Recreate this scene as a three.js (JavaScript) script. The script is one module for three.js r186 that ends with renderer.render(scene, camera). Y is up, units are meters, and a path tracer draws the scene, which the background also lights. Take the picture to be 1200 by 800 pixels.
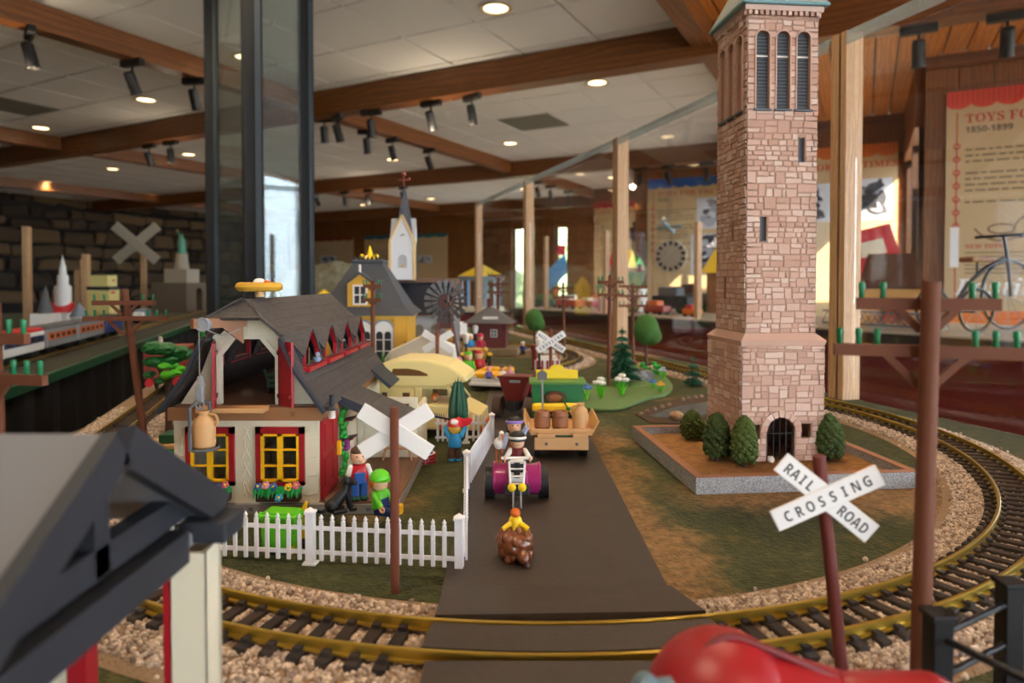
import * as THREE from 'three';
import { mergeGeometries } from 'three/addons/utils/BufferGeometryUtils.js';
import { RoundedBoxGeometry } from 'three/addons/geometries/RoundedBoxGeometry.js';
import { RectAreaLightUniformsLib } from 'three/addons/lights/RectAreaLightUniformsLib.js';

// ---------------------------------------------------------------- camera, sky, sun, exposure
const scene = new THREE.Scene();
const FOC = 780, HORIZON = 328, PITCH = 1.3 * Math.PI / 180;
const TY = 0.9, CY = TY + 0.304;                        // train table top, eye
const PRIN = HORIZON + FOC * Math.tan(PITCH);
const camera = new THREE.PerspectiveCamera(2 * Math.atan(400 / FOC) * 180 / Math.PI, 1.5, 0.02, 120);
camera.position.set(0, CY, 0);
camera.rotation.x = -PITCH;
camera.setViewOffset(1200, 800, 0, 400 - PRIN, 1200, 800);
camera.focus = 0.86; camera.userData.fStop = 5;
camera.updateProjectionMatrix(); camera.updateMatrixWorld();
const renderer = new THREE.WebGLRenderer();
renderer.toneMapping = THREE.LinearToneMapping;
renderer.toneMappingExposure = 1.17;
renderer.shadowMap.enabled = true;
RectAreaLightUniformsLib.init();
scene.background = new THREE.Color(0.74, 0.88, 1.0);
scene.backgroundIntensity = 12;
// room axes: "a" runs away along the window wall, "c" to the right of it
const RA = 28 * Math.PI / 180, SA = Math.sin(RA), CA = Math.cos(RA);
const room = (a, c, y) => new THREE.Vector3(a * SA + c * CA, y, -(a * CA - c * SA));
const roomTurn = -RA;
const sun = new THREE.DirectionalLight(new THREE.Color(1.0, 0.86, 0.66), 22);
{ const to = room(8, -0.6, 1), d = room(0.5, -0.6, -0.6).normalize();
  sun.position.copy(to).addScaledVector(d, -14); sun.target.position.copy(to);
  sun.castShadow = true; sun.shadow.mapSize.set(4096, 4096);
  Object.assign(sun.shadow.camera, { left: -14, right: 14, top: 14, bottom: -14, near: 0.5, far: 40 });
  scene.add(sun, sun.target); }

// ---------------------------------------------------------------- helpers
let seed = 7;
const rnd = () => { seed = (seed * 1664525 + 1013904223) >>> 0; return seed / 4294967296; };
const rr = (a, b) => a + (b - a) * rnd();
const pick = a => a[Math.floor(rnd() * a.length)];
const PI = Math.PI, V3 = (x, y, z) => new THREE.Vector3(x, y, z);
// pixel of the photograph -> point on the level h above the table's turf
function at(px, py, h = 0) {
  const xc = (px - 600) / FOC, yc = (PRIN - py) / FOC, c = Math.cos(PITCH), s = Math.sin(PITCH);
  const dy = yc * c - s, dz = -(c + yc * s), t = (TY + h - CY) / dy;
  return V3(xc * t, TY + h, dz * t);
}
// pixel -> point at forward distance D
function atD(px, py, D) {
  const xc = (px - 600) / FOC, yc = (PRIN - py) / FOC, c = Math.cos(PITCH), s = Math.sin(PITCH);
  const dy = yc * c - s, dz = -(c + yc * s), t = -D / dz;
  return V3(xc * t, CY + dy * t, -D);
}
function toPixel(v) { const p = v.clone().project(camera); return [600 + p.x * 600, 400 - p.y * 400]; }
const used = {};
function numbered(n) { used[n] = (used[n] ?? -1) + 1; return used[n] ? `${n}_${String(used[n]).padStart(3, '0')}` : n; }
function meta(o, label, category, group, kind) {
  if (label) o.userData.label = label; if (category) o.userData.category = category;
  if (group) o.userData.group = group; if (kind) o.userData.kind = kind; return o;
}
function thing(name, label, category, p = [0, 0, 0], turn = 0, group, kind) {
  const o = new THREE.Group(); o.name = numbered(name); scene.add(o);
  if (p.isVector3) o.position.copy(p); else o.position.set(...p);
  o.rotation.y = turn; return meta(o, label, category, group, kind);
}
function dup(o, p, turn, label) {
  const c = o.clone(); c.name = numbered(o.name.replace(/_\d{3}$/, '')); c.userData = { ...o.userData }; scene.add(c);
  if (p.isVector3) c.position.copy(p); else c.position.set(...p);
  if (turn !== undefined) c.rotation.y = turn; if (label) c.userData.label = label; return c;
}
function clean(g) {
  if (g.index) g = g.toNonIndexed();
  for (const k of Object.keys(g.attributes)) if (!['position', 'normal', 'uv'].includes(k)) g.deleteAttribute(k);
  if (!g.attributes.normal) g.computeVertexNormals();
  if (!g.attributes.uv) g.setAttribute('uv', new THREE.BufferAttribute(new Float32Array(g.attributes.position.count * 2), 2));
  g.morphAttributes = {}; g.clearGroups?.(); return g;
}
function join(gs) { gs = (Array.isArray(gs) ? gs : [gs]).map(clean); return gs.length === 1 ? gs[0] : mergeGeometries(gs, false); }
// uv in metres, u along the longest side
function metric(g) {
  g.computeBoundingBox(); const b = g.boundingBox, s = b.max.clone().sub(b.min).toArray(), L = s.indexOf(Math.max(...s));
  const p = g.attributes.position, uv = g.attributes.uv, o = rnd() * 3, q = rnd() * 3;
  const A = V3(), B = V3(), C = V3();
  for (let i = 0; i < p.count; i += 3) {
    A.fromBufferAttribute(p, i); B.fromBufferAttribute(p, i + 1).sub(A); C.fromBufferAttribute(p, i + 2).sub(A);
    const n = B.cross(C).toArray().map(Math.abs), m = n.indexOf(Math.max(...n));
    let ax = [0, 1, 2].filter(k => k !== m); if (ax[1] === L) ax = [ax[1], ax[0]];
    for (let k = 0; k < 3; k++) { const v = [p.getX(i + k), p.getY(i + k), p.getZ(i + k)]; uv.setXY(i + k, v[ax[0]] + o, v[ax[1]] + q); }
  }
  return g;
}
function mesh(name, gs, mat, parent = scene) {
  let g = join(gs); if (mat.userData.metric) g = metric(g.clone());
  const m = new THREE.Mesh(g, mat); m.castShadow = m.receiveShadow = true;
  m.name = parent === scene ? numbered(name) : name; parent.add(m); return m;
}
// ---- geometry makers (all return geometry already moved into place)
const T = (g, x = 0, y = 0, z = 0, ry = 0, rx = 0, rz = 0) => {
  if (rx) g.rotateX(rx); if (rz) g.rotateZ(rz); if (ry) g.rotateY(ry); return g.translate(x, y, z);
};
const box = (w, h, d, x = 0, y = 0, z = 0, ry = 0, rx = 0, rz = 0) => T(new THREE.BoxGeometry(w, h, d), x, y, z, ry, rx, rz);
const rbox = (w, h, d, r, x = 0, y = 0, z = 0, ry = 0, rx = 0, rz = 0, seg = 2) => T(new RoundedBoxGeometry(w, h, d, seg, r), x, y, z, ry, rx, rz);
const cyl = (r1, r2, h, x = 0, y = 0, z = 0, seg = 16, rx = 0, rz = 0, ry = 0) => T(new THREE.CylinderGeometry(r1, r2, h, seg), x, y, z, ry, rx, rz);
const cone = (r, h, x, y, z, seg = 14) => T(new THREE.ConeGeometry(r, h, seg), x, y, z);
const ball = (r, x = 0, y = 0, z = 0, sx = 1, sy = 1, sz = 1, seg = 14) => new THREE.SphereGeometry(r, seg, Math.max(6, seg * 0.7 | 0)).scale(sx, sy, sz).translate(x, y, z);
const tor = (R, r, x = 0, y = 0, z = 0, rx = PI / 2, seg = 20, ry = 0) => T(new THREE.TorusGeometry(R, r, 8, seg), x, y, z, ry, rx);
const lathe = (pts, x = 0, y = 0, z = 0, seg = 18) => new THREE.LatheGeometry(pts.map(p => new THREE.Vector2(...p)), seg).translate(x, y, z);
const tube = (pts, r, seg = 16, rad = 6) => new THREE.TubeGeometry(new THREE.CatmullRomCurve3(pts.map(p => p.isVector3 ? p : V3(...p))), seg, r, rad, false);
function bar(p, q, r, seg = 8, r2 = r) {                                // round bar between two points
  p = p.isVector3 ? p : V3(...p); q = q.isVector3 ? q : V3(...q);
  const d = q.clone().sub(p), g = new THREE.CylinderGeometry(r2, r, d.length(), seg);
  g.applyQuaternion(new THREE.Quaternion().setFromUnitVectors(V3(0, 1, 0), d.clone().normalize()));
  const m = p.clone().add(q).multiplyScalar(0.5); return g.translate(m.x, m.y, m.z);
}
function beam(p, q, w, h) {                                             // square bar, h upright-ish
  p = p.isVector3 ? p : V3(...p); q = q.isVector3 ? q : V3(...q);
  const d = q.clone().sub(p), g = new THREE.BoxGeometry(w, h, d.length());
  const m = new THREE.Matrix4().lookAt(p, q, V3(0, 1, 0)); g.applyMatrix4(m);
  const c = p.clone().add(q).multiplyScalar(0.5); return g.translate(c.x, c.y, c.z);
}
const shape = pts => new THREE.Shape(pts.map(p => new THREE.Vector2(...p)));
function ext(pts, depth, bevel = 0, holes = []) {                        // outline in x,y; from z = 0 to depth
  const s = pts.isShape ? pts : shape(pts); for (const h of holes) s.holes.push(h.isPath ? h : new THREE.Path(h.map(p => new THREE.Vector2(...p))));
  return new THREE.ExtrudeGeometry(s, { depth: depth - 2 * bevel, bevelEnabled: bevel > 0, bevelThickness: bevel, bevelSize: bevel, bevelOffset: -bevel, bevelSegments: 2, curveSegments: 10 }).translate(0, 0, bevel);
}
const flat = (pts, h) => ext(pts.map(([x, z]) => [x, -z]), h).rotateX(-PI / 2);   // outline in x,z; standing h high from y = 0
function poly(faces) {                                                  // convex polygons, flat shaded
  const p = []; for (const f of faces) for (let i = 1; i + 1 < f.length; i++) p.push(...f[0], ...f[i], ...f[i + 1]);
  const g = new THREE.BufferGeometry(); g.setAttribute('position', new THREE.Float32BufferAttribute(p, 3)); g.computeVertexNormals(); return g;
}
function slab(q, t) {                                                   // four corners, thickness t against their normal
  const v = q.map(p => V3(...p)), n = v[1].clone().sub(v[0]).cross(v[2].clone().sub(v[0])).normalize().multiplyScalar(-t);
  const a = v.map(p => p.toArray()), b = v.map(p => p.clone().add(n).toArray()), f = [a, [...b].reverse()];
  for (let i = 0; i < a.length; i++) { const j = (i + 1) % a.length; f.push([a[j], a[i], b[i], b[j]]); } return poly(f);
}
function archPts(w, h, y0 = 0, n = 10) {                                // arched outline, w wide, h high over all
  const r = w / 2, o = [[-r, y0], [r, y0]]; for (let i = 0; i <= n; i++) { const t = PI * i / n; o.push([r * Math.cos(t), y0 + h - r + r * Math.sin(t)]); } return o;
}
function bumpy(g, amp, freq, s = 0) {                                   // push vertices about along their normals, seams kept closed
  const p = g.attributes.position, n = g.attributes.normal;
  for (let i = 0; i < p.count; i++) {
    const x = p.getX(i), y = p.getY(i), z = p.getZ(i), k = amp * (Math.sin(x * freq + s) * Math.sin(y * freq * 1.3 + 2 * s) * Math.sin(z * freq * 1.1 + 3 * s) * 1.4 + 0.5 * Math.sin(x * freq * 2.7 + z * freq * 2.3 + s) * Math.sin(y * freq * 2.9));
    p.setXYZ(i, x + n.getX(i) * k, y + n.getY(i) * k, z + n.getZ(i) * k);
  } g.computeVertexNormals(); return g;
}
// ---- procedural textures
function lattice(n, s) { const a = new Float32Array(n * n); let q = s * 7919 + 13; for (let i = 0; i < n * n; i++) { q = (q * 1664525 + 1013904223) >>> 0; a[i] = q / 4294967296; } return a; }
const lats = {};
function noise(u, v, n, s = 1) {                                        // tileable value noise on [0,1)
  const k = n + '_' + s, L = lats[k] ??= lattice(n, s), x = ((u % 1) + 1) % 1 * n, y = ((v % 1) + 1) % 1 * n, i = x | 0, j = y | 0;
  let f = x - i, g = y - j; f = f * f * (3 - 2 * f); g = g * g * (3 - 2 * g); const I = (i + 1) % n, J = (j + 1) % n;
  return (L[i + j * n] * (1 - f) + L[I + j * n] * f) * (1 - g) + (L[i + J * n] * (1 - f) + L[I + J * n] * f) * g;
}
function tex(w, h, fn, size = 1, color = true) {                        // fn(u, v) -> [r,g,b] 0..255 (colour: sRGB)
  const d = new Uint8Array(w * h * 4);
  for (let j = 0; j < h; j++) for (let i = 0; i < w; i++) { const c = fn((i + 0.5) / w, (j + 0.5) / h), k = (j * w + i) * 4; d[k] = c[0]; d[k + 1] = c[1]; d[k + 2] = c[2]; d[k + 3] = 255; }
  const t = new THREE.DataTexture(d, w, h); t.wrapS = t.wrapT = THREE.RepeatWrapping; t.magFilter = THREE.LinearFilter; t.minFilter = THREE.LinearMipmapLinearFilter;
  if (color) t.colorSpace = THREE.SRGBColorSpace; const r = Array.isArray(size) ? size : [size, size]; t.repeat.set(1 / r[0], 1 / r[1]); t.needsUpdate = true; return t;
}
const mixc = (a, b, t) => a.map((x, i) => x + (b[i] - x) * Math.min(1, Math.max(0, t)));
const grey = v => { v = Math.max(0, Math.min(255, v)); return [v, v, v]; };
function mat(color, rough = 0.5, o = {}) {
  const { metric: m, ...rest } = o, K = rest.transmission || rest.clearcoat || rest.sheen || rest.ior ? THREE.MeshPhysicalMaterial : THREE.MeshStandardMaterial;
  const x = new K({ color, roughness: rough, ...rest }); if (m) x.userData.metric = true; return x;
}
const fineBump = tex(256, 256, (u, v) => grey(255 * (0.5 * noise(u, v, 64, 3) + 0.5 * noise(u, v, 128, 4))), 0.05, false);
function woodTex(dark, light, size = [1.2, 0.3], s = 5) {
  return tex(512, 256, (u, v) => {
    const w = v + 0.02 * noise(u, v, 4, s) + 0.012 * Math.sin(6.283 * (u + noise(u, v, 3, s + 1)));
    const ring = 0.5 + 0.5 * Math.sin(6.283 * (w * 9 + 1.5 * noise(u, w, 5, s + 2)));
    return mixc(dark, light, 0.45 * ring + 0.35 * noise(u * 1, w, 96, s + 3) + 0.3 * noise(u, w, 24, s + 4) - 0.05);
  }, size);
}
const plastic = (c, r = 0.38, o = {}) => mat(c, r, o);
const MT = {
  white: plastic(0xe8e6e0, 0.4), cream: mat(0xd9cfb4, 0.55), camper: plastic(0xe6d38e, 0.42), black: plastic(0x17181a, 0.45), dark: mat(0x262a30, 0.6),
  red: plastic(0x9c1420, 0.4), cherry: plastic(0xc41a26, 0.35), maroon: mat(0x6d1418, 0.5), yellow: plastic(0xf0b414, 0.4), bright: plastic(0xf7d31e, 0.38),
  green: plastic(0x0f7038, 0.4), deep: plastic(0x0b4a2c, 0.42), lime: plastic(0x5cc421, 0.38), leaf: plastic(0x2fa53a, 0.42), olive: plastic(0x5a8a3a, 0.5),
  blue: plastic(0x2a5aa8, 0.4), sky: plastic(0x2f96cf, 0.4), navy: plastic(0x22336e, 0.4), purple: plastic(0x8b6cc0, 0.4), magenta: plastic(0xa8296f, 0.28, { clearcoat: 0.5 }),
  orange: plastic(0xdb6a1d, 0.4), gold: plastic(0xd0a43a, 0.4), tan: plastic(0xd0a06a, 0.5), brown: plastic(0x8c5a34, 0.55), darkBrown: plastic(0x4f2f1f, 0.6), skin: plastic(0xe9b48e, 0.5),
  grey: plastic(0x8d9094, 0.5), mid: plastic(0x5d6064, 0.55), steel: mat(0xb8bcc0, 0.3, { metalness: 0.85 }), slate: mat(0x3b3f46, 0.65), pink: plastic(0xd98aa0, 0.45),
  grassToy: plastic(0x5c7a40, 0.6), barkPole: mat(0x8a4a30, 0.7, { bumpMap: fineBump, bumpScale: 0.0006 }), poleBrown: mat(0x6a3b22, 0.7), insulator: plastic(0x0f7446, 0.35),
  glass: mat(0xffffff, 0.02, { transmission: 1, thickness: 0, ior: 1.5 }), acrylic: mat(0xdfe6e6, 0.15, { transmission: 0.75, thickness: 0, ior: 1.49 }),
  dim: mat(0x9fa9a8, 0.05, { transmission: 0.7, thickness: 0, ior: 1.5 }),
};

// ================================================================ the room
const CEIL = CY + 1.72, FLOOR = 0;
const wallWood = tex(512, 512, (u, v) => mixc([92, 50, 24], [134, 80, 38], 0.5 * noise(u, v * 0.999, 60, 11) + 0.3 * noise(u, v * 0.2, 24, 12) + 0.35 * noise(u, v, 4, 13)), [1.4, 1.4]);
const M = {
  paneling: mat(0xffffff, 0.5, { map: woodTex([104, 60, 24], [152, 96, 42], [1.6, 0.35], 21), metric: true }),
  beam: mat(0xffffff, 0.42, { map: woodTex([90, 50, 20], [140, 84, 34], [2.2, 0.4], 31), metric: true }),
  plank: mat(0xffffff, 0.45, { map: woodTex([176, 100, 34], [222, 146, 62], [2.0, 0.35], 41), metric: true }),
  post: mat(0xffffff, 0.5, { map: woodTex([168, 126, 86], [208, 170, 126], [0.6, 0.09], 51), metric: true }),
  tile: mat(0xe4e3e0, 0.9, { bumpMap: fineBump, bumpScale: 0.001, metric: true }), vent: mat(0x77766c, 0.7), grid: mat(0xa9a69e, 0.6),
  carpet: mat(0x7c6c5c, 0.95, { bumpMap: fineBump, bumpScale: 0.002, metric: true }), plaster: mat(0xb4a892, 0.9),
  stone: [0x4e3b28, 0x5c4830, 0x3c2e20, 0x6a5236].map(c => mat(c, 0.85, { bumpMap: fineBump, bumpScale: 0.004, metric: true })), mortar: mat(0x1e1916, 0.95),
  frame: mat(0x3d2616, 0.5), blackMetal: mat(0x15171a, 0.42, { metalness: 0.3 }), trackBlack: mat(0x0e0e10, 0.5),
};
// a block lying along the room axes: a0..a1, c0..c1, y0..y1
function rblock(a0, a1, c0, c1, y0, y1) {
  const g = new THREE.BoxGeometry(Math.abs(c1 - c0), y1 - y0, Math.abs(a1 - a0)), p = room((a0 + a1) / 2, (c0 + c1) / 2, (y0 + y1) / 2);
  return g.rotateY(roomTurn).translate(p.x, p.y, p.z);
}
// the same kept in its own axes, so that grain follows it
function rbit(name, a0, a1, c0, c1, y0, y1, m, parent, geo) {
  const p = room((a0 + a1) / 2, (c0 + c1) / 2, (y0 + y1) / 2), o = mesh(name, geo ?? box(Math.abs(c1 - c0), y1 - y0, Math.abs(a1 - a0)), m, parent);
  o.position.copy(p); o.rotation.y = roomTurn; return o;
}
const struct = o => meta(o, undefined, undefined, undefined, 'structure');
struct(rbit('floor', -3.2, 14.6, -15.3, 7.4, FLOOR - 0.1, FLOOR, M.carpet, scene)).userData.label = 'tan carpeted floor between the display tables';
const finC = [7, 5.6, 3.9, 2.15, 0.39, -1.36, -3.1, -4.6], finA = [-3.2, 0.4, 2.3, 4.2, 6.1, 8.0, 9.8, 11.9];
// ceiling: backing, white lay-in tiles, timber boards along the windows
{
  const ceil = thing('ceiling', 'white tiled ceiling with timber boards along the window wall', undefined, [0, 0, 0], 0, undefined, 'structure');
  for (let k = 1; k < 9; k++) rbit('ceiling_backing', finA[k - 1] + (k > 1 ? 0.12 : 0), (finA[k] ?? 14.48) + 0.12, -15.3, finC[k - 1] + 0.06, CEIL + 0.03, CEIL + 0.15, M.grid, ceil);
  const S = 0.61, a0 = 3.84 - S * 11, c0 = -2.93 - S * 20, tileGeo = metric(join(box(S - 0.022, 0.03, S - 0.022))), far = [];
  let n = 0;
  for (let i = 0; i < 29; i++) for (let j = 0; j < 23; j++) {
    const a = a0 + (i + 0.5) * S, c = c0 + (j + 0.5) * S; if (c > -1.1) continue;
    const p = room(a, c, CEIL + 0.015), [px, py] = toPixel(p), seen = p.z < -1.5 && px > -90 && px < 1290 && py > -90;
    if (seen && a < 8.6 && n < 300) { const vent = [[623, 149], [20, 128], [355, 224]].some(([u, w]) => Math.hypot(u - px, (w - py) * 2) < 24), o = new THREE.Mesh(tileGeo, vent ? M.vent : M.tile); o.name = vent ? 'vent_tile' : 'tile'; o.position.copy(p); o.rotation.y = roomTurn; o.castShadow = o.receiveShadow = true; ceil.add(o); n++; }
    else far.push(box(S - 0.018, 0.03, S - 0.018).rotateY(roomTurn).translate(p.x, p.y, p.z));
  }
  mesh('far_tiles', far, M.tile, ceil).userData.kind = 'stuff';
  for (let c = -1.0, k = 0; c < 7.2; c += 0.15, k++) rbit('plank', -3, finA[finC.filter(q => q > c + 0.14).length] ?? 14.2, c, c + 0.137, CEIL, CEIL + 0.024, M.plank, ceil);
  for (let k = 1; k < 6; k++) rbit('plank_backing', finA[k - 1], finA[k], -1.0, finC[k - 1], CEIL + 0.0245, CEIL + 0.029, M.frame, ceil);
}
// ceiling beams
const BB = CEIL - 0.22;
for (const a of [0.5, 4.56, 8.58, 12.62]) struct(rbit('trim_1', a, a + 0.16, -15, a < 1 ? 6.5 : a < 5 ? 3.3 : a < 9 ? 0.1 : -4, BB, CEIL, M.beam, scene));
for (const c of [-1.05, -4.68, -8.7, -12.8]) for (const [s, e] of [[-3, 0.5], [0.66, 4.56], [4.72, 8.58], [8.74, 12.62], [12.78, 14.2]])
  if (!(c > -2 && s > 8) ) struct(rbit('trim_2', s, e, c, c + 0.13, BB + 0.06, CEIL, M.beam, scene));
// walls: stone to the left, wood behind, saw-tooth of wood fins and windows to the right
{
  const w = thing('wall_left', 'dark rough stone wall at the far side of the hall', undefined, [0, 0, 0], 0, undefined, 'structure');
  rbit('mortar', -3.2, 14.6, -15.3, -15.06, FLOOR, CEIL, M.mortar, w);
  for (let y = 0.75, r = 0; y < CEIL - 0.15; r++) {
    const h = rr(0.17, 0.36); let a = 5 + rr(0, 0.3);
    while (a < 14.1) { const L = rr(0.22, 0.8), e = Math.min(a + L, 14.15); const g = bumpy(new RoundedBoxGeometry(0.1 + rr(0, 0.1), (Math.min(h, CEIL - y) - 0.03) * rr(0.82, 1.0), (e - a) * rr(0.86, 0.97), 3, 0.05), 0.03, 8, rr(0, 6)).rotateX(rr(-0.08, 0.08));
      rbit('stone', a, e, -15.08, -14.98, y, y + h, pick(M.stone), w, g); a = e; }
    y += h;
  }
}
const winLo = 0.1, winHi = 2.42;
function windowUnit(n, along, s, e, fixed) {                            // along 'a' or 'c'; a framed opening with one mullion
  const o = struct(thing('window_' + n, 'tall timber framed window letting in daylight', undefined, [0, 0, 0], 0));
  const put = (nm, s0, e0, y0, y1, t, m) => along === 'a' ? rbit(nm, s0, e0, fixed - t, fixed + t, y0, y1, m, o) : rbit(nm, fixed - t, fixed + t, s0, e0, y0, y1, m, o);
  put('window_header', s, e, winHi, CEIL, 0.06, M.paneling); put('window_sill', s, e, FLOOR, winLo, 0.06, M.paneling);
  const f = 0.05; put('window_frame', s, s + f, winLo, winHi, 0.03, M.frame); put('window_frame', e - f, e, winLo, winHi, 0.03, M.frame);
  if (e - s > 1) put('mullion', (s + e) / 2 - f / 2, (s + e) / 2 + f / 2, winLo, winHi, 0.03, M.frame);
  put('pane', s + f, e - f, winLo, winHi, 0.004, MT.glass); return o;
}
const fins = [];
for (let k = 1; k < 8; k++) {
  const a = finA[k], w = struct(thing('wall_right', undefined, undefined, [0, 0, 0], 0)); fins[k] = w;
  w.userData.label = 'brown vertical board wall panel ' + ['', 'furthest behind the viewer', 'beside the viewer', 'ahead of the viewer without poster', 'carrying the red striped awning poster', 'carrying the orange awning poster', 'carrying the blue awning poster', 'carrying the red scalloped poster'][k];
  const cL = finC[k], cR = finC[k - 1], n = Math.round((cR - cL) / 0.22), s = (cR - cL) / n;
  rbit('backing', a + 0.03, a + 0.12, cL, cR, FLOOR, CEIL, M.frame, w);
  for (let i = 0; i < n; i++) rbit('board', a + 0.005, a + 0.03, cL + i * s + 0.003, cL + (i + 1) * s - 0.003, FLOOR, CEIL - 0.1, M.paneling, w);
  rbit('rail', a - 0.02, a + 0.03, cL, cR, CEIL - 0.1, CEIL, M.beam, w);
  windowUnit(k, 'a', finA[k - 1] + (k > 1 ? 0.12 : 0), a, cR);
}
windowUnit(8, 'a', 12.02, 14.2, -4.6);
{
  const w = struct(thing('wall_back', 'brown board wall at the far end of the hall', undefined, [0, 0, 0], 0));
  const holes = [[-7.55, -6.95], [-6.42, -6.1]];
  for (const [s, e] of [[-15.2, -7.55], [-6.95, -6.42], [-6.1, -4.6]]) {
    rbit('backing', 14.25, 14.4, s, e, FLOOR, CEIL, M.frame, w);
    const n = Math.round((e - s) / 0.3), q = (e - s) / n; for (let i = 0; i < n; i++) rbit('board', 14.2, 14.25, s + i * q + 0.004, s + (i + 1) * q - 0.004, FLOOR, CEIL, M.paneling, w);
  }
  holes.forEach(([s, e], i) => windowUnit(9 + i, 'c', s, e, 14.3));
}
{ // wall behind the viewer, with windows
  const w = struct(thing('wall_near', 'plaster wall with windows behind the viewer', undefined, [0, 0, 0], 0)), nw = [[2.3, 4.1], [4.7, 6.5]]; let c = -15.3;
  for (const [s, e] of [...nw, [7.4, 7.4]]) { rbit('wall_pier', -3.4, -3.2, c, s, FLOOR, CEIL, M.plaster, w); c = e; }
  nw.forEach(([s, e], i) => windowUnit(11 + i, 'c', s, e, -3.3));
}
// outside: lawn and trees
{
  const lawn = mat(0xb2ada2, 0.9, { metric: true, bumpMap: fineBump, bumpScale: 0.004 });
  const g = struct(rbit('lawn', -20, 40, -30, 40, -0.4, -0.12, lawn, scene)); g.name = 'ground_outside'; g.userData.label = 'pale paved terrace outside the windows';
  const leafy = [mat(0xa5b98a, 0.8), mat(0x93ab78, 0.8)];
  [[17.5, -8.6, 1.9], [22.5, -4.0, 2.4], [20.0, -12.5, 2.4], [27, -0.5, 2.2]].forEach(([a, c, s], i) => {
    const p = room(a, c, -0.12), t = thing('garden_tree', ['sunlit green tree outside the far end window', 'tall sunlit tree outside the narrow far window', 'broad leafy tree further left outside the far wall', 'green tree outside beyond the stepped wall'][i], 'tree', p);
    mesh('trunk', bar([0, 0, 0], [0.1, s, 0], 0.14, 8, 0.08), MT.darkBrown, t); const gs = [];
    for (let k = 0; k < 9; k++) gs.push(bumpy(new THREE.IcosahedronGeometry(s * rr(0.28, 0.42), 3).translate(rr(-0.5, 0.5) * s, s * rr(0.3, 1.25), rr(-0.5, 0.5) * s), 0.12, 7, k));
    mesh('crown', gs, leafy[i % 2], t);
  });
}
// ---------------------------------------------------------------- ceiling lamps
const lampGlow = mat(0x000000, 0.5, { emissive: new THREE.Color(1.0, 0.72, 0.38), emissiveIntensity: 6 }), lampRing = mat(0xc8b89c, 0.4);
const lampWarm = new THREE.Color(1.0, 0.80, 0.56);
const downlights = [[581, 10], [700, 97], [598, 168], [460, 187], [171, 117], [48, 150], [288, 67], [221, 181], [132, 198], [54, 213], [176, 228], [425, 240], [505, 233], [614, 222], [718, 208]];
function downlight(p, k) {
  const o = thing('recessed_ceiling_light', 'round warm recessed light in the white ceiling', 'ceiling light', p, 0, 'recessed ceiling lights');
  mesh('trim_ring', lathe([[0.075, 0.012], [0.078, -0.004], [0.092, -0.008], [0.104, -0.004], [0.106, 0.0]], 0, 0, 0, 24), lampRing, o);
  mesh('lamp_glow', cyl(0.076, 0.076, 0.004, 0, 0.004, 0, 24), lampGlow, o);
  const s = new THREE.SpotLight(lampWarm, k, 0, 1.15, 0.7, 2); s.position.set(p.x, p.y - 0.012, p.z); s.target.position.set(p.x, 0, p.z); s.castShadow = true; s.shadow.radius = 3.5; scene.add(s, s.target);
}
for (const [x, y] of downlights) downlight(at(x, y, CEIL - 0.006 - TY), y > 180 ? 7 : 4);
for (const [x, D] of [[0.55, 1.55], [-1.25, 2.5], [0.9, 3.3], [-0.55, 0.35], [1.2, -0.7], [-2.6, 0.6]]) downlight(V3(x, CEIL - 0.006, -D), 5.5);
// track spots under the beams
function underBeam(px, py) {                                            // the pixel's sight line met with the nearest beam's middle
  const p0 = at(px, py, BB - TY), dx = p0.x, dD = -p0.z; let best, bd = 1e9;
  const test = (k, y) => { const q = V3(dx * k, y, -dD * k), e = q.distanceTo(p0); if (k > 0 && e < bd) { bd = e; best = q; } };
  for (const a of [4.64, 8.66, 12.7]) test(a / (dx * SA + dD * CA), BB); for (const c of [-0.985, -4.615, -8.635]) test(c / (dx * CA - dD * SA), BB + 0.06); return best;
}
{
  const spots = [[35, 42, 1], [155, 82, 0], [228, 100, 0], [380, 142, 0], [396, 141, 0], [435, 130, 0], [505, 117, 1], [553, 108, 1], [430, 155, 0], [460, 165, 0], [503, 177, 0], [750, 188, 0], [783, 187, 0], [828, 182, 0], [1077, 30, 0], [1181, 14, 0], [175, 181, 0], [200, 180, 1], [372, 231, 0], [404, 224, 0], [432, 222, 1], [472, 215, 0], [630, 212, 0], [645, 217, 0], [666, 221, 0]];
  const glow = mat(0, 0.5, { emissive: new THREE.Color(1, 0.7, 0.4), emissiveIntensity: 5 });
  spots.forEach(([x, y, lit]) => {
    const p = underBeam(x, y), o = thing('track_spotlight', lit ? 'black track spotlight under a beam with its bulb glowing' : 'black cylindrical track spotlight hanging under a brown beam', 'spotlight', p, roomTurn + rr(-0.5, 0.5), lit ? 'lit track spotlights' : 'track spotlights under the beams');
    mesh('track_box', rbox(0.2, 0.05, 0.05, 0.008, 0, -0.02, 0), M.trackBlack, o); mesh('stem', cyl(0.008, 0.008, 0.06, 0, -0.07, 0, 8), M.trackBlack, o);
    const r = rr(0.1, 0.5), h = mesh('lamp_head', lathe([[0, 0.08], [0.03, 0.078], [0.036, 0.06], [0.036, -0.07], [0.042, -0.08], [0.034, -0.082], [0.03, -0.06], [0, -0.055]], 0, 0, 0, 16), M.trackBlack, o);
    h.position.set(0, -0.16, 0); h.rotation.x = r;
    if (lit) { const b = mesh('bulb_glow', cyl(0.028, 0.028, 0.006, 0, -0.066, 0, 14), glow, h); void b;
      const s = new THREE.PointLight(lampWarm, 0.35); s.position.copy(p).add(V3(0, -0.28, 0.04)); s.castShadow = true; s.shadow.radius = 1.5; scene.add(s); }
  });
}

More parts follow.
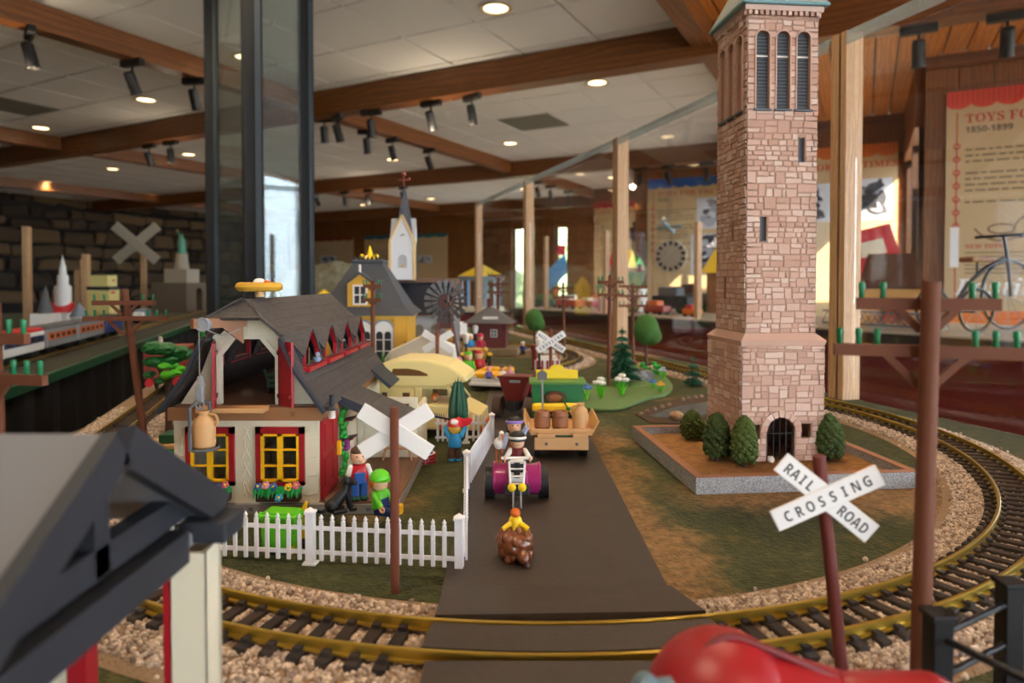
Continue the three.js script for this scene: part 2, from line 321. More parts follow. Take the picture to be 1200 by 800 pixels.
// ================================================================ the train table
const G = [-0.29, 0.957];                                               // the way the table runs, in x and distance D
const W = (x, D, h = 0) => V3(x, TY + h, -D);
function ribbon(path, prof) {                                           // sweep an open or closed profile [[across, up]] along path [[x, D]]
  const p = [], n = path.length, fr = path.map((q, i) => { const a = path[Math.max(0, i - 1)], b = path[Math.min(n - 1, i + 1)], d = Math.hypot(b[0] - a[0], b[1] - a[1]); return [(b[1] - a[1]) / d, -(b[0] - a[0]) / d]; });
  const P = (i, k) => [path[i][0] + fr[i][0] * prof[k][0], prof[k][1], -(path[i][1] + fr[i][1] * prof[k][0])];
  for (let i = 0; i + 1 < n; i++) for (let k = 0; k + 1 < prof.length; k++) { const a = P(i, k), b = P(i, k + 1), c = P(i + 1, k + 1), d = P(i + 1, k); p.push(...a, ...d, ...c, ...a, ...c, ...b); }
  const g = new THREE.BufferGeometry(); g.setAttribute('position', new THREE.Float32BufferAttribute(p, 3)); g.computeVertexNormals(); return g;
}
const arc = (cx, cD, R, t0, t1, n) => Array.from({ length: n + 1 }, (_, i) => { const t = (t0 + (t1 - t0) * i / n) * PI / 180; return [cx + R * Math.cos(t), cD + R * Math.sin(t)]; });
const LOOP = [0.03, 1.29, 0.765];
const mainPath = [[0.762 - 0.303 * 2.4, 3.912], [0.762 - 0.303 * 1.2, 2.712], ...arc(...LOOP, 16.9, -163.1, 96), [-0.702 - 0.303 * 0.5, 1.568], [-0.702 - 0.303 * 1.0, 2.068]];
const farPath = arc(-0.265, 2.56, 0.5, -38, 104, 40);
function evenly(path, step) { const o = []; let left = 0; for (let i = 0; i + 1 < path.length; i++) { const [x, y] = path[i], dx = path[i + 1][0] - x, dy = path[i + 1][1] - y, L = Math.hypot(dx, dy); let s = left; while (s < L) { o.push([x + dx * s / L, y + dy * s / L, Math.atan2(dx, dy)]); s += step; } left = s - L; } return o; }
function distTo(path, x, D) { let b = 9; for (let i = 0; i + 1 < path.length; i++) { const [ax, ay] = path[i], dx = path[i + 1][0] - ax, dy = path[i + 1][1] - ay, t = Math.max(0, Math.min(1, ((x - ax) * dx + (D - ay) * dy) / (dx * dx + dy * dy))); b = Math.min(b, Math.hypot(x - ax - dx * t, D - ay - dy * t)); } return b; }

const turf = [44, 50, 20], turf2 = [80, 80, 36], dirt = [118, 86, 50], dirt2 = [146, 112, 70];
const sm = (a, b, x) => { x = Math.min(1, Math.max(0, (x - a) / (b - a))); return x * x * (3 - 2 * x); };
const turfMap = tex(1536, 1536, (u, v) => {
  const x = u * 2.6 - 1.3, D = v * 2.6, f = noise(u, v, 512, 61), f2 = noise(u, v, 230, 62), f3 = noise(u, v, 40, 63), f4 = noise(u, v, 12, 64);
  const wob = 0.05 * (f3 - 0.5) + 0.09 * (f4 - 0.5) + 0.03 * (f2 - 0.5);
  let k = (1 - sm(0.02, 0.09, x - 0.15 - 0.05 * sm(1.2, 0.6, D) - wob)) * sm(0.1, 0.16, x + 0.02) * sm(1.45, 1.25, D);
  k = Math.max(k, sm(0.18, 0.3, x) * sm(0.80, 0.86, D + wob) * sm(1.02, 0.97, D) * sm(0.8, 0.6, x + wob));
  k = Math.max(k, 0.6 * sm(0.74, 0.88, f4 * 0.7 + f3 * 0.3), sm(0.43, 0.39, D + wob) * 0.9);
  const g = mixc(mixc(turf, turf2, 0.55 * f + 0.4 * f2 + 0.35 * (f3 - 0.4)), [98, 88, 44], 0.7 * sm(0.62, 0.85, f3 * 0.6 + f2 * 0.4));
  return mixc(g, mixc(dirt, dirt2, 0.6 * f + 0.5 * f2), k * (0.65 + 0.5 * f));
}, [2.6, 2.6]);
const turfBump = tex(512, 512, (u, v) => grey(255 * (0.6 * noise(u, v, 256, 66) + 0.4 * noise(u, v, 96, 67))), [0.42, 0.42], false);
const tablePoly = [[-0.78, 0.1], [1.36, 0.1], [0.885, 1.66], [0.08, 4.32], [-0.82, 4.32], [-0.72, 2.6], [-1.0, 2.1], [-0.885, 1.39]];
{
  const t = thing('train_table', 'long train layout table with green turf top and dark skirt', 'table', [0, TY, 0]);
  const g = join(new THREE.ShapeGeometry(shape(tablePoly)).rotateX(-PI / 2)), p = g.attributes.position, uv = g.attributes.uv;
  for (let i = 0; i < p.count; i++) uv.setXY(i, p.getX(i) + 1.3, -p.getZ(i));
  mesh('turf', g, mat(0xffffff, 0.95, { map: turfMap, bumpMap: turfBump, bumpScale: 0.003 }), t);
  mesh('table_board', flat(tablePoly.map(([x, D]) => [x, -D]), 0.05).translate(0, -0.0505, 0), MT.deep, t);
  const inset = tablePoly.map(([x, D]) => [x * 0.98, -(D * 0.985 + 0.02)]);
  mesh('skirt', flat(inset, TY - 0.055).translate(0, -TY + 0.004, 0), mat(0x141214, 0.95), t);
}
// ---- tracks
const railProf = [[-0.0042, 0.0095], [-0.0042, 0.0108], [-0.0012, 0.0116], [-0.0012, 0.0158], [-0.0019, 0.0164], [-0.0019, 0.0186], [-0.0013, 0.0192], [0.0013, 0.0192], [0.0019, 0.0186], [0.0019, 0.0164], [0.0012, 0.0158], [0.0012, 0.0116], [0.0042, 0.0108], [0.0042, 0.0095]];
const brass = mat(0xb89c40, 0.3, { metalness: 0.8, bumpMap: fineBump, bumpScale: 0.0002 });
const sleeperMats = [0x45382f, 0x3c322c, 0x4d3f34].map(c => mat(c, 0.75, { bumpMap: fineBump, bumpScale: 0.0006, metric: true }));
const sleeperGeo = join([rbox(0.078, 0.007, 0.0112, 0.0012, 0, 0.0066, 0, 0, 0, 0, 1), ...[-1, 1].flatMap(s => [-1, 1].map(e => box(0.006, 0.0042, 0.007, s * 0.0235 + e * 0.0052, 0.0115, 0)))]);
function track(name, label, path, lanes) {
  const t = thing(name, label, 'railway track', [0, TY, 0]);
  for (const s of [-0.0235, 0.0235]) mesh('rail', ribbon(path, railProf.map(([a, b]) => [a + s, b])), brass, t);
  for (const [x, D, r] of evenly(path, 0.0232)) {
    if (lanes && x > -0.085 && x < 0.175 && D < 0.6) continue;
    const m = new THREE.Mesh(sleeperGeo, pick(sleeperMats)); m.name = 'sleeper'; m.castShadow = m.receiveShadow = true; m.position.set(x, 0, -D); m.rotation.y = -r + rr(-0.03, 0.03); t.add(m);
  }
  const bed = ribbon(path, [[-0.086, 0.0003], [-0.068, 0.0034], [-0.03, 0.0048], [0.03, 0.0048], [0.068, 0.0034], [0.086, 0.0003]]);
  mesh('roadbed', bed, mat(0x8f765d, 0.95, { bumpMap: turfBump, bumpScale: 0.003, metric: true }), t); return t;
}
track('model_railway_track', 'brass railed model track curving round the lawn and along the glass', mainPath, true);
track('model_railway_track', 'smaller far loop of model track behind the vehicles', farPath, false);
{
  const geo = new THREE.IcosahedronGeometry(1, 0), spots = [];
  const strew = (path, n, size, ok) => { const pts = evenly(path, 0.004); for (let i = 0; i < n; i++) { const [x, D, r] = pick(pts), e = (rnd() + rnd() + rnd() - 1.5) / 1.5, o = rnd() < 0.75 ? rr(-0.074, 0.074) : e * 0.1;
    const X = x + Math.cos(r) * o, Y = D - Math.sin(r) * o; if (ok(X, Y, o)) spots.push([X, Y, Math.abs(o) < 0.068 ? 0.0042 : Math.max(0.0008, 0.0034 * (0.09 - Math.abs(o)) / 0.022), size * rr(0.7, 1.35)]); } };
  const clear = (X, Y, o) => !(X > -0.075 && X < 0.165 && Y < 0.6 && Y > 0.38) && Math.abs(Math.abs(o) - 0.0235) > 0.0035;
  strew(mainPath.filter(p => p[1] < 1.7), 46000, 0.0023, clear);
  strew(mainPath.slice(0, 3), 7000, 0.0032, clear); strew(farPath, 5000, 0.0034, clear);
  for (let i = 0; i < 1500; i++) spots.push([rr(-0.05, 0.6), rr(0.4, 0.47), 0.001, rr(0.0015, 0.0028)].map((v, k) => v)) ;
  const keep = spots.filter(([x, D]) => !(x > -0.075 && x < 0.165 && D > 0.38 && D < 0.6) && !(D < 0.47 && distTo(mainPath, x, D) > 0.12));
  const im = new THREE.InstancedMesh(geo, mat(0xffffff, 0.9), keep.length), m4 = new THREE.Matrix4(), e = new THREE.Euler(), q = new THREE.Quaternion(), col = new THREE.Color();
  keep.forEach(([x, D, y, s], i) => { q.setFromEuler(e.set(rr(0, 6), rr(0, 6), rr(0, 6))); m4.compose(V3(x, TY + y + s * 0.3, -D), q, V3(s * rr(0.8, 1.4), s * rr(0.6, 1), s)); im.setMatrixAt(i, m4);
    const k = rnd(); col.setRGB(0.25 + 0.46 * k, 0.185 + 0.4 * k, 0.13 + 0.32 * k + rr(0, 0.03)); im.setColorAt(i, col); });
  im.name = 'track_ballast'; im.castShadow = im.receiveShadow = true; scene.add(im); meta(im, 'loose pinkish tan gravel ballast strewn under the tracks', 'gravel', undefined, 'stuff');
}
// ---- road with its level crossing
{
  const asphalt = mat(0xffffff, 0.55, { map: tex(512, 512, (u, v) => mixc([48, 39, 33], [66, 54, 45], 0.5 * noise(u, v, 200, 71) + 0.3 * noise(u, v, 30, 72) + 0.25 * noise(u, v, 7, 73)), [0.5, 0.5]), bumpMap: fineBump, bumpScale: 0.0003, metric: true });
  const t = thing('toy_road', 'dark brown model road running away from the level crossing', 'road', [0, TY, 0]);
  mesh('road_strip', [flat([[-0.068, -0.63], [0.152, -0.63], [0.147, -2.1], [-0.06, -2.1]], 0.0047).translate(0, 0.0003, 0)], asphalt, t);
  mesh('ramp', slab([[-0.066, 0.0175, -0.5635], [0.168, 0.0175, -0.571], [0.155, 0.0072, -0.64], [-0.066, 0.0072, -0.64]], 0.006), asphalt, t);
  mesh('crossing_board', ribbon(arc(...LOOP, -97.4, -79.4, 12), [[-0.019, 0.009], [-0.019, 0.0185], [0.019, 0.0185], [0.019, 0.009]]), asphalt, t);
  mesh('crossing_board', slab([[-0.066, 0.0072, -0.36], [0.17, 0.0072, -0.36], [0.17, 0.0175, -0.495], [-0.066, 0.0175, -0.495]], 0.006), asphalt, t);
}
// ---- glass screen along the right side
{
  const posts = []; for (let i = -1; i < 4; i++) posts.push([0.852 + G[0] * 1.29 * i, 1.70 + G[1] * 1.29 * i]);
  const yaw = Math.atan2(-G[0], G[1]), hgt = 0.925;
  const s = thing('glass_screen', 'clear glass screen between wooden posts along the train table', 'glass screen', [0, TY, 0]);
  posts.forEach(([x, D], i) => {
    const g = new THREE.Group(); g.name = 'post'; g.position.set(x, 0, -D); g.rotation.y = yaw; s.add(g);
    mesh('post_board', box(0.052, hgt, 0.018, 0, hgt / 2 + 0.001, 0.013), M.post, g); mesh('post_board', box(0.052, hgt, 0.024, 0, hgt / 2 + 0.001, -0.016), M.post, g);
    mesh('post_seam', box(0.044, hgt - 0.002, 0.008, 0, hgt / 2 + 0.001, 0.001), MT.dark, g);
    if (i + 1 < posts.length) {
      const [u, E] = posts[i + 1], a = [x + G[0] * 0.03, 0, -D - G[1] * 0.03], b = [u - G[0] * 0.03, 0, -E + G[1] * 0.03];
      mesh('pane', beam([a[0], 0.445, a[2]], [b[0], 0.445, b[2]], 0.005, 0.88), MT.glass, s);
      mesh('clear_strip', [beam([a[0] - 0.028, 0.905, a[2]], [b[0] - 0.028, 0.905, b[2]], 0.004, 0.03), beam([a[0] - 0.013, 0.9215, a[2]], [b[0] - 0.013, 0.9215, b[2]], 0.03, 0.004)], MT.acrylic, s);
    }
  });
}
// ================================================================ stone tower
{
  const c = [0.430, 1.137], yaw = 5.1 * PI / 180, lo = 0.0695, up = 0.0592, yB = 0.012, yM = 0.206, yT = 0.727;
  const tw = thing('stone_bell_tower', 'tall pink stone model bell tower with barred arched door', 'tower', W(c[0], c[1]), yaw);
  const mortar = mat(0xae8c7a, 0.9), stones = [0xc8a290, 0xcfad9c, 0xd6b9aa, 0xbe9885, 0xccaa98, 0xd8bfb1, 0xc49e8b].map(k => mat(k, 0.8, { bumpMap: fineBump, bumpScale: 0.0006, metric: true }));
  const arches = x0 => [-1, 0, 1].map(i => ({ x: x0 + i * 0.034, w: 0.0222, y0: 0.578, y1: 0.703, arch: 1 }));
  const front = [...arches(0.0), { x: 0.033, w: 0.0105, y0: 0.494, y1: 0.534 }, { x: -0.030, w: 0.0105, y0: 0.366, y1: 0.406 }, { x: -0.003, w: 0.047, y0: 0.0, y1: 0.083, arch: 1, low: 1 }, { x: 0.040, w: 0.0165, y0: 0.048, y1: 0.072, low: 1 }, { x: -0.043, w: 0.012, y0: 0.046, y1: 0.072, low: 1 }];
  const left = [...arches(0.0), { x: 0.01, w: 0.009, y0: 0.37, y1: 0.40 }, { x: -0.02, w: 0.009, y0: 0.27, y1: 0.31 }];
  const hole = o => o.arch ? archPts(o.w, o.y1 - o.y0, o.y0).map(([x, y]) => [x + o.x, y]) : [[o.x - o.w / 2, o.y0], [o.x + o.w / 2, o.y0], [o.x + o.w / 2, o.y1], [o.x - o.w / 2, o.y1]];
  const T0 = 0.011;
  const wall = (half, y0, y1, ops) => ext([[-half, y0], [half, y0], [half, y1], [-half, y1]], T0, 0, ops.map(hole)).translate(0, 0, half - T0);
  const faces = [[0, front], [-PI / 2, left], [PI, []], [PI / 2, []]];
  mesh('masonry_core', faces.flatMap(([r, ops]) => [wall(lo, yB, yM, ops.filter(o => o.low && o.y0 > 0)), wall(up, yM, yT, ops.filter(o => !o.low))].map((g, i) => { if (r === 0 && i === 0) { const s = shape([[-lo, yB], [front[5].x - 0.0235, yB], ...hole(front[5]).slice(2).reverse(), [front[5].x + 0.0235, yB], [lo, yB], [lo, yM], [-lo, yM]]);
    for (const o of [front[6], front[7]]) s.holes.push(new THREE.Path(hole(o).map(p => new THREE.Vector2(...p)))); g = new THREE.ExtrudeGeometry(s, { depth: T0, bevelEnabled: false }).translate(0, 0, lo - T0); } return g.rotateY(r); })), mortar, tw);
  mesh('shoulder', lathe([[lo * 1.4142, yM - 0.008], [lo * 1.46, yM], [up * 1.4142, yM + 0.012]], 0, 0, 0, 4).rotateY(PI / 4).toNonIndexed(), stones[0], tw).geometry.computeVertexNormals();
  const rest = []; let parts = 0;
  const stone = (r, half, x0, x1, y0, y1) => {
    const j = () => rr(-0.0009, 0.0009), e = 0.0007, z = half + rr(0.0006, 0.0018), zb = half - 0.002;
    const q = [[x0 + e + j(), y0 + e + j()], [x1 - e + j(), y0 + e + j()], [x1 - e + j(), y1 - e + j()], [x0 + e + j(), y1 - e + j()]], F = q.map(([x, y]) => [x + (x < (x0 + x1) / 2 ? 1 : -1) * 0.0005, y + (y < (y0 + y1) / 2 ? 1 : -1) * 0.0005, z]), B = q.map(([x, y]) => [x, y, zb]), f = [F];
    for (let i = 0; i < 4; i++) { const k = (i + 1) % 4; f.push([F[k], F[i], B[i], B[k]]); }
    const g = poly(f).rotateY(r);
    if (r === 0 && parts < 300 && rnd() < 0.86) { mesh('stone', g, pick(stones), tw); parts++; } else (rest[Math.floor(rnd() * stones.length)] ??= []).push(g);
  };
  for (const [r, ops] of faces) for (let y = yB; y < yT - 0.004;) {
    const half = y < yM - 0.008 ? lo : up; let h = rr(0.015, 0.024); if (half === lo && y + h > yM - 0.016) h = yM - 0.008 - y; if (y + h > yT - 0.005) h = yT - y;
    const gaps = (y0, y1) => { const mid = (y0 + y1) / 2; return ops.filter(o => mid > o.y0 - 0.001 && mid < o.y1 + 0.001 && !!o.low === (half === lo)).map(o => { let w = o.w / 2; if (o.arch && mid > o.y1 - w) w = Math.sqrt(Math.max(0, w * w - (mid - o.y1 + w) ** 2)); return [o.x - w - 0.001, o.x + w + 0.001]; }).sort((p, q) => p[0] - q[0]); };
    const near = ops.some(o => !!o.low === (half === lo) && y + h > o.y0 && y < o.y1);
    const row = (y0, y1, xa, xb, lo2, hi2) => { let x = xa; const bl = gaps(y0, y1); while (x < xb - 0.002) { const nb = bl.find(q => q[1] > x + 1e-5); if (nb && nb[0] <= x + 0.002) { x = nb[1]; continue; } const end = Math.min(xb, nb ? nb[0] : xb); let e = x + rr(lo2, hi2); if (e > end - 0.006) e = end; stone(r, half, x, e, y0, y1); x = e; } };
    if (near) { const n = Math.max(1, Math.round(h / 0.0095)); for (let i = 0; i < n; i++) row(y + h * i / n, y + h * (i + 1) / n, -half, half, 0.009, 0.024); }
    else { let x = -half; while (x < half - 0.002) { let e = x + rr(0.012, 0.034); if (e > half - 0.008) e = half; const k = rnd();
      if (k < 0.22 && e - x < 0.024) stone(r, half, x, e, y, y + h); else { const m = y + h * rr(0.34, 0.66); row(y, m, x, e, 0.011, 0.03); row(m, y + h, x, e, 0.011, 0.03); } x = e; } }
    y += h; if (Math.abs(y - (yM - 0.008)) < 1e-6) y = yM + 0.0125;
  }
  rest.forEach((g, i) => { if (g) mesh('side_stones', g, stones[i], tw).userData.kind = 'stuff'; });
  // windows, door, cornice, roof
  const slate = mat(0x55606a, 0.6), louvre = mat(0x2b3036, 0.55), white = MT.white;
  for (const [r, ops] of faces.slice(0, 2)) for (const o of ops.filter(o => o.arch && !o.low)) {
    const z = up - 0.0075; const m = mesh('arched_window', ext(archPts(o.w, o.y1 - o.y0, o.y0), 0.002).translate(o.x, 0, z).rotateY(r), r ? stones[0] : louvre, tw);
    if (!r) { mesh('window_bar', box(o.w, 0.0022, 0.002, o.x, o.y0 + 0.086, z + 0.003), white, m); const ls = []; for (let y = o.y0 + 0.006; y < o.y1 - 0.006; y += 0.0055) ls.push(box(o.w * 0.94, 0.0014, 0.0016, o.x, y, z + 0.0022)); mesh('louvre_slats', ls, slate, m); }
    mesh('sill', box(o.w + 0.006, 0.003, 0.006, o.x, o.y0 - 0.001, up + 0.0015).rotateY(r), slate, tw);
    const ring = archPts(o.w + 0.004, o.y1 - o.y0 + 0.002, o.y0); mesh('arch_trim', ext(ring, 0.0035, 0, [archPts(o.w, o.y1 - o.y0 - 0.0001, o.y0 + 0.0001)]).translate(o.x, 0, up - 0.0005).rotateY(r), stones[4], tw);
  }
  for (const o of [front[3], front[4]]) { mesh('slit_window', box(o.w, o.y1 - o.y0, 0.002, o.x, (o.y0 + o.y1) / 2, up - 0.006), louvre, tw); mesh('slit_frame', [box(0.0016, o.y1 - o.y0, 0.006, o.x - o.w / 2 + 0.0008, (o.y0 + o.y1) / 2, up - 0.0015), box(o.w, 0.0014, 0.006, o.x, o.y0 + 0.0007, up - 0.0015)], slate, tw); }
  const dz = lo - 0.004, dx = front[5].x, gate = new THREE.Group(); gate.name = 'barred_gate'; tw.add(gate);
  for (let i = -2; i <= 2; i++) { const h = 0.083 - 0.0235 + Math.sqrt(Math.max(0, 0.0228 ** 2 - (i * 0.0104) ** 2)); mesh('gate_bar', bar([dx + i * 0.0104, yB + 0.001, dz], [dx + i * 0.0104, Math.max(0.06, h), dz], 0.0013), M.blackMetal, gate); }
  mesh('gate_crossbar', bar([dx - 0.023, 0.056, dz], [dx + 0.023, 0.056, dz], 0.0013), M.blackMetal, gate);
  { const vs = []; for (let i = 0; i < 9; i++) { const t0 = PI * i / 9, t1 = PI * (i + 1) / 9 - 0.04, q = (R, t) => [dx + R * Math.cos(t), 0.0595 + R * Math.sin(t)]; mesh('arch_stone', ext([q(0.0242, t0), q(0.0345, t0), q(0.0345, t1), q(0.0242, t1)], 0.004).translate(0, 0, lo - 0.0012), pick(stones), tw); } void vs; }
  mesh('cornice', [box(up * 2 + 0.012, 0.008, up * 2 + 0.012, 0, yT + 0.011, 0)], stones[2], tw);
  for (let r = 0; r < 4; r++) for (let i = 0; i < 13; i++) mesh('corbel', box(0.0055, 0.007, 0.005, -up + 0.003 + i * (2 * up - 0.006) / 12, yT + 0.0035, up + 0.0022).rotateY(r * PI / 2), stones[(i + r) % 3 + 1], tw);
  mesh('eave', rbox(up * 2 + 0.026, 0.0055, up * 2 + 0.026, 0.0015, 0, yT + 0.0178, 0), mat(0x6f9aa0, 0.5), tw);
  mesh('roof', cone(up * 1.47 + 0.012, 0.14, 0, yT + 0.091, 0, 4).rotateY(PI / 4), mat(0x8f9492, 0.6), tw);
  // plinth
  const pc = [0.413, 1.118], pl = thing('granite_garden_plinth', 'square speckled granite kerb bed around the stone tower', 'plinth', W(pc[0], pc[1]), yaw);
  const granite = mat(0xffffff, 0.7, { map: tex(256, 256, (u, v) => grey(118 + 80 * noise(u, v, 180, 81) + 60 * (noise(u, v, 256, 82) - 0.5) - 70 * sm(0.7, 0.8, noise(u, v, 200, 83))), 0.12), metric: true }), rust = mat(0x9a6a4c, 0.85, { bumpMap: fineBump, bumpScale: 0.0008, metric: true });
  const H = 0.168, k = 0.013, kh = 0.0235;
  for (let i = 0; i < 4; i++) { const L = i % 2 ? 2 * H - 2 * k : 2 * H; mesh('kerb', box(L, kh, k, 0, kh / 2 + 0.0003, H - k / 2).rotateY(i * PI / 2), granite, pl); mesh('kerb_cap', box(L, 0.0012, k, 0, kh + 0.0009, H - k / 2).rotateY(i * PI / 2), rust, pl); }
  mesh('soil', box(2 * H - 2 * k, 0.011, 2 * H - 2 * k, 0, 0.0058, 0), mat(0xffffff, 0.95, { map: tex(256, 256, (u, v) => mixc([112, 72, 30], [166, 118, 60], 0.6 * noise(u, v, 128, 84) + 0.5 * noise(u, v, 20, 85)), 0.2), bumpMap: turfBump, bumpScale: 0.002, metric: true }), pl);
  for (let i = 0; i < 4; i++) for (let j = 0; j < 5; j++) mesh('paving_stone', rbox(rr(0.0075, 0.01), 0.0024, rr(0.011, 0.014), 0.0008, 0.006 + j * 0.0108 + rr(-0.001, 0.001), 0.0124, 0.105 + i * 0.0132 + (j % 2) * 0.004, rr(-0.2, 0.2), 0, 0, 1), pick([MT.tan, rust, MT.grey]), pl);
}
// shrubs around the tower
const mossMats = [mat(0x46551f, 0.95), mat(0x37471a, 0.95)];
function tuft(r, h, n, s0) {                                            // a mossy heap of small lobes
  const gs = []; for (let i = 0; i < n; i++) { const t = (i + 0.5) / n, a = i * 2.4 + s0, w = r * Math.sqrt(Math.sin(Math.min(1, 0.24 + t * 0.78) * PI)) * 0.82; gs.push(bumpy(new THREE.IcosahedronGeometry(r * rr(0.17, 0.3), 2).translate(Math.cos(a) * w, h * (0.1 + 0.8 * t), Math.sin(a) * w), r * 0.05, 700, i)); }
  gs.push(bumpy(new THREE.SphereGeometry(r * 0.85, 16, 12).scale(1, h / r * 0.52, 1).translate(0, h * 0.48, 0), r * 0.06, 300, s0)); return gs;
}
[[811, 516, 0.0215, 0.055, 'squat round dark green moss shrub at the tower corner'], [840, 541, 0.0215, 0.083, 'tall pointed moss shrub between two others beside the tower'], [872, 548, 0.0205, 0.085, 'bushy upright moss shrub left of the barred tower door'], [971, 541, 0.0225, 0.08, 'stacked moss shrub beside the small black tower window']].forEach(([x, y, r, h, label], i) => {
  const p = at(x, y - 2, 0.0115); const o = thing('moss_shrub', label, 'shrub', p, i);
  mesh('foliage', tuft(r, h, 90, i), mossMats[i % 2], o); mesh('stem', cyl(0.003, 0.004, h * 0.4, 0, h * 0.2, 0, 8), MT.darkBrown, o);
});
{ const p = at(902, 540, 0.012), m = mesh('white_pebble', bumpy(new THREE.IcosahedronGeometry(0.0055, 2), 0.001, 500, 1).translate(p.x, p.y + 0.004, p.z + 0.004), MT.white); meta(m, 'small white pebble at the foot of the tower gate', 'pebble'); }

// ================================================================ toy figures
// o: skin, hair, hat, top, arm, legs, shoe, sit, armUp [left,right] angles, extra(t)
function toyFigure(label, p, turn, o, group) {
  const t = thing('toy_figure', label, 'toy figure', p, turn, group), s = o.scale ?? 1; t.scale.setScalar(s);
  const sit = o.sit, hip = sit ? 0.006 : 0.0235, M1 = o.legs ?? MT.blue, shoe = o.shoe ?? M1;
  for (const k of [-1, 1]) {
    const l = mesh('leg', sit ? [rbox(0.0102, 0.0098, 0.026, 0.003, k * 0.0056, 0.0052, 0.0105)] : [rbox(0.0102, 0.0225, 0.0108, 0.003, k * 0.0056, 0.0142, 0)], M1, t);
    mesh('shoe', sit ? rbox(0.0104, 0.0135, 0.0065, 0.003, k * 0.0056, 0.0068, 0.0255) : rbox(0.0104, 0.0062, 0.0155, 0.0028, k * 0.0056, 0.0032, 0.0022), shoe, l);
  }
  mesh('torso', lathe([[0, hip], [0.0105, hip], [0.0118, hip + 0.004], [0.0112, hip + 0.014], [0.0092, hip + 0.0215], [0.0046, hip + 0.0238], [0, hip + 0.024]], 0, 0, 0, 14).scale(1, 1, 0.74), o.top ?? MT.white, t);
  if (o.bib) mesh('bib', rbox(0.0145, 0.015, 0.004, 0.0015, 0, hip + 0.0065, 0.0074), o.bib, t);
  const sh = hip + 0.019;
  [-1, 1].forEach((k, i) => {
    const a = o.armUp?.[i] ?? 0.15, dir = V3(k * 0.36, -Math.cos(a), Math.sin(a)).normalize(), q = V3(k * 0.0108, sh, 0), e = q.clone().addScaledVector(dir, 0.0195);
    const m = mesh('arm', [bar(q, e, 0.0042, 10, 0.0036), ball(0.0042, q.x, q.y, q.z, 1, 1, 1, 10)], o.arm ?? o.top ?? MT.white, t);
    const h = e.clone().addScaledVector(dir, 0.003);
    mesh('hand', tor(0.0028, 0.0014, 0, 0, 0, 0, 10).rotateY(PI / 2).translate(h.x, h.y, h.z), o.skin ?? MT.skin, m);
  });
  const hy = hip + 0.0345, hd = mesh('head', [lathe([[0, -0.0112], [0.006, -0.0108], [0.0096, -0.0075], [0.0103, 0], [0.0094, 0.0065], [0.0055, 0.0102], [0, 0.011]], 0, hy, 0, 16)], o.skin ?? MT.skin, t);
  mesh('face', [ball(0.0011, -0.0036, hy + 0.0005, 0.0093, 1, 1.3, 0.5, 8), ball(0.0011, 0.0036, hy + 0.0005, 0.0093, 1, 1.3, 0.5, 8), tube([[-0.003, hy - 0.0042, 0.0091], [0, hy - 0.0054, 0.0096], [0.003, hy - 0.0042, 0.0091]], 0.0004, 8, 4)], MT.darkBrown, hd);
  if (o.hair) mesh('hair', [lathe([[0.0104, 0.0042], [0.0111, 0.0052], [0.0102, 0.0085], [0.006, 0.0118], [0, 0.0126]], 0, hy, -0.0008, 16), ball(0.0102, 0, hy - 0.001, -0.0042, 1.08, 1.06, 0.8, 12)], o.hair, hd);
  if (o.longHair) mesh('long_hair', rbox(0.021, 0.026, 0.008, 0.0035, 0, hy - 0.009, -0.0075), o.longHair, hd);
  if (o.cap) { mesh('cap', [lathe([[0.0116, 0], [0.0122, 0.0025], [0.011, 0.008], [0.006, 0.0122], [0, 0.0132]], 0, hy + 0.001, 0, 16), cyl(0.0128, 0.0128, 0.0018, 0, hy + 0.0024, o.brim ?? 0.005, 16)], o.cap, hd); }
  if (o.band) mesh('hat_band', tor(0.0112, 0.0022, 0, hy + 0.004, 0, PI / 2 - 0.1, 18), o.band, hd);
  o.extra?.(t, hy, hip); return t;
}
// ================================================================ picket fences
const picketGeo = join([rbox(0.0046, 0.044, 0.0026, 0.0008, 0, 0.0262, 0, 0, 0, 0, 1), lathe([[0, 0.055], [0.0014, 0.0525], [0.0024, 0.0505], [0.0012, 0.0485], [0.0022, 0.0475]], 0, 0, 0, 8)]);
const fenceWhite = plastic(0xe9e8ea, 0.42);
function pickets(label, p, q, posts, n) {
  const t = thing('picket_fence', label, 'fence', p), d = q.clone().sub(p), L = d.length(); t.rotation.y = Math.atan2(-d.z, d.x);
  for (const y of [0.0125, 0.0385]) mesh('rail', box(L, 0.0042, 0.0022, L / 2, y, -0.0022), fenceWhite, t);
  for (let i = 0; i < n; i++) { const x = L * (i + 0.5) / n; if (posts.some(f => Math.abs(f * L - x) < 0.006)) continue; const m = new THREE.Mesh(picketGeo, fenceWhite); m.name = 'picket'; m.castShadow = m.receiveShadow = true; m.position.x = x; t.add(m); }
  for (const f of posts) mesh('fence_post', [box(0.0085, 0.055, 0.0085, f * L, 0.0278, 0), rbox(0.0112, 0.0032, 0.0112, 0.001, f * L, 0.0565, 0, 0, 0, 0, 1), cone(0.007, 0.004, f * L, 0.0598, 0, 4), rbox(0.015, 0.0025, 0.012, 0.0008, f * L, 0.0015, 0, 0, 0, 0, 1)], fenceWhite, t);
  return t;
}
{
  const a = at(172, 651), b = at(541, 670), c = at(547, 574), e = at(577, 521);
  pickets('long white picket fence in front of the farmhouse lawn', a, b, [0.535, 0.993], 29);
  pickets('white picket fence beside the road from the corner post', b.clone().add(V3(0.004, 0, -0.014)), c, [0.97], 23);
  pickets('white picket fence end section beside the road near the parasol', c.clone().add(V3(0.004, 0, -0.014)), e, [0.97], 19);
  pickets('short white picket fence behind the guitar player', e.clone().add(V3(-0.012, 0, -0.012)), at(510, 520), [0.4], 10);
}
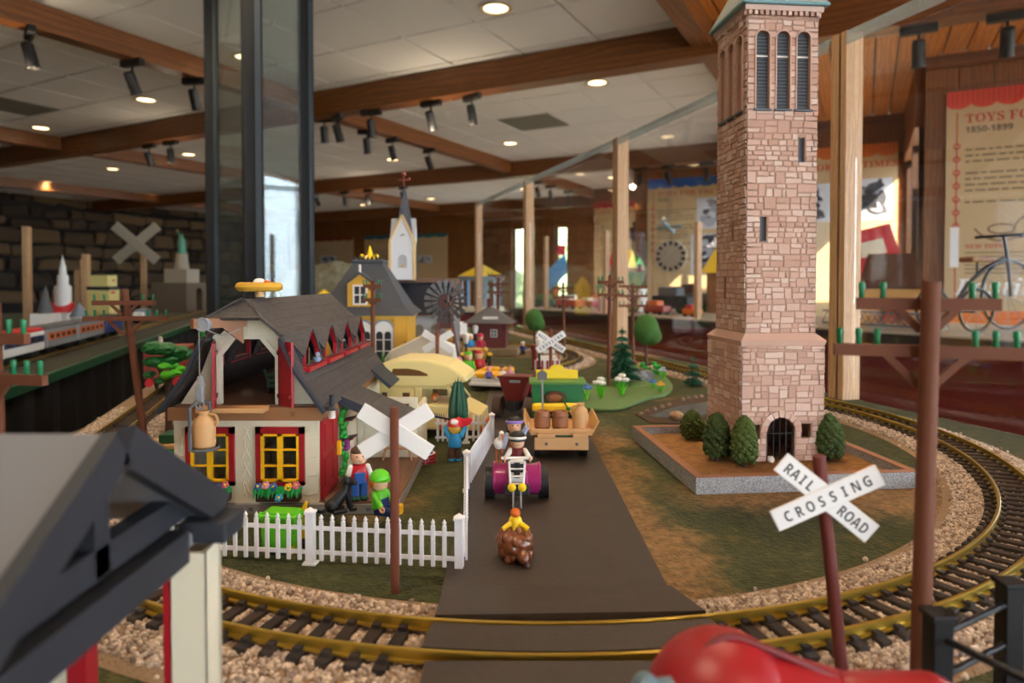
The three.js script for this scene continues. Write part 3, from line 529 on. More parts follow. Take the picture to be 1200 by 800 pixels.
// ================================================================ farmhouse
const HX = -0.346, HD = 0.862, HL = 0.40;
const shingle = (() => { const b = tex(512, 512, (u, v) => { const r = Math.floor(v * 16), f = v * 16 - r, x = (u * 20 + (r % 2) * 0.5) % 1; return grey(x < 0.07 || f < 0.09 ? 20 : 120 + 60 * f + 50 * noise(u, v, 128, 91)); }, [0.16, 0.16], false);
  const c = tex(512, 512, (u, v) => { const r = Math.floor(v * 16), x = u * 20 + (r % 2) * 0.5, k = noise(Math.floor(x) / 20 + 0.02, r / 16 + 0.02, 40, 92); return mixc([54, 51, 52], [82, 75, 71], 0.5 * k + 0.5 * noise(u, v, 90, 93)); }, [0.16, 0.16]);
  return mat(0xffffff, 0.6, { map: c, bumpMap: b, bumpScale: 0.0012, metric: true }); })();
const roofEdge = mat(0x2c323c, 0.6), wallCream = mat(0xdfd4b8, 0.6, { bumpMap: fineBump, bumpScale: 0.0004, metric: true }), bandBrown = mat(0x9a6a44, 0.6), floorWood = mat(0xffffff, 0.6, { map: woodTex([104, 72, 52], [142, 104, 76], [0.14, 0.05], 95), metric: true });
function casement(parent, x, y, w, h, z, frame, sash, cols, rows) {      // framed window with panes, in the x,y plane
  const g = new THREE.Group(); g.name = 'window'; parent.add(g); g.position.set(x, y, z);
  const f = 0.0085; mesh('window_frame', [box(w, f, 0.006, 0, h / 2 - f / 2, 0), box(w, f * 0.6, 0.006, 0, -h / 2 + f * 0.3, 0), box(f * 0.8, h, 0.006, -w / 2 + f * 0.4, 0, 0), box(f * 0.8, h, 0.006, w / 2 - f * 0.4, 0, 0)], frame, g);
  const iw = w - 1.6 * f, ih = h - 1.6 * f, bars = [], b = 0.0032;
  for (const s of [-1, 1]) { const cx = s * iw / 4, cw = iw / 2; bars.push(box(cw, b, 0.005, cx, ih / 2 - b / 2 - 0.0018, 0.001), box(cw, b, 0.005, cx, -ih / 2 + b / 2 - 0.0018, 0.001), box(b, ih, 0.005, cx - cw / 2 + b / 2, -0.0018, 0.001), box(b, ih, 0.005, cx + cw / 2 - b / 2, -0.0018, 0.001)); for (let r = 1; r < rows; r++) bars.push(box(cw, 0.0024, 0.004, cx, -ih / 2 + ih * r / rows - 0.0018, 0.001)); }
  mesh('sash', bars, sash, g);
  for (let i = 0; i < cols; i++) for (let r = 0; r < rows; r++) mesh('pane', box(iw / cols - 0.003, ih / rows - 0.002, 0.0008, -iw / 2 + iw * (i + 0.5) / cols, -ih / 2 + ih * (r + 0.5) / rows - 0.0018, -0.001), MT.glass, g);
  return g;
}
{
  const h = thing('toy_farmhouse', 'cream stone toy farmhouse with dark gambrel roof and open hayloft', 'toy house', W(HX, HD));
  mesh('base_plate', [rbox(0.202, 0.0135, HL + 0.012, 0.001, 0, 0.007, -HL / 2), rbox(0.098, 0.0135, 0.262, 0.001, 0.1495, 0.007, -0.125)], mat(0x88827c, 0.6), h);
  mesh('base_notch', [...Array(6)].map((_, i) => box(0.006, 0.005, 0.001, -0.08 + i * 0.044 + (i > 3 ? 0.02 : 0), 0.0075, 0.0066)), MT.mid, h);
  mesh('porch_floor', box(0.096, 0.003, 0.258, 0.1492, 0.0152, -0.125), floorWood, h);
  const y0 = 0.0137, y1 = 0.122, wx = 0.094, win = [[-0.046, 0.0755], [0.045, 0.0755]], ww = 0.063, wh = 0.076;
  const hole = ([x, y]) => [[x - ww / 2 + 0.002, y - wh / 2 + 0.002], [x + ww / 2 - 0.002, y - wh / 2 + 0.002], [x + ww / 2 - 0.002, y + wh / 2 - 0.002], [x - ww / 2 + 0.002, y + wh / 2 - 0.002]];
  mesh('front_wall', ext([[-wx, y0], [wx, y0], [wx, y1], [-wx, y1]], 0.006, 0, win.map(hole)).translate(0, 0, -0.006), wallCream, h);
  mesh('back_wall', box(2 * wx, y1 - y0, 0.006, 0, (y0 + y1) / 2, -HL + 0.003), wallCream, h);
  for (const s of [-1, 1]) mesh('side_wall', box(0.006, y1 - y0, HL - 0.012, s * (wx - 0.003), (y0 + y1) / 2, -HL / 2), wallCream, h);
  // embossed crazy-paving joints
  const relief = []; for (let i = 0; i < 30; i++) { const x = rr(-0.09, 0.09), y = rr(0.018, 0.116); if (win.some(w => Math.abs(x - w[0]) < 0.04 && Math.abs(y - w[1]) < 0.05)) continue; let p = V3(x, y, 0.0002), an = rr(0, 6); for (let k = 0; k < 3; k++) { an += rr(-1.1, 1.1); const q = p.clone().add(V3(Math.cos(an) * 0.009, Math.sin(an) * 0.011, 0)); if (Math.abs(q.x) > 0.092 || q.y < 0.015 || q.y > 0.12 || win.some(w => Math.abs(q.x - w[0]) < 0.033 && Math.abs(q.y - w[1]) < 0.04)) break; relief.push(bar(p, q, 0.0009, 5)); p = q; } }
  for (let i = 0; i < 4; i++) { const y = 0.024 + i * 0.024; relief.push(bar([-0.092, y, 0.0002], [-0.08, y + 0.004, 0.0002], 0.0009, 5), bar([0.081, y, 0.0002], [0.0925, y + 0.003, 0.0002], 0.0009, 5), bar([-0.006, y, 0.0002], [0.003, y + 0.018, 0.0002], 0.0009, 5), bar([0.005, y, 0.0002], [-0.003, y + 0.018, 0.0002], 0.0009, 5)); }
  mesh('stone_relief', relief, wallCream, h);
  win.forEach(w => casement(h, w[0], w[1], ww, wh, 0.0015, MT.red, MT.yellow, 4, 3));
  mesh('band', box(0.2, 0.017, HL + 0.008, 0, 0.1305, -HL / 2), bandBrown, h);
  mesh('band_stud', [-0.062, 0.062].map(x => box(0.006, 0.006, 0.001, x, 0.131, 0.0044)), MT.brown, h);
  mesh('loft_floor', box(0.19, 0.002, HL - 0.01, 0, 0.1402, -HL / 2), floorWood, h);
  mesh('loft_step', rbox(0.086, 0.0065, 0.024, 0.001, -0.012, 0.1385, 0.012), MT.tan, h);
  // gables
  const gab = [[-0.091, 0.1395], [0.091, 0.1395], [0.061, 0.185], [0.047, 0.222], [0.018, 0.252], [-0.018, 0.252], [-0.047, 0.222], [-0.061, 0.185]], opn = [[-0.036, 0.1395 + 0.0008], [0.036, 0.1403], [0.036, 0.207], [0.019, 0.2265], [-0.019, 0.2265], [-0.036, 0.207]];
  for (const z of [-0.016, -HL + 0.008]) mesh('gable', ext(gab, 0.006, 0, [opn]).translate(0, 0, z), wallCream, h);
  mesh('loft_frame', [box(0.0075, 0.068, 0.0035, -0.0395, 0.1735, -0.0085), box(0.0075, 0.068, 0.0035, 0.0395, 0.1735, -0.0085), box(0.09, 0.0055, 0.0035, 0, 0.2295, -0.0085), beam([-0.038, 0.205, -0.0085], [-0.018, 0.229, -0.0085], 0.004, 0.006), beam([0.038, 0.205, -0.0085], [0.018, 0.229, -0.0085], 0.004, 0.006), ...[-0.012, 0, 0.012].map(x => box(0.0006, 0.03, 0.001, x, 0.247, -0.0099))], mat(0xd8cfb8, 0.55), h);
  // roof: strips along the length; dormer gaps on the right
  const pr = [[0, 0.279], [0.05, 0.231], [0.068, 0.19], [0.106, 0.136]], zf = 0.012, zb = -HL - 0.006, th = 0.004;
  const strip = (s, a, b, z0, z1) => slab(s > 0 ? [[a[0], a[1], z0], [b[0], b[1], z0], [b[0], b[1], z1], [a[0], a[1], z1]] : [[-a[0], a[1], z1], [-b[0], b[1], z1], [-b[0], b[1], z0], [-a[0], a[1], z0]], th);
  const dz = [-0.055, -0.152, -0.25, -0.347], dw = 0.034;
  for (const s of [-1, 1]) { mesh('roof_upper', strip(s, pr[0], pr[1], zf - 0.012, zb), shingle, h); mesh('roof_lower', strip(s, pr[2], pr[3], zf, zb), shingle, h);
    let z = zf; for (const d of [...dz, null]) { const e = d === null ? zb : d + dw; mesh('roof_middle', strip(s, pr[1], pr[2], z, e), shingle, h); z = d - dw; } }
  mesh('hip_end', slab([[-0.033, 0.257, 0.034], [0.033, 0.257, 0.034], [0.0045, 0.2795, -0.006], [-0.0045, 0.2795, -0.006]], 0.004), shingle, h);
  mesh('hip_cheek', [slab([[0.033, 0.257, 0.034], [0.05, 0.232, 0.0], [0.0, 0.279, 0.0], [0.0045, 0.2795, -0.006]], 0.003), slab([[-0.0045, 0.2795, -0.006], [0, 0.279, 0], [-0.05, 0.232, 0.0], [-0.033, 0.257, 0.034]], 0.003)], shingle, h);
  for (const s of [-1, 1]) mesh('verge_board', [1, 2].map(i => beam([s * pr[i][0], pr[i][1] - 0.002, zf + 0.001], [s * pr[i + 1][0], pr[i + 1][1] - 0.002, zf + 0.001], 0.011, 0.004).translate(0, 0, 0)), roofEdge, h);
  for (const side of [1, -1]) for (const d of dz) {
    const g = new THREE.Group(); g.name = 'dormer'; h.add(g); if (side < 0) { g.rotation.y = PI; g.position.z = 2 * d; } const X = 0.0675, yb = 0.186, yk = 0.207, ya = 0.24;
    mesh('dormer_cheek', [-1, 1].map(k => slab([[0.046, 0.232, d + k * dw], [X, yk, d + k * dw], [X, yb, d + k * dw], [0.064, yb, d + k * dw]], k * 0.003)), roofEdge, g);
    mesh('dormer_roof', [-1, 1].map(k => slab(k > 0 ? [[0.044, ya + 0.002, d], [X + 0.004, ya - 0.001, d], [X + 0.004, yk - 0.004, d + dw * 1.12], [0.044, 0.232, d + dw * 1.12]].reverse() : [[0.044, ya + 0.002, d], [X + 0.004, ya - 0.001, d], [X + 0.004, yk - 0.004, d - dw * 1.12], [0.044, 0.232, d - dw * 1.12]], 0.003)), shingle, g);
    mesh('dormer_frame', [beam([X, yb, d + dw - 0.004], [X, yk, d + dw - 0.004], 0.005, 0.005), beam([X, yb, d - dw + 0.004], [X, yk, d - dw + 0.004], 0.005, 0.005), beam([X, yk, d + dw - 0.004], [X, ya - 0.003, d], 0.005, 0.005), beam([X, yk, d - dw + 0.004], [X, ya - 0.003, d], 0.005, 0.005)], MT.red, g);
    mesh('dormer_sill', rbox(0.013, 0.006, 2 * dw + 0.012, 0.001, X + 0.0055, yb - 0.001, d), MT.red, g);
  }
  // hayloft doors
  for (const s of [-1, 1]) { const o = mesh('loft_door', [box(0.034, 0.083, 0.0035, s * 0.017, 0, 0), box(0.03, 0.004, 0.002, s * 0.017, 0.028, 0.0026), box(0.03, 0.004, 0.002, s * 0.017, -0.028, 0.0026)], MT.red, h); o.position.set(s * 0.042, 0.183, -0.005); o.rotation.y = s > 0 ? -0.75 : 1.93;
    mesh('hinge', [ball(0.0035, 0, 0.026, 0), ball(0.0035, 0, -0.03, 0)], MT.black, o); }
  // hoist
  const hz = new THREE.Group(); hz.name = 'hoist'; h.add(hz);
  mesh('hoist_beam', [beam([0.002, 0.2505, 0.006], [-0.045, 0.2505, 0.05], 0.012, 0.012), ext([[0, 0], [0.026, 0], [0.026, -0.022]], 0.006).rotateY(0.75).translate(-0.02, 0.2445, 0.026)], MT.brown, hz);
  mesh('pulley', [cyl(0.0075, 0.0075, 0.012, -0.032, 0.2495, 0.045, 16, PI / 2).rotateY(0), tor(0.0078, 0.0012, -0.032, 0.2495, 0.051, 0)], MT.grey, hz);
  mesh('rope', [bar([-0.036, 0.247, 0.051], [-0.036, 0.148, 0.051], 0.0007), tube([[-0.03, 0.244, 0.05], [-0.012, 0.236, 0.04], [0.006, 0.243, 0.03]], 0.0008)], mat(0x8a8580, 0.8), hz);
  mesh('hook', [rbox(0.009, 0.02, 0.006, 0.001, -0.036, 0.165, 0.051), tor(0.005, 0.0012, -0.036, 0.151, 0.051, 0), rbox(0.006, 0.014, 0.005, 0.001, -0.034, 0.18, 0.051, 0, 0, 0.3)], MT.grey, hz);
  mesh('lift_tray', [tor(0.0165, 0.0018, -0.031, 0.0985, 0.051, PI / 2, 24), cyl(0.0165, 0.0165, 0.002, -0.031, 0.0975, 0.051, 24), rbox(0.004, 0.054, 0.003, 0.001, -0.041, 0.124, 0.0665), rbox(0.004, 0.054, 0.003, 0.001, -0.031, 0.126, 0.0355), tube([[-0.041, 0.15, 0.066], [-0.037, 0.156, 0.055], [-0.031, 0.152, 0.036]], 0.0016)], MT.mid, hz);
  // front door on the right side, wall lamp, vine
  const dg = new THREE.Group(); dg.name = 'door'; h.add(dg); dg.position.set(wx + 0.0022, 0.0675, -0.044);
  mesh('door_leaf', [box(0.004, 0.104, 0.076, 0, 0, 0), ...[[0.028, 0.02], [0.028, -0.02], [-0.018, 0.02], [-0.018, -0.02]].map(([y, z]) => box(0.002, 0.036, 0.024, 0.0024, y, z))], MT.red, dg);
  mesh('handle', rbox(0.007, 0.021, 0.006, 0.002, 0.006, 0.0, -0.028), MT.yellow, dg);
  const lp = new THREE.Group(); lp.name = 'wall_lamp'; h.add(lp); lp.position.set(wx + 0.018, 0.135, 0.0);
  mesh('lamp_cap', [cone(0.0085, 0.007, 0, 0.004, 0, 12), cyl(0.0035, 0.0035, 0.014, 0, 0.013, 0, 10), rbox(0.02, 0.004, 0.004, 0.001, -0.008, 0.004, 0)], MT.dark, lp); mesh('lamp_glass', cyl(0.0045, 0.005, 0.011, 0, -0.005, 0, 12), mat(0xd9c9bd, 0.3), lp);
  { const gs = [], fl = []; for (let i = 0; i < 26; i++) { const y = 0.02 + i * 0.0042; gs.push(ball(0.0065, wx + 0.006 + rr(-0.002, 0.004), y, -0.105 + rr(-0.008, 0.008) + 0.004 * Math.sin(i), 0.7, 0.7, 1.1, 8)); } for (let i = 0; i < 6; i++) fl.push(ball(0.004, wx + 0.012, 0.06 + (i % 3) * 0.005, -0.098 - (i > 2) * 0.006, 1, 1, 1, 8));
    const v = mesh('climbing_vine', gs, MT.leaf, h); v.userData.label = 'green climbing plant'; mesh('vine_flowers', fl, plastic(0x8a2f80, 0.4), v); }
  mesh('wall_shelf', [slab([[wx + 0.001, 0.098, -0.1], [wx + 0.02, 0.102, -0.1], [wx + 0.02, 0.102, -0.13], [wx + 0.001, 0.098, -0.13]], 0.002), slab([[wx + 0.001, 0.07, -0.1], [wx + 0.02, 0.074, -0.1], [wx + 0.02, 0.074, -0.13], [wx + 0.001, 0.07, -0.13]], 0.002)], MT.maroon, h);
  // porch annex: plank wall with a yellow window, lean-to roof
  const az = -0.215; mesh('annex_wall', [box(0.098, 0.098, 0.006, 0.144, 0.065, az), box(0.006, 0.078, 0.12, 0.19, 0.055, az - 0.055), ...Array.from({ length: 5 }, (_, i) => box(0.0012, 0.098, 0.001, 0.105 + i * 0.019, 0.065, az + 0.0033))], wallCream, h);
  casement(h, 0.158, 0.078, 0.042, 0.052, az + 0.005, MT.red, MT.yellow, 2, 2);
  mesh('annex_roof', slab([[0.097, 0.142, -0.075], [0.20, 0.098, -0.075], [0.20, 0.098, -0.185], [0.097, 0.142, -0.185]], 0.009), shingle, h);
  mesh('annex_fascia', slab([[0.097, 0.143, -0.0748], [0.20, 0.099, -0.0748], [0.20, 0.086, -0.0748], [0.097, 0.130, -0.0748]].reverse(), 0.002), roofEdge, h);
  mesh('annex_rear_roof', [slab([[0.1, 0.148, -0.3], [0.135, 0.118, -0.3], [0.135, 0.118, -0.385], [0.1, 0.148, -0.385]], 0.006)], roofEdge, h);
  mesh('porch_rail', [rbox(0.05, 0.004, 0.003, 0.001, 0.163, 0.052, az + 0.022), rbox(0.05, 0.004, 0.003, 0.001, 0.163, 0.036, az + 0.022), bar([0.14, 0.017, az + 0.022], [0.15, 0.05, az + 0.022], 0.0018), bar([0.186, 0.017, az + 0.022], [0.178, 0.05, az + 0.022], 0.0018)], MT.tan, h);
  // things on and in the house
  const jug = thing('clay_jug', 'tan clay jug hanging on the hoist tray before the hayloft', 'jug', W(HX - 0.031, HD - 0.051, 0.0992));
  mesh('jug_body', lathe([[0, 0], [0.0125, 0], [0.0135, 0.004], [0.0135, 0.026], [0.011, 0.035], [0.006, 0.039], [0.0058, 0.042], [0.0072, 0.0445], [0.005, 0.045], [0, 0.044]]), MT.tan, jug); mesh('handle', tube([[0.0065, 0.041, 0], [0.014, 0.039, 0], [0.0165, 0.031, 0], [0.0125, 0.026, 0]], 0.0018), MT.tan, jug);
  const nest = thing('stork_nest', 'round yellow straw nest on the dark farmhouse roof ridge', 'nest', W(HX - 0.004, HD + 0.06, 0.281));
  mesh('nest_ring', [bumpy(tor(0.025, 0.0062, 0, 0.0135, 0, PI / 2, 40), 0.0006, 900), cyl(0.025, 0.022, 0.004, 0, 0.0105, 0, 20)], mat(0xc99a2e, 0.8), nest); mesh('nest_post', cyl(0.0055, 0.0065, 0.0105, 0, 0.005, 0, 12), MT.tan, nest);
  const chick = thing('stork_chick', 'white toy stork chick with orange beak in the roof nest', 'toy bird', W(HX - 0.004, HD + 0.06, 0.2935));
  mesh('bird_body', [ball(0.0085, 0, 0.006, 0, 1.1, 0.85, 0.8)], MT.white, chick); mesh('beak', [ball(0.0045, 0.011, 0.007, 0.001, 1, 0.9, 0.9)], MT.orange, chick);
  const wag = thing('toy_hay_cart', 'small dark green slatted cart inside the hayloft', 'toy cart', W(HX + 0.012, HD + 0.1, 0.1413), 0.1);
  mesh('cart_body', [box(0.034, 0.005, 0.03, 0, 0.012, 0), box(0.034, 0.005, 0.003, 0, 0.02, 0.0155), box(0.034, 0.005, 0.003, 0, 0.028, 0.0155), box(0.003, 0.022, 0.004, -0.017, 0.025, 0.015, 0, 0, 0.3), box(0.003, 0.022, 0.004, 0.017, 0.025, 0.015, 0, 0, -0.3)], MT.deep, wag); for (const [x, z] of [[-1, -1], [-1, 1], [1, -1], [1, 1]]) mesh('wheel', cyl(0.005, 0.005, 0.003, x * 0.0145, 0.0052, z * 0.012, 14, 0, PI / 2), MT.black, wag);
  mesh('milk_can', lathe([[0, 0.015], [0.008, 0.015], [0.008, 0.03], [0.005, 0.036], [0.0065, 0.04], [0, 0.04]]), MT.grey, wag);
  const pig = thing('grey_toy_bird', 'small blue grey toy bird perched on the first dormer sill', 'toy bird', W(HX + 0.0745, HD + 0.062, 0.1885));
  mesh('bird_body', [ball(0.006, 0, 0.0062, 0, 1, 0.9, 1.2), ball(0.0036, 0.002, 0.0122, 0.004)], plastic(0x7c8faa, 0.4), pig); mesh('beak', cone(0.0012, 0.003, 0.0025, 0.0118, 0.0085, 8), MT.gold, pig);
}
// flower boxes
const petalMats = [MT.blue, MT.pink, MT.yellow, plastic(0xd0637e, 0.4), MT.sky];
function flowerBox(label, p, cols) {
  const t = thing('flower_box', label, 'flower box', p, 0, undefined);
  mesh('trough', rbox(0.056, 0.0125, 0.0125, 0.0012, 0, 0.00625, 0), MT.darkBrown, t);
  const gs = []; for (let i = 0; i < 38; i++) { const x = rr(-0.03, 0.03), L = rr(0.009, 0.015); gs.push(new THREE.ConeGeometry(0.0028, L, 5).scale(1, 1, 0.5).rotateX(PI - rr(0.15, 0.5)).translate(x, 0.0135 - rr(0, 0.004), 0.0085 + rr(-0.002, 0.002))); } gs.push(rbox(0.06, 0.008, 0.012, 0.003, 0, 0.0145, 0.002));
  mesh('leaves', gs, plastic(0x1fa04c, 0.42), t);
  cols.forEach((c, i) => { const x = -0.0245 + i * 0.0122 * 4 / Math.max(4, cols.length - 1) * 1, y = i === 3 ? 0.0075 : 0.0195 + (i % 2) * 0.002, z = i === 3 ? 0.0135 : 0.006, gs2 = []; for (let k = 0; k < 5; k++) gs2.push(ball(0.0026, Math.cos(k * 1.2566) * 0.0031, Math.sin(k * 1.2566) * 0.0031, 0, 1, 1, 0.5, 8)); const f = mesh('flower', gs2.map(g => g.rotateX(-0.6).translate(x, y, z)), petalMats[c], t); mesh('flower_centre', ball(0.0017, x, y + 0.0012, z + 0.0014, 1, 1, 1, 8), MT.bright, f); });
  return t;
}
flowerBox('brown window box with pink, blue and yellow flowers under the right farmhouse window', W(HX + 0.045, HD - 0.009, 0.0195), [0, 1, 0, 4, 2, 3]);
flowerBox('brown window box partly behind the grey roof, with blue and red flowers', W(HX - 0.046, HD - 0.009, 0.0195), [0, 0, 1, 4, 0, 3]);
// wheeled bin on the lawn
{
  const t = thing('wheelie_bin', 'lime green toy wheelie bin standing on the lawn behind the fence', 'bin', at(331, 645), -0.15); t.scale.setScalar(0.74);
  mesh('bin_body', ext([[-0.0235, 0], [0.0235, 0], [0.027, 0.05], [-0.027, 0.05]], 0.034, 0.0015).translate(0, 0.004, -0.017), MT.lime, t);
  mesh('lid', [rbox(0.058, 0.006, 0.04, 0.002, 0, 0.0565, 0), ball(0.0045, -0.0285, 0.0575, 0.012), rbox(0.05, 0.003, 0.03, 0.001, 0, 0.0605, 0)], MT.lime, t);
  mesh('handle', [rbox(0.005, 0.05, 0.005, 0.001, 0.028, 0.04, -0.016, 0, -0.1), rbox(0.005, 0.014, 0.005, 0.001, 0.03, 0.0655, -0.014, 0, 0, -0.5), rbox(0.007, 0.012, 0.01, 0.001, 0.021, 0.0085, 0.013)], MT.yellow, t);
  for (const s of [-1, 1]) mesh('wheel', cyl(0.0075, 0.0075, 0.0055, s * 0.0265, 0.0077, -0.013, 16, 0, PI / 2), MT.black, t);
}
// black dog on the porch
{
  const t = thing('black_toy_dog', 'black toy dog sitting on the porch by the red door', 'toy dog', at(396, 600, 0.0168), 0.5), k = MT.black;
  mesh('dog_body', [bar([-0.006, 0.009, 0], [0.010, 0.026, 0], 0.0088, 12, 0.0065), ball(0.0092, -0.006, 0.009, 0, 1.1, 1, 1.05), ball(0.0062, 0.0135, 0.036, 0, 1.15, 1, 0.95), bar([0.009, 0.024, 0], [0.0125, 0.036, 0], 0.0055, 10, 0.005), bar([0.016, 0.035, 0], [0.0235, 0.033, 0], 0.0036, 10, 0.003),
    bar([0.011, 0.022, 0.004], [0.0155, 0.0025, 0.005], 0.0032, 8, 0.0026), bar([0.011, 0.022, -0.004], [0.0155, 0.0025, -0.005], 0.0032, 8, 0.0026), rbox(0.009, 0.0045, 0.005, 0.0015, 0.0175, 0.0024, 0.005), rbox(0.009, 0.0045, 0.005, 0.0015, 0.0175, 0.0024, -0.005), rbox(0.018, 0.005, 0.006, 0.002, 0.001, 0.003, 0.008), rbox(0.018, 0.005, 0.006, 0.002, 0.001, 0.003, -0.008), tube([[-0.013, 0.006, 0], [-0.02, 0.004, 0.002], [-0.026, 0.007, 0.006]], 0.0022)], k, t);
  mesh('ear', [ball(0.004, 0.0115, 0.038, 0.006, 0.7, 1.3, 0.4, 8), ball(0.004, 0.0115, 0.038, -0.006, 0.7, 1.3, 0.4, 8)], k, t);
}
toyFigure('toy figure in red waistcoat and blue overalls standing on the porch', at(421, 585, 0.0168), 0.35, { hair: MT.darkBrown, top: MT.cherry, arm: MT.white, legs: MT.blue, shoe: MT.deep, bib: MT.blue });
toyFigure('toy figure in green cap and navy dungarees sitting on the porch edge', at(445, 601, 0.0168), 1.15, { hair: MT.orange, cap: MT.lime, top: MT.lime, legs: MT.navy, shoe: MT.yellow, bib: MT.navy, sit: true, armUp: [0.9, 0.5] });
// ================================================================ crossing signs
function signFace(words) {
  const c = document.createElement('canvas'); c.width = 1024; c.height = 160; const x = c.getContext('2d'); x.fillStyle = '#f1f1ee'; x.fillRect(0, 0, 1024, 160); x.fillStyle = '#1d2226'; x.textAlign = 'center'; x.textBaseline = 'middle'; x.font = 'bold 118px sans-serif';
  words.forEach(([w, cx, wd]) => { const n = w.length; for (let i = 0; i < n; i++) x.fillText(w[i], cx - wd / 2 + wd * (i + 0.5) / n, 84); }); const t = new THREE.CanvasTexture(c); t.colorSpace = THREE.SRGBColorSpace; return mat(0xffffff, 0.4, { map: t });
}
const faceRail = signFace([['RAIL', 205, 330], ['ROAD', 819, 330]]), faceCross = signFace([['CROSSING', 512, 900]]);
function crossbuck(label, p, h, lean, turn, L, w, r, showText, pole, tilt = 0.62) {
  const t = thing('crossing_sign', label, 'crossing sign', p, turn); const top = V3(lean[0], h, lean[1]);
  mesh('pole', bar([0, 0, 0], top, r, 14), pole, t);
  const c = top.clone().multiplyScalar(showText ? 0.83 : 0.862).add(V3(0, 0, showText ? r + 0.0016 : -r - 0.0016)), g = new THREE.Group(); g.name = 'crossbuck'; g.position.copy(c); t.add(g); g.rotation.z = lean[0] ? -0.1 : 0;
  [[-tilt, faceRail, 0], [tilt, faceCross, 0.0016]].forEach(([a, face, z]) => { const b = mesh('board', rbox(L, w, 0.0018, 0.0006, 0, 0, 0, 0, 0, 0, 1), MT.white, g); b.position.z = showText ? z : -z; b.rotation.z = a;
    if (showText) mesh('lettering', new THREE.PlaneGeometry(L * 0.97, w * 0.9).translate(0, 0, 0.00105), face, b); });
  if (!showText) mesh('bolt', [ball(0.0014, 0, 0, 0.001, 1, 1, 0.6, 8)], MT.grey, g); return t;
}
crossbuck('white crossed boards seen from behind on a rusty pole by the lawn fence', at(463, 694), 0.181, [0, 0], 0.0, 0.08, 0.0165, 0.0042, false, MT.barkPole, 0.56);
crossbuck('railroad crossing sign on a leaning rusty pole beside the near track', W(0.2485, 0.492), 0.173, [-0.0195, 0], -0.12, 0.083, 0.0165, 0.0046, true, mat(0x6a2a20, 0.6), 0.57);
// ================================================================ telephone poles
function telePole(label, p, h, lean, arms, r = 0.0062, turn = 0, side = 1) {      // arms: [height, half length, pegs per side]
  const t = thing('telephone_pole', label, 'telephone pole', p, turn), top = V3(lean[0], h, lean[1]), on = y => top.clone().multiplyScalar(y / h);
  mesh('pole', bar([0, 0, 0], top, r, 12, r * 0.9), MT.poleBrown, t);
  for (const [y, L, n] of arms) {
    const c = on(y), m = mesh('crossarm', box(2 * L, 0.0085, 0.006, c.x, c.y, c.z + side * (r + 0.0028)), MT.poleBrown, t);
    mesh('brace', [-1, 1].map(s => beam([c.x + s * L * 0.42, c.y - 0.003, c.z + side * (r + 0.002)], [c.x + s * 0.004, c.y - L * 0.42, c.z + side * (r + 0.0015)], 0.004, 0.005)), MT.poleBrown, m);
    for (const s of [-1, 1]) for (let i = 0; i < n; i++) mesh('insulator', lathe([[0, 0], [0.002, 0], [0.0019, 0.006], [0.0024, 0.0066], [0.0022, 0.0105], [0.0016, 0.0115], [0, 0.0116]], c.x + s * L * (0.93 - i * 0.62 / Math.max(1, n)), c.y + 0.0043, c.z + side * (r + 0.0028), 10), MT.insulator, m);
  } return t;
}
telePole('large brown telephone pole with green insulators by the black fence', W(0.2865, 0.462), 0.303, [0.004, 0], [[0.287, 0.0445, 2], [0.2535, 0.059, 3]], 0.0068, -0.3, -1);
telePole('brown telephone pole at the near left with green insulators', W(-0.431, 0.555), 0.285, [-0.004, 0], [[0.2565, 0.046, 2], [0.2235, 0.062, 3]], 0.0075, -0.2);
telePole('brown telephone pole leaning beside the left curve of track', at(170, 518), 0.287, [-0.033, 0], [[0.262, 0.055, 2], [0.233, 0.075, 3]], 0.0068, 0.1);
telePole('dark telephone pole beside the toy fir tree', at(713, 456), 0.318, [0.004, 0], [[0.298, 0.036, 2], [0.263, 0.036, 2]], 0.006);
telePole('telephone pole with three crossarms behind the round tree by the glass', at(742, 430, 0.002), 0.292, [-0.004, 0], [[0.28, 0.05, 2], [0.247, 0.05, 2], [0.213, 0.05, 2]], 0.0062);
telePole('telephone pole behind the far crossing sign', at(661, 417), 0.296, [-0.004, 0], [[0.272, 0.042, 2], [0.235, 0.042, 2]], 0.006);
telePole('telephone pole in front of the yellow mansion', W(-0.341, 1.62), 0.302, [0.003, 0], [[0.289, 0.022, 2], [0.256, 0.022, 2]], 0.006);
telePole('telephone pole beside the brown toy station', at(583, 407), 0.318, [0.006, 0], [[0.325, 0.05, 2], [0.285, 0.05, 2], [0.25, 0.05, 2]], 0.0062);

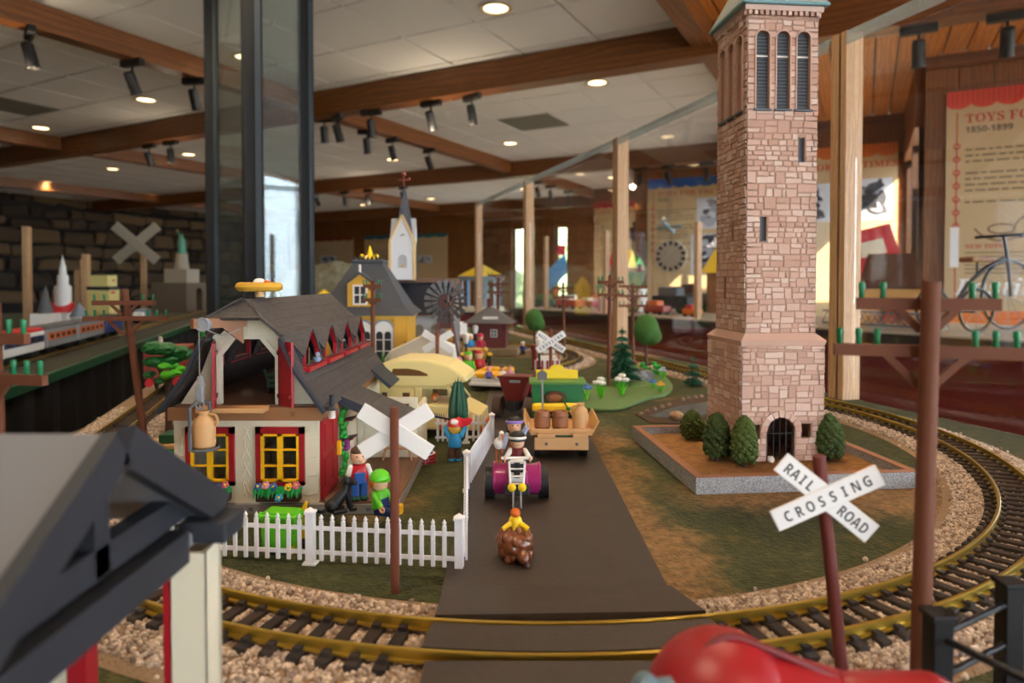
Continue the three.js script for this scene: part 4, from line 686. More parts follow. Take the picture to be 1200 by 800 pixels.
// ================================================================ vehicles and figures on the road
function wheels(t, list, r, w, m = MT.black, hub = MT.grey) { for (const [x, z] of list) { const q = mesh('wheel', new THREE.CylinderGeometry(r, r, w, 20).rotateZ(PI / 2).translate(x, r + 0.0003, z), m, t); mesh('hub', new THREE.CylinderGeometry(r * 0.45, r * 0.45, w * 1.12, 12).rotateZ(PI / 2).translate(x, r + 0.0003, z), hub, q); } }
const ROADY = 0.0053;
{ // flatbed truck, tail towards the viewer
  const P = W(0.082, 1.095, ROADY), t = thing('toy_flatbed_truck', 'green and yellow toy truck with a tan flat bed full of barrels', 'toy truck', P, -0.02); t.scale.set(0.97, 0.9, 1);
  wheels(t, [[-0.04, -0.035], [0.04, -0.035], [-0.04, -0.185], [0.04, -0.185]], 0.0185, 0.012);
  mesh('tail_board', [rbox(0.092, 0.023, 0.006, 0.0012, 0, 0.0305, -0.004)], MT.tan, t); mesh('bolt', [-0.026, 0.026].map(x => cyl(0.0028, 0.0028, 0.002, x, 0.0305, -0.0003, 10, PI / 2)), MT.mid, t);
  mesh('chassis', [box(0.06, 0.012, 0.23, 0, 0.0395, -0.12)], MT.deep, t);
  mesh('bed', [box(0.106, 0.0055, 0.112, 0, 0.0485, -0.06), rbox(0.03, 0.008, 0.006, 0.001, -0.026, 0.0465, -0.001), rbox(0.026, 0.008, 0.006, 0.001, 0.032, 0.0465, -0.001)], MT.tan, t);
  for (const s of [-1, 1]) mesh('side_board', slab([[s * 0.052, 0.051, -0.005], [s * 0.062, 0.073, -0.002], [s * 0.062, 0.073, -0.114], [s * 0.052, 0.051, -0.114]], 0.003 * s), MT.tan, t);
  mesh('tail_gate', rbox(0.106, 0.007, 0.004, 0.001, 0, 0.0545, -0.003), MT.tan, t);
  mesh('yellow_roll', [rbox(0.098, 0.017, 0.018, 0.006, 0, 0.0735, -0.118)], MT.bright, t);
  mesh('cab_box', [rbox(0.098, 0.07, 0.055, 0.002, 0, 0.083, -0.158)], MT.green, t); mesh('cab_roof', rbox(0.109, 0.006, 0.066, 0.0015, 0, 0.121, -0.158), MT.olive, t);
  const hump = [[-0.041, 0], [0.041, 0], [0.041, 0.018], [0.018, 0.0195]]; for (let i = 0; i <= 8; i++) { const a = PI * i / 8; hump.push([0.0155 * Math.cos(a), 0.0185 + 0.011 * Math.sin(a)]); } hump.push([-0.018, 0.0195], [-0.041, 0.018]);
  mesh('sign_board', ext(hump, 0.006, 0.0008).translate(0, 0.124, -0.17), MT.bright, t); mesh('bonnet', [rbox(0.07, 0.035, 0.05, 0.006, 0, 0.0555, -0.21)], MT.green, t);
  const onBed = (x, z, y = 0.0466) => P.clone().add(V3(x, y, z));
  const barrel = (p, label) => { const b = thing('toy_barrel', label, 'barrel', p, 0, undefined); mesh('barrel_body', lathe([[0, 0], [0.0122, 0], [0.0136, 0.008], [0.014, 0.016], [0.0136, 0.024], [0.0122, 0.032], [0.0106, 0.032], [0.0102, 0.028], [0, 0.028]]), plastic(0x96603e, 0.5), b); for (const y of [0.007, 0.0245]) mesh('hoop', tor(0.0134, 0.0011, 0, y, 0, PI / 2, 22), MT.brown, b); return b; };
  barrel(onBed(-0.031, -0.022), 'brown wooden barrel at the left of the truck bed'); barrel(onBed(-0.001, -0.021), 'brown wooden barrel between another barrel and the truck jug');
  const j = thing('clay_jug', 'tan clay jug standing on the truck bed beside the barrels', 'jug', onBed(0.0335, -0.024)); mesh('jug_body', lathe([[0, 0], [0.0128, 0], [0.014, 0.004], [0.014, 0.024], [0.0115, 0.034], [0.0062, 0.039], [0.006, 0.042], [0.0075, 0.0445], [0, 0.0445]]), MT.tan, j); mesh('handle', tube([[-0.0065, 0.041, 0], [-0.014, 0.038, 0], [-0.0165, 0.03, 0], [-0.0135, 0.024, 0]], 0.0018), MT.tan, j);
  const sh = thing('toy_shovel', 'grey toy shovel leaning upright on the green truck cab', 'shovel', onBed(-0.027, -0.09, 0.0468)); mesh('shaft', bar([0, 0, 0], [0, 0.075, -0.026], 0.0018), MT.grey, sh); mesh('blade', ext([[-0.0085, 0], [0.0085, 0], [0.009, 0.012], [0, 0.019], [-0.009, 0.012]], 0.002, 0.0005).rotateX(-0.3).translate(0, 0.07, -0.0245), MT.mid, sh);
  const bk = thing('brown_basket', 'brown oval basket hung on the back of the green truck cab', 'basket', P.clone().add(V3(-0.002, 0.083, -0.124))); mesh('basket_rim', [tor(0.0105, 0.0035, 0, 0, 0, 0, 24).scale(1.5, 0.85, 1)], MT.darkBrown, bk); mesh('basket_bowl', ball(0.0105, 0, 0, -0.001, 1.5, 0.85, 0.45), MT.brown, bk);
  const ld = thing('green_ladle', 'green toy ladle lying over the yellow roll of the truck', 'ladle', P.clone().add(V3(0.012, 0.076, -0.107))); mesh('ladle_handle', tube([[-0.002, 0.012, -0.004], [0.001, 0.002, 0.002], [0.006, -0.006, 0.012]], 0.0016), MT.green, ld); mesh('ladle_cup', ball(0.0055, 0.009, -0.008, 0.015, 1.2, 0.6, 1), MT.green, ld);
}
{ // dark red hopper tractor
  const t = thing('red_hopper_tractor', 'dark red toy hopper tractor with big brown wheels beside the truck', 'toy tractor', W(0.012, 1.47, ROADY), -0.25), hm = plastic(0x6e1a1c, 0.5), wm = mat(0x5a4a42, 0.8);
  mesh('hopper', ext([[-0.016, 0], [0.016, 0], [0.034, 0.052], [-0.034, 0.052]], 0.06, 0.002).translate(0, 0.036, -0.02), hm, t); mesh('number_plate', box(0.024, 0.0055, 0.001, 0.004, 0.08, 0.0408), mat(0x8fa0b4, 0.5), t); mesh('hopper_lip', [box(0.072, 0.004, 0.003, 0, 0.0885, 0.0395)], MT.maroon, t);
  mesh('chassis', [rbox(0.03, 0.02, 0.13, 0.003, 0, 0.028, -0.02), box(0.012, 0.02, 0.02, 0.004, 0.028, 0.045)], MT.dark, t); mesh('cab', [rbox(0.05, 0.04, 0.045, 0.004, 0, 0.06, -0.06)], MT.maroon, t);
  wheels(t, [[-0.036, 0.03], [0.036, 0.03], [-0.036, -0.065], [0.036, -0.065]], 0.0225, 0.018, wm, MT.darkBrown);
}
function openCar(label, p, turn, low, hi, s = 1) {
  const t = thing('toy_open_car', label, 'toy car', p, turn); t.scale.setScalar(s);
  mesh('lower_body', rbox(0.09, 0.022, 0.15, 0.008, 0, 0.022, 0), low, t); mesh('upper_body', [rbox(0.088, 0.014, 0.058, 0.005, 0, 0.038, 0.045), rbox(0.088, 0.016, 0.04, 0.005, 0, 0.038, -0.054), rbox(0.006, 0.014, 0.06, 0.002, -0.041, 0.038, -0.005), rbox(0.006, 0.014, 0.06, 0.002, 0.041, 0.038, -0.005)], hi, t);
  mesh('headlamp', [-0.034, 0.034].map(x => rbox(0.016, 0.007, 0.004, 0.002, x, 0.034, 0.0745)), MT.white, t); mesh('bumper', rbox(0.094, 0.009, 0.008, 0.002, 0, 0.016, 0.076), low, t); mesh('windscreen', box(0.076, 0.02, 0.002, 0, 0.054, 0.016, 0, -0.4), MT.glass, t);
  wheels(t, [[-0.042, 0.045], [0.042, 0.045], [-0.042, -0.045], [0.042, -0.045]], 0.0155, 0.012); return t;
}
openCar('yellow and white toy convertible loaded with little figures on the road', at(578, 452, ROADY), -0.25, MT.white, MT.yellow);
[[572, 436, MT.purple, MT.pink, 'tiny figure with purple top riding in the yellow convertible'], [588, 434, MT.white, MT.darkBrown, 'tiny figure with white top riding in the yellow convertible'], [597, 437, MT.pink, MT.brown, 'tiny pink figure at the back of the yellow convertible']].forEach(([x, y, a, b, l], i) => { const p = at(x, 446, ROADY + 0.034); p.z -= 0.05 + 0.012 * i; toyFigure(l, p, 0, { scale: 0.6, sit: true, top: a, hair: b }); });
{ const t = thing('gold_vintage_car', 'gold toy vintage car carrying two figures far down the road', 'toy car', at(556, 427, 0), 0.15), g = plastic(0xcba64c, 0.35);
  mesh('body', [rbox(0.075, 0.035, 0.13, 0.006, 0, 0.04, 0), rbox(0.045, 0.032, 0.05, 0.006, 0, 0.05, 0.07)], g, t); mesh('radiator', rbox(0.03, 0.028, 0.004, 0.002, 0, 0.048, 0.096), MT.dark, t); mesh('mudguard', [-1, 1].map(s => rbox(0.018, 0.008, 0.05, 0.003, s * 0.046, 0.045, 0.07)), MT.bright, t); mesh('headlamp', [-1, 1].map(s => ball(0.009, s * 0.03, 0.062, 0.09)), MT.gold, t);
  wheels(t, [[-0.045, 0.07], [0.045, 0.07], [-0.045, -0.045], [0.045, -0.045]], 0.02, 0.008, MT.black, MT.gold);
  const b = t.position; toyFigure('toy figure in light blue on the gold vintage car', V3(b.x - 0.016, b.y + 0.058, b.z - 0.01), 0, { sit: true, top: MT.sky, hair: MT.white }); toyFigure('toy figure in crimson dress on the gold vintage car', V3(b.x + 0.02, b.y + 0.058, b.z - 0.01), 0, { sit: true, top: plastic(0xb3203c), legs: plastic(0xb3203c), cap: plastic(0xb3203c) }); }
{ const t = thing('striped_stall', 'small red and white striped toy stall behind the far crossing sign', 'toy stall', at(641, 433, 0), 0); // behind the truck
  mesh('counter', [rbox(0.085, 0.035, 0.05, 0.002, 0, 0.018, 0)], MT.white, t); for (let i = 0; i < 5; i++) mesh('stripe', box(0.008, 0.033, 0.001, -0.034 + i * 0.017, 0.018, 0.0255), MT.red, t); mesh('post', [-1, 1].map(s => bar([s * 0.038, 0.035, 0.02], [s * 0.038, 0.085, 0.02], 0.002)), MT.red, t); mesh('tiers', [rbox(0.06, 0.012, 0.035, 0.003, 0, 0.042, 0), rbox(0.04, 0.012, 0.025, 0.003, 0.005, 0.062, 0), rbox(0.022, 0.014, 0.02, 0.003, 0.008, 0.082, 0)], MT.white, t); mesh('side_panel', rbox(0.012, 0.085, 0.045, 0.003, -0.045, 0.043, -0.004), MT.maroon, t); }
{ // camper van
  const t = thing('toy_camper_van', 'cream toy camper van with orange wheel arches behind the fence', 'toy camper', W(-0.164, 1.315, 0), -0.1), C = MT.camper, w = 0.1;
  mesh('van_body', [ext([[-0.09, 0.018], [0.104, 0.018], [0.112, 0.028], [0.111, 0.048], [0.074, 0.066], [-0.09, 0.069]], w, 0.004).translate(0, 0, -w / 2), rbox(0.086, 0.05, w, 0.003, -0.047, 0.0785, 0), ...[-1, 1].map(s => beam([0.073, 0.066, s * (w / 2 - 0.004)], [0.046, 0.1, s * (w / 2 - 0.004)], 0.006, 0.006)), rbox(0.05, 0.004, w, 0.001, 0.022, 0.0985, 0)], C, t);
  mesh('alcove', ext([[-0.086, 0.099], [0.04, 0.099], [0.084, 0.112], [0.082, 0.122], [0.05, 0.143], [0.005, 0.153], [-0.05, 0.154], [-0.07, 0.147], [-0.086, 0.142]], w + 0.008, 0.005).translate(0, 0, -w / 2 - 0.004), C, t);
  const z = w / 2 + 0.0006, br = mat(0x6b4a2a, 0.25);
  mesh('roof_window', ext([[-0.062, 0], [0.01, 0], [0.008, 0.004], [-0.008, 0.0105], [-0.03, 0.0135], [-0.058, 0.013]], 0.002).translate(0, 0.122, z + 0.0028), br, t);
  mesh('trim_strip', [box(0.08, 0.0045, 0.003, -0.05, 0.1035, z)], MT.white, t);
  mesh('side_door', [rbox(0.038, 0.075, 0.003, 0.001, -0.038, 0.058, z)], C, t); mesh('door_window', box(0.014, 0.046, 0.003, -0.033, 0.066, z + 0.001), MT.darkBrown, t); mesh('rear_window', box(0.01, 0.014, 0.003, -0.076, 0.082, z), MT.darkBrown, t); mesh('pillar', rbox(0.013, 0.08, 0.004, 0.001, -0.01, 0.058, z), C, t);
  mesh('windscreen', slab([[0.0735, 0.0675, w / 2 - 0.008], [0.0735, 0.0675, -w / 2 + 0.008], [0.0485, 0.0985, -w / 2 + 0.008], [0.0485, 0.0985, w / 2 - 0.008]], 0.0015), MT.dim, t);
  mesh('wheel_arch', [-0.058, 0.055].map(x => new THREE.TorusGeometry(0.0225, 0.0038, 8, 20, PI).translate(x, 0.0195, z - 0.001)), MT.orange, t); mesh('bumper', rbox(0.012, 0.012, w, 0.003, 0.109, 0.022, 0), MT.orange, t);
  for (const x of [-0.058, 0.055]) for (const s of [-1, 1]) { const q = mesh('wheel', cyl(0.0185, 0.0185, 0.011, x, 0.0188, s * (w / 2 - 0.003), 20, PI / 2), MT.black, t); mesh('hub', cyl(0.009, 0.009, 0.013, x, 0.0188, s * (w / 2 - 0.003), 12, PI / 2), MT.grey, q); }
  const d = toyFigure('tiny driver in green and red at the camper window', t.position.clone().add(V3(0.014, 0.05, 0.022)), 1.4, { sit: true, scale: 0.62, top: MT.lime, arm: MT.cherry, hair: MT.orange }); void d;
}
{ // closed parasol
  const t = thing('closed_parasol', 'closed dark green parasol standing behind the guitar player', 'parasol', at(537, 531), 0.3), pts = []; const g = new THREE.CylinderGeometry(0.002, 0.019, 0.1, 32, 10, true), p = g.attributes.position;
  for (let i = 0; i < p.count; i++) { const x = p.getX(i), y = p.getY(i), zz = p.getZ(i), a = Math.atan2(zz, x), k = 1 + 0.28 * Math.cos(a * 7), b = 0.35 + 0.65 * Math.sin(Math.min(1, (0.055 - y) / 0.1) * 2.6); p.setXYZ(i, Math.cos(a) * 0.0142 * k * b, y, Math.sin(a) * 0.0142 * k * b); } g.computeVertexNormals(); void pts;
  mesh('cloth', g.translate(0, 0.075, 0), MT.deep, t); mesh('pole', cyl(0.0022, 0.0022, 0.125, 0, 0.064, 0, 8), MT.deep, t); mesh('foot', cyl(0.016, 0.018, 0.004, 0, 0.0025, 0, 16), MT.deep, t); mesh('tip', [0, 1, 2].map(i => cone(0.003, 0.022, -0.005 + i * 0.005, 0.122 + (i % 2) * 0.004, 0, 6)), MT.deep, t);
}
toyFigure('toy figure in light blue with red cap carrying a red guitar overhead', at(533, 540), PI, { top: MT.sky, legs: MT.darkBrown, shoe: MT.sky, hair: MT.gold, armUp: [2.3, 2.3], cap: MT.cherry, brim: 0, extra: (t, hy) => { mesh('cap_panel', ball(0.007, 0, hy + 0.0085, -0.0075, 1, 0.8, 0.6), MT.white, t); } });
{ const t = thing('toy_guitar', 'red toy guitar held over the head of the blue figure', 'guitar', at(533, 540).add(V3(0, 0.0655, -0.014)), 0); mesh('guitar_body', ext([[0, -0.006], [0.012, -0.011], [0.026, -0.006], [0.03, 0.003], [0.02, 0.006], [0.016, 0.003], [0.004, 0.007]], 0.005, 0.001), MT.cherry, t); mesh('neck', [beam([0.002, 0, 0.003], [-0.038, 0.008, 0.003], 0.003, 0.003), ...Array.from({ length: 6 }, (_, i) => box(0.0012, 0.006, 0.003, -0.02 - i * 0.0035, 0.0075 + i * 0.0006, 0.003))], MT.black, t); }
{ const t = thing('brick_planter', 'low round red brick planter with white joints on the lawn', 'planter', at(497, 541), 0); mesh('mortar_ring', cyl(0.0185, 0.0185, 0.015, 0, 0.0077, 0, 24), MT.white, t); for (let r = 0; r < 3; r++) for (let i = 0; i < 12; i++) { const a = (i + (r % 2) * 0.5) * PI / 6; mesh('brick', box(0.0088, 0.0042, 0.003, 0, 0.0028 + r * 0.005, 0.0182).rotateY(a), MT.red, t); } mesh('soil', cyl(0.015, 0.015, 0.001, 0, 0.0157, 0, 20), MT.darkBrown, t); }
{ const t = thing('dark_plank_ramp', 'dark brown plank boards lying on the lawn by the brick planter', 'planks', at(487, 524), 0.35); for (let i = 0; i < 3; i++) mesh('plank', box(0.06, 0.004, 0.011, 0, 0.0025, i * 0.0125 - 0.0125), MT.darkBrown, t); }
// ---- trike
{
  const t = thing('magenta_trike', 'magenta toy trike with yellow headlamps driving down the road', 'toy trike', W(0.0065, 0.90, ROADY), 0);
  wheels(t, [[-0.0365, -0.01], [0.0365, -0.01]], 0.0215, 0.013);
  for (const s of [-1, 1]) { const g = new THREE.CylinderGeometry(0.0215, 0.0235, 0.0215, 24, 1, false).rotateZ(PI / 2).scale(1, 0.92, 1); mesh('mudguard', g.translate(s * 0.0215, 0.026, -0.01), MT.magenta, t); mesh('mudguard_edge', tor(0.0208, 0.0022, s * 0.0305, 0.026, -0.01, 0, 24, PI / 2), MT.magenta, t); }
  mesh('body', [rbox(0.03, 0.024, 0.05, 0.006, 0, 0.031, -0.005)], MT.magenta, t); mesh('engine', [rbox(0.034, 0.014, 0.018, 0.003, 0, 0.02, 0.018)], MT.dark, t);
  const fr = []; for (const s of [-1, 1]) fr.push(bar([s * 0.0105, 0.058, 0.022], [s * 0.0085, 0.032, 0.034], 0.0016)); for (let i = 0; i < 4; i++) { const k = i / 3; fr.push(bar([-0.0105 + k * 0.002, 0.058 - k * 0.026, 0.022 + k * 0.012], [0.0105 - k * 0.002, 0.058 - k * 0.026, 0.022 + k * 0.012], 0.0013)); }
  mesh('front_rack', fr, MT.white, t); mesh('handlebar', [bar([-0.021, 0.0605, 0.014], [0.021, 0.0605, 0.014], 0.0022), rbox(0.018, 0.03, 0.008, 0.002, 0, 0.045, 0.018)], MT.white, t); mesh('grille', rbox(0.008, 0.02, 0.004, 0.001, 0, 0.047, 0.0245), MT.black, t);
  mesh('headlamp', [-0.0068, 0.0068].map(x => ball(0.0056, x, 0.0285, 0.0385, 1, 1, 0.8)), MT.bright, t); mesh('fork', [-0.005, 0.005].map(x => bar([x, 0.026, 0.036], [x, 0.0095, 0.062], 0.0013)), MT.grey, t);
  mesh('front_wheel', cyl(0.009, 0.009, 0.005, 0, 0.0094, 0.062, 18, 0, PI / 2), MT.black, t);
  const b = t.position; toyFigure('toy rider with black pirate hat steering the magenta trike', V3(b.x + 0.001, b.y + 0.043, b.z - 0.003), 0, { sit: true, scale: 0.92, top: MT.maroon, arm: MT.white, legs: MT.dark, cap: MT.black, hair: MT.black, armUp: [1.2, 1.2], band: MT.white });
  toyFigure('toy passenger with purple headband and long black hair behind the trike rider', V3(b.x - 0.003, b.y + 0.0555, b.z - 0.034), 0.1, { sit: true, scale: 0.98, top: MT.brown, arm: plastic(0xa9b9d6), legs: MT.brown, hair: MT.black, longHair: MT.black, band: MT.purple, armUp: [0.4, 2.5] });
  const s = thing('toy_stork', 'white toy stork with orange legs standing beside the trike passenger', 'toy bird', W(-0.0185, 0.915, 0.0525)); mesh('bird_body', [ball(0.0078, 0, 0.026, 0, 0.9, 1.05, 1.2), tube([[0, 0.03, 0.004], [0.003, 0.037, 0.006], [0.004, 0.041, 0.007]], 0.003), ball(0.0036, 0.004, 0.0415, 0.0075)], MT.white, s); mesh('beak', new THREE.ConeGeometry(0.0016, 0.013, 8).rotateX(PI - 0.4).translate(0.005, 0.0355, 0.0125), MT.orange, s); mesh('leg', [-0.003, 0.003].map(x => bar([x, 0.0, 0.001], [x, 0.02, 0], 0.0011)), MT.orange, s); mesh('foot', [-0.003, 0.003].map(x => rbox(0.0045, 0.0016, 0.006, 0.0006, x, 0.001, 0.002)), MT.orange, s);
}
{ // shiny brown lumpy toy with a yellow rider
  const p = at(604, 655, ROADY), t = thing('brown_lumpy_toy_animal', 'shiny brown lumpy toy animal leading the trike down the road', 'toy animal', p, 0.12), gs = []; for (let i = 0; i < 26; i++) { const a = i * 2.4, k = i / 26; gs.push(ball(rr(0.005, 0.008), Math.cos(a) * 0.0135, 0.014 + 0.011 * Math.sin(i * 1.7), Math.sin(a) * 0.014 - 0.004, 1, 1, 1, 8)); void k; }
  mesh('animal_body', [bumpy(new THREE.SphereGeometry(0.0185, 24, 18).scale(1.0, 0.92, 1.05), 0.0018, 380, 2).translate(0, 0.0172, -0.003), ...gs, bumpy(new THREE.SphereGeometry(0.008, 14, 10), 0.0006, 600).scale(0.9, 0.9, 1.3).translate(0.006, 0.0088, 0.0155)], plastic(0x7c4422, 0.25, { clearcoat: 0.4 }), t); mesh('snout', cone(0.0035, 0.008, 0.009, 0.0055, 0.022, 8), MT.darkBrown, t);
  const r = thing('yellow_toy_rider', 'small yellow and orange figure lying on the brown lumpy toy', 'toy figure', p.clone().add(V3(0, 0.0325, -0.005))); mesh('rider_body', [ball(0.0075, 0, 0.006, 0, 1, 1.1, 0.8), bar([-0.004, 0.006, 0.002], [-0.013, 0, 0.006], 0.003), bar([0.004, 0.006, 0.002], [0.0135, 0.0, 0.006], 0.003), bar([0, 0.004, 0.002], [0, -0.001, 0.009], 0.003)], MT.bright, r); mesh('rider_head', ball(0.0055, 0, 0.0155, 0, 1, 1, 1), MT.orange, r); mesh('saddle_horn', ball(0.0035, 0.003, 0.001, 0.011), MT.brown, r);
}
// ================================================================ garden with pond, flowers and trees
{
  const pts = [[677, 470], [682, 476], [694, 479], [722, 479], [742, 473], [760, 466], [778, 463], [787, 454], [780, 443], [764, 436], [728, 437], [702, 446], [684, 457]].map(([x, y]) => { const p = at(x, y, 0.006); return [p.x, p.z]; });
  const t = thing('toy_garden_plate', 'green toy garden base plate with raised rim beside the truck', 'toy garden', [0, TY + 0.0003, 0]);
  mesh('plate', new THREE.ExtrudeGeometry(new THREE.Shape(new THREE.SplineCurve(pts.concat([pts[0]]).map(([x, z]) => new THREE.Vector2(x, -z))).getPoints(60)), { depth: 0.004, bevelEnabled: true, bevelSize: 0.003, bevelThickness: 0.002, bevelSegments: 2, curveSegments: 4 }).rotateX(-PI / 2).translate(0, 0.0026, 0), MT.grassToy, t);
  const m = at(730, 452, 0.008); mesh('mound', ball(0.05, m.x, 0.006, m.z - 0.02, 1.5, 0.2, 1, 24), MT.grassToy, t);
  const rk = at(748, 444, 0.012); for (let i = 0; i < 4; i++) mesh('rock', bumpy(new THREE.IcosahedronGeometry(0.017, 2), 0.003, 160, i).translate(rk.x - 0.035 + i * 0.022, 0.02, rk.z - (i % 2) * 0.012), mat(0x7d8288, 0.7), t);
}
function flower(label, p, petals, s = 1) {
  const t = thing('toy_flower', label, 'toy flower', p, rr(0, 3)); t.scale.setScalar(s); const lv = [], pt = [];
  for (let i = 0; i < 7; i++) { const a = i * 0.9; lv.push(new THREE.ConeGeometry(0.0036, 0.024, 6).scale(1, 1, 0.5).rotateX(0.5).rotateY(a).translate(Math.sin(a) * 0.006, 0.012, Math.cos(a) * 0.006)); }
  for (let i = 0; i < 4; i++) { const a = i * 1.57 + 0.4, x = Math.sin(a) * (i ? 0.008 : 0), z = Math.cos(a) * (i ? 0.008 : 0), y = i ? 0.026 : 0.032; for (let k = 0; k < 4; k++) pt.push(ball(0.0036, x + Math.cos(k * 1.57) * 0.0028, y, z + Math.sin(k * 1.57) * 0.0028, 1, 0.8, 1, 7)); lv.push(bar([0, 0, 0], [x, y, z], 0.0008, 5)); }
  mesh('leaves', lv, MT.lime, t); mesh('petals', pt, petals, t); return t;
}
flower('white toy flowers near the truck on the garden plate', at(704, 466, 0.009), MT.white, 1.5); flower('white toy flowers in the middle of the garden plate', at(729, 463, 0.01), MT.white, 1.6);
flower('blue toy flowers beside the green truck', at(687, 468, 0.009), plastic(0x3a78c0), 1.15); flower('blue toy flowers in front of the grey rocks', at(765, 456, 0.009), plastic(0x2f6cc0), 0.8); flower('flat yellow toy flowers at the garden plate rim', at(774, 460, 0.009), MT.yellow, 0.85); flower('pale blue toy flowers behind the rocks', at(777, 444, 0.009), plastic(0xa8b8d0), 1.05); flower('orange toy flowers by the toy fir', at(745, 434, 0.012), MT.orange, 0.9);
{ const t = thing('toy_bush', 'bright green leafy toy bush on the garden rocks', 'toy bush', at(762, 441, 0.008)); mesh('leaves', Array.from({ length: 22 }, (_, i) => ball(0.0085, rr(-0.026, 0.026), 0.008 + rr(0, 0.035), rr(-0.014, 0.014), 1, 0.6, 1, 7)), MT.leaf, t); mesh('stem', bar([0, 0, 0], [0, 0.03, 0], 0.003), MT.brown, t); }
function toyFir(label, p, h, tiers, m) {
  const t = thing('toy_fir_tree', label, 'toy tree', p, rr(0, 2)); mesh('trunk', bar([0, 0, 0], [0, h * 0.97, 0], 0.0045, 8, 0.0015), MT.darkBrown, t);
  for (let k = 0; k < tiers; k++) { const y = h * (0.14 + 0.78 * k / (tiers - 1)), R = h * 0.37 * (1 - 0.82 * k / (tiers - 1)) + 0.006, n = 9, gs = []; for (let i = 0; i < n; i++) { const a = i * 2 * PI / n + k * 0.35; gs.push(new THREE.ConeGeometry(R * 0.33, R, 5).scale(1, 1, 0.4).rotateX(PI / 2 + 0.12).translate(0, y - 0.004, R / 2).rotateY(a), new THREE.ConeGeometry(R * 0.2, R * 0.62, 4).rotateX(PI / 2 + 0.35).translate(0, y + 0.001, R * 0.55).rotateY(a + 0.2)); } mesh('bough', gs, m, t); }
  mesh('tip', cone(0.004, h * 0.1, 0, h * 0.98, 0, 6), m, t); return t;
}
toyFir('tall dark green toy fir tree on the garden plate', at(729, 449, 0.012), 0.158, 7, MT.deep); toyFir('dark green toy fir tree by the pond behind the tower', at(812, 452, 0), 0.085, 4, MT.deep);
function ballTree(label, p, h, r, lean = 0) { const t = thing('round_toy_tree', label, 'toy tree', p); mesh('trunk', bar([0, 0, 0], [lean, h - r, 0], 0.0055, 10, 0.004), MT.darkBrown, t); mesh('crown', [bumpy(new THREE.SphereGeometry(r, 28, 20).scale(1, 1.22, 1).translate(lean, h - r * 0.9, 0), r * 0.03, 90), bumpy(new THREE.SphereGeometry(r * 0.78, 20, 14).translate(lean + r * 0.42, h - r * 1.35, 0.004), r * 0.03, 120)], mat(0x3f7326, 0.7, { bumpMap: fineBump, bumpScale: 0.003, metric: true }), t); return t; }
ballTree('round green toy tree behind the fir on the garden', at(757, 436, 0.004), 0.176, 0.041); ballTree('round green toy tree beside the far station', at(627, 413), 0.172, 0.038, -0.004);
{ const t = thing('toy_pond', 'flat grey blue toy pond with brown bank beside the tower', 'pond', [0, TY + 0.0004, 0]), P = l => l.map(([x, y]) => { const p = at(x, y, 0.001); return [p.x, p.z]; });
  mesh('bank', flat(P([[744, 485], [774, 473], [800, 466], [835, 461], [845, 486], [800, 497], [762, 496]]), 0.0022), mat(0x4c3826, 0.95, { bumpMap: turfBump, bumpScale: 0.003, metric: true }), t); mesh('water', flat(P([[760, 489], [790, 478], [825, 472], [837, 470], [840, 484], [800, 492]]), 0.0032), mat(0x4f585e, 0.25), t);
  [[752, 486], [759, 483], [767, 480], [776, 477], [784, 475], [801, 469], [807, 467], [815, 466], [822, 465]].forEach(([x, y], i) => { const p = at(x, y, 0.003); mesh('pebble', bumpy(new THREE.IcosahedronGeometry(0.0052, 1), 0.001, 300, i).translate(p.x, 0.0042, p.z), mat(0x8d7c68, 0.8), t); });
  const s = thing('tan_rock', 'large tan rock at the edge of the pond', 'rock', at(792, 491, 0.0035)); mesh('rock_body', bumpy(new THREE.IcosahedronGeometry(0.0125, 3).scale(1.2, 0.8, 1), 0.0016, 260, 2).translate(0, 0.0085, 0), mat(0xb08a66, 0.8), s); mesh('moss', ball(0.004, 0.01, 0.013, 0.002), MT.olive, s); }
function leafTree(label, p, h, spread, m1, m2, bird) {
  const t = thing('leafy_toy_tree', label, 'toy tree', p); mesh('trunk', [bar([0, 0, 0], [0, h * 0.7, 0], 0.007, 10, 0.005), bar([0, h * 0.55, 0], [0.02, h * 0.75, 0.008], 0.004), bar([0, h * 0.55, 0], [-0.02, h * 0.72, -0.005], 0.004), ball(0.006, 0.001, h * 0.3, 0)], MT.darkBrown, t);
  const cl = (m, n, cx, cy, cz, s, off) => mesh('foliage', Array.from({ length: n }, (_, i) => bumpy(new THREE.IcosahedronGeometry(s * rr(0.35, 0.5), 2), s * 0.06, 240, i + off).scale(1, 0.62, 1).translate(cx + Math.cos(i * 2.4) * s * 0.62, cy + Math.sin(i * 1.9) * s * 0.33, cz + Math.sin(i * 2.4) * s * 0.55)), m, t);
  cl(m1, 12, -0.005, h * 0.86, -0.008, spread, 0); cl(m1, 6, -0.02, h * 0.62, 0, spread * 0.6, 4); cl(m2, 8, 0.02, h * 0.72, 0.02, spread * 0.62, 9);
  if (bird) { const b = thing('white_toy_dove', 'tiny white toy dove on the leafy tree beside the track', 'toy bird', p.clone().add(V3(-0.016, h * 0.86 + spread * 0.5, -0.004))); mesh('bird_body', [ball(0.0055, 0, 0.004, 0, 0.8, 1.1, 0.8), ball(0.0035, 0.001, 0.0105, 0.002)], MT.white, b); mesh('beak', cone(0.001, 0.003, 0.002, 0.01, 0.006, 6), MT.cherry, b); } return t;
}
leafTree('toy tree with dark and lime green leaf clumps beside the left track', at(198, 514), 0.188, 0.042, plastic(0x12662e, 0.42), plastic(0x4fb524, 0.4), true);
leafTree('green toy tree seen through the open hayloft', W(-0.505, 1.16), 0.232, 0.036, plastic(0x178038, 0.42), plastic(0x1f8f3f, 0.42), false);
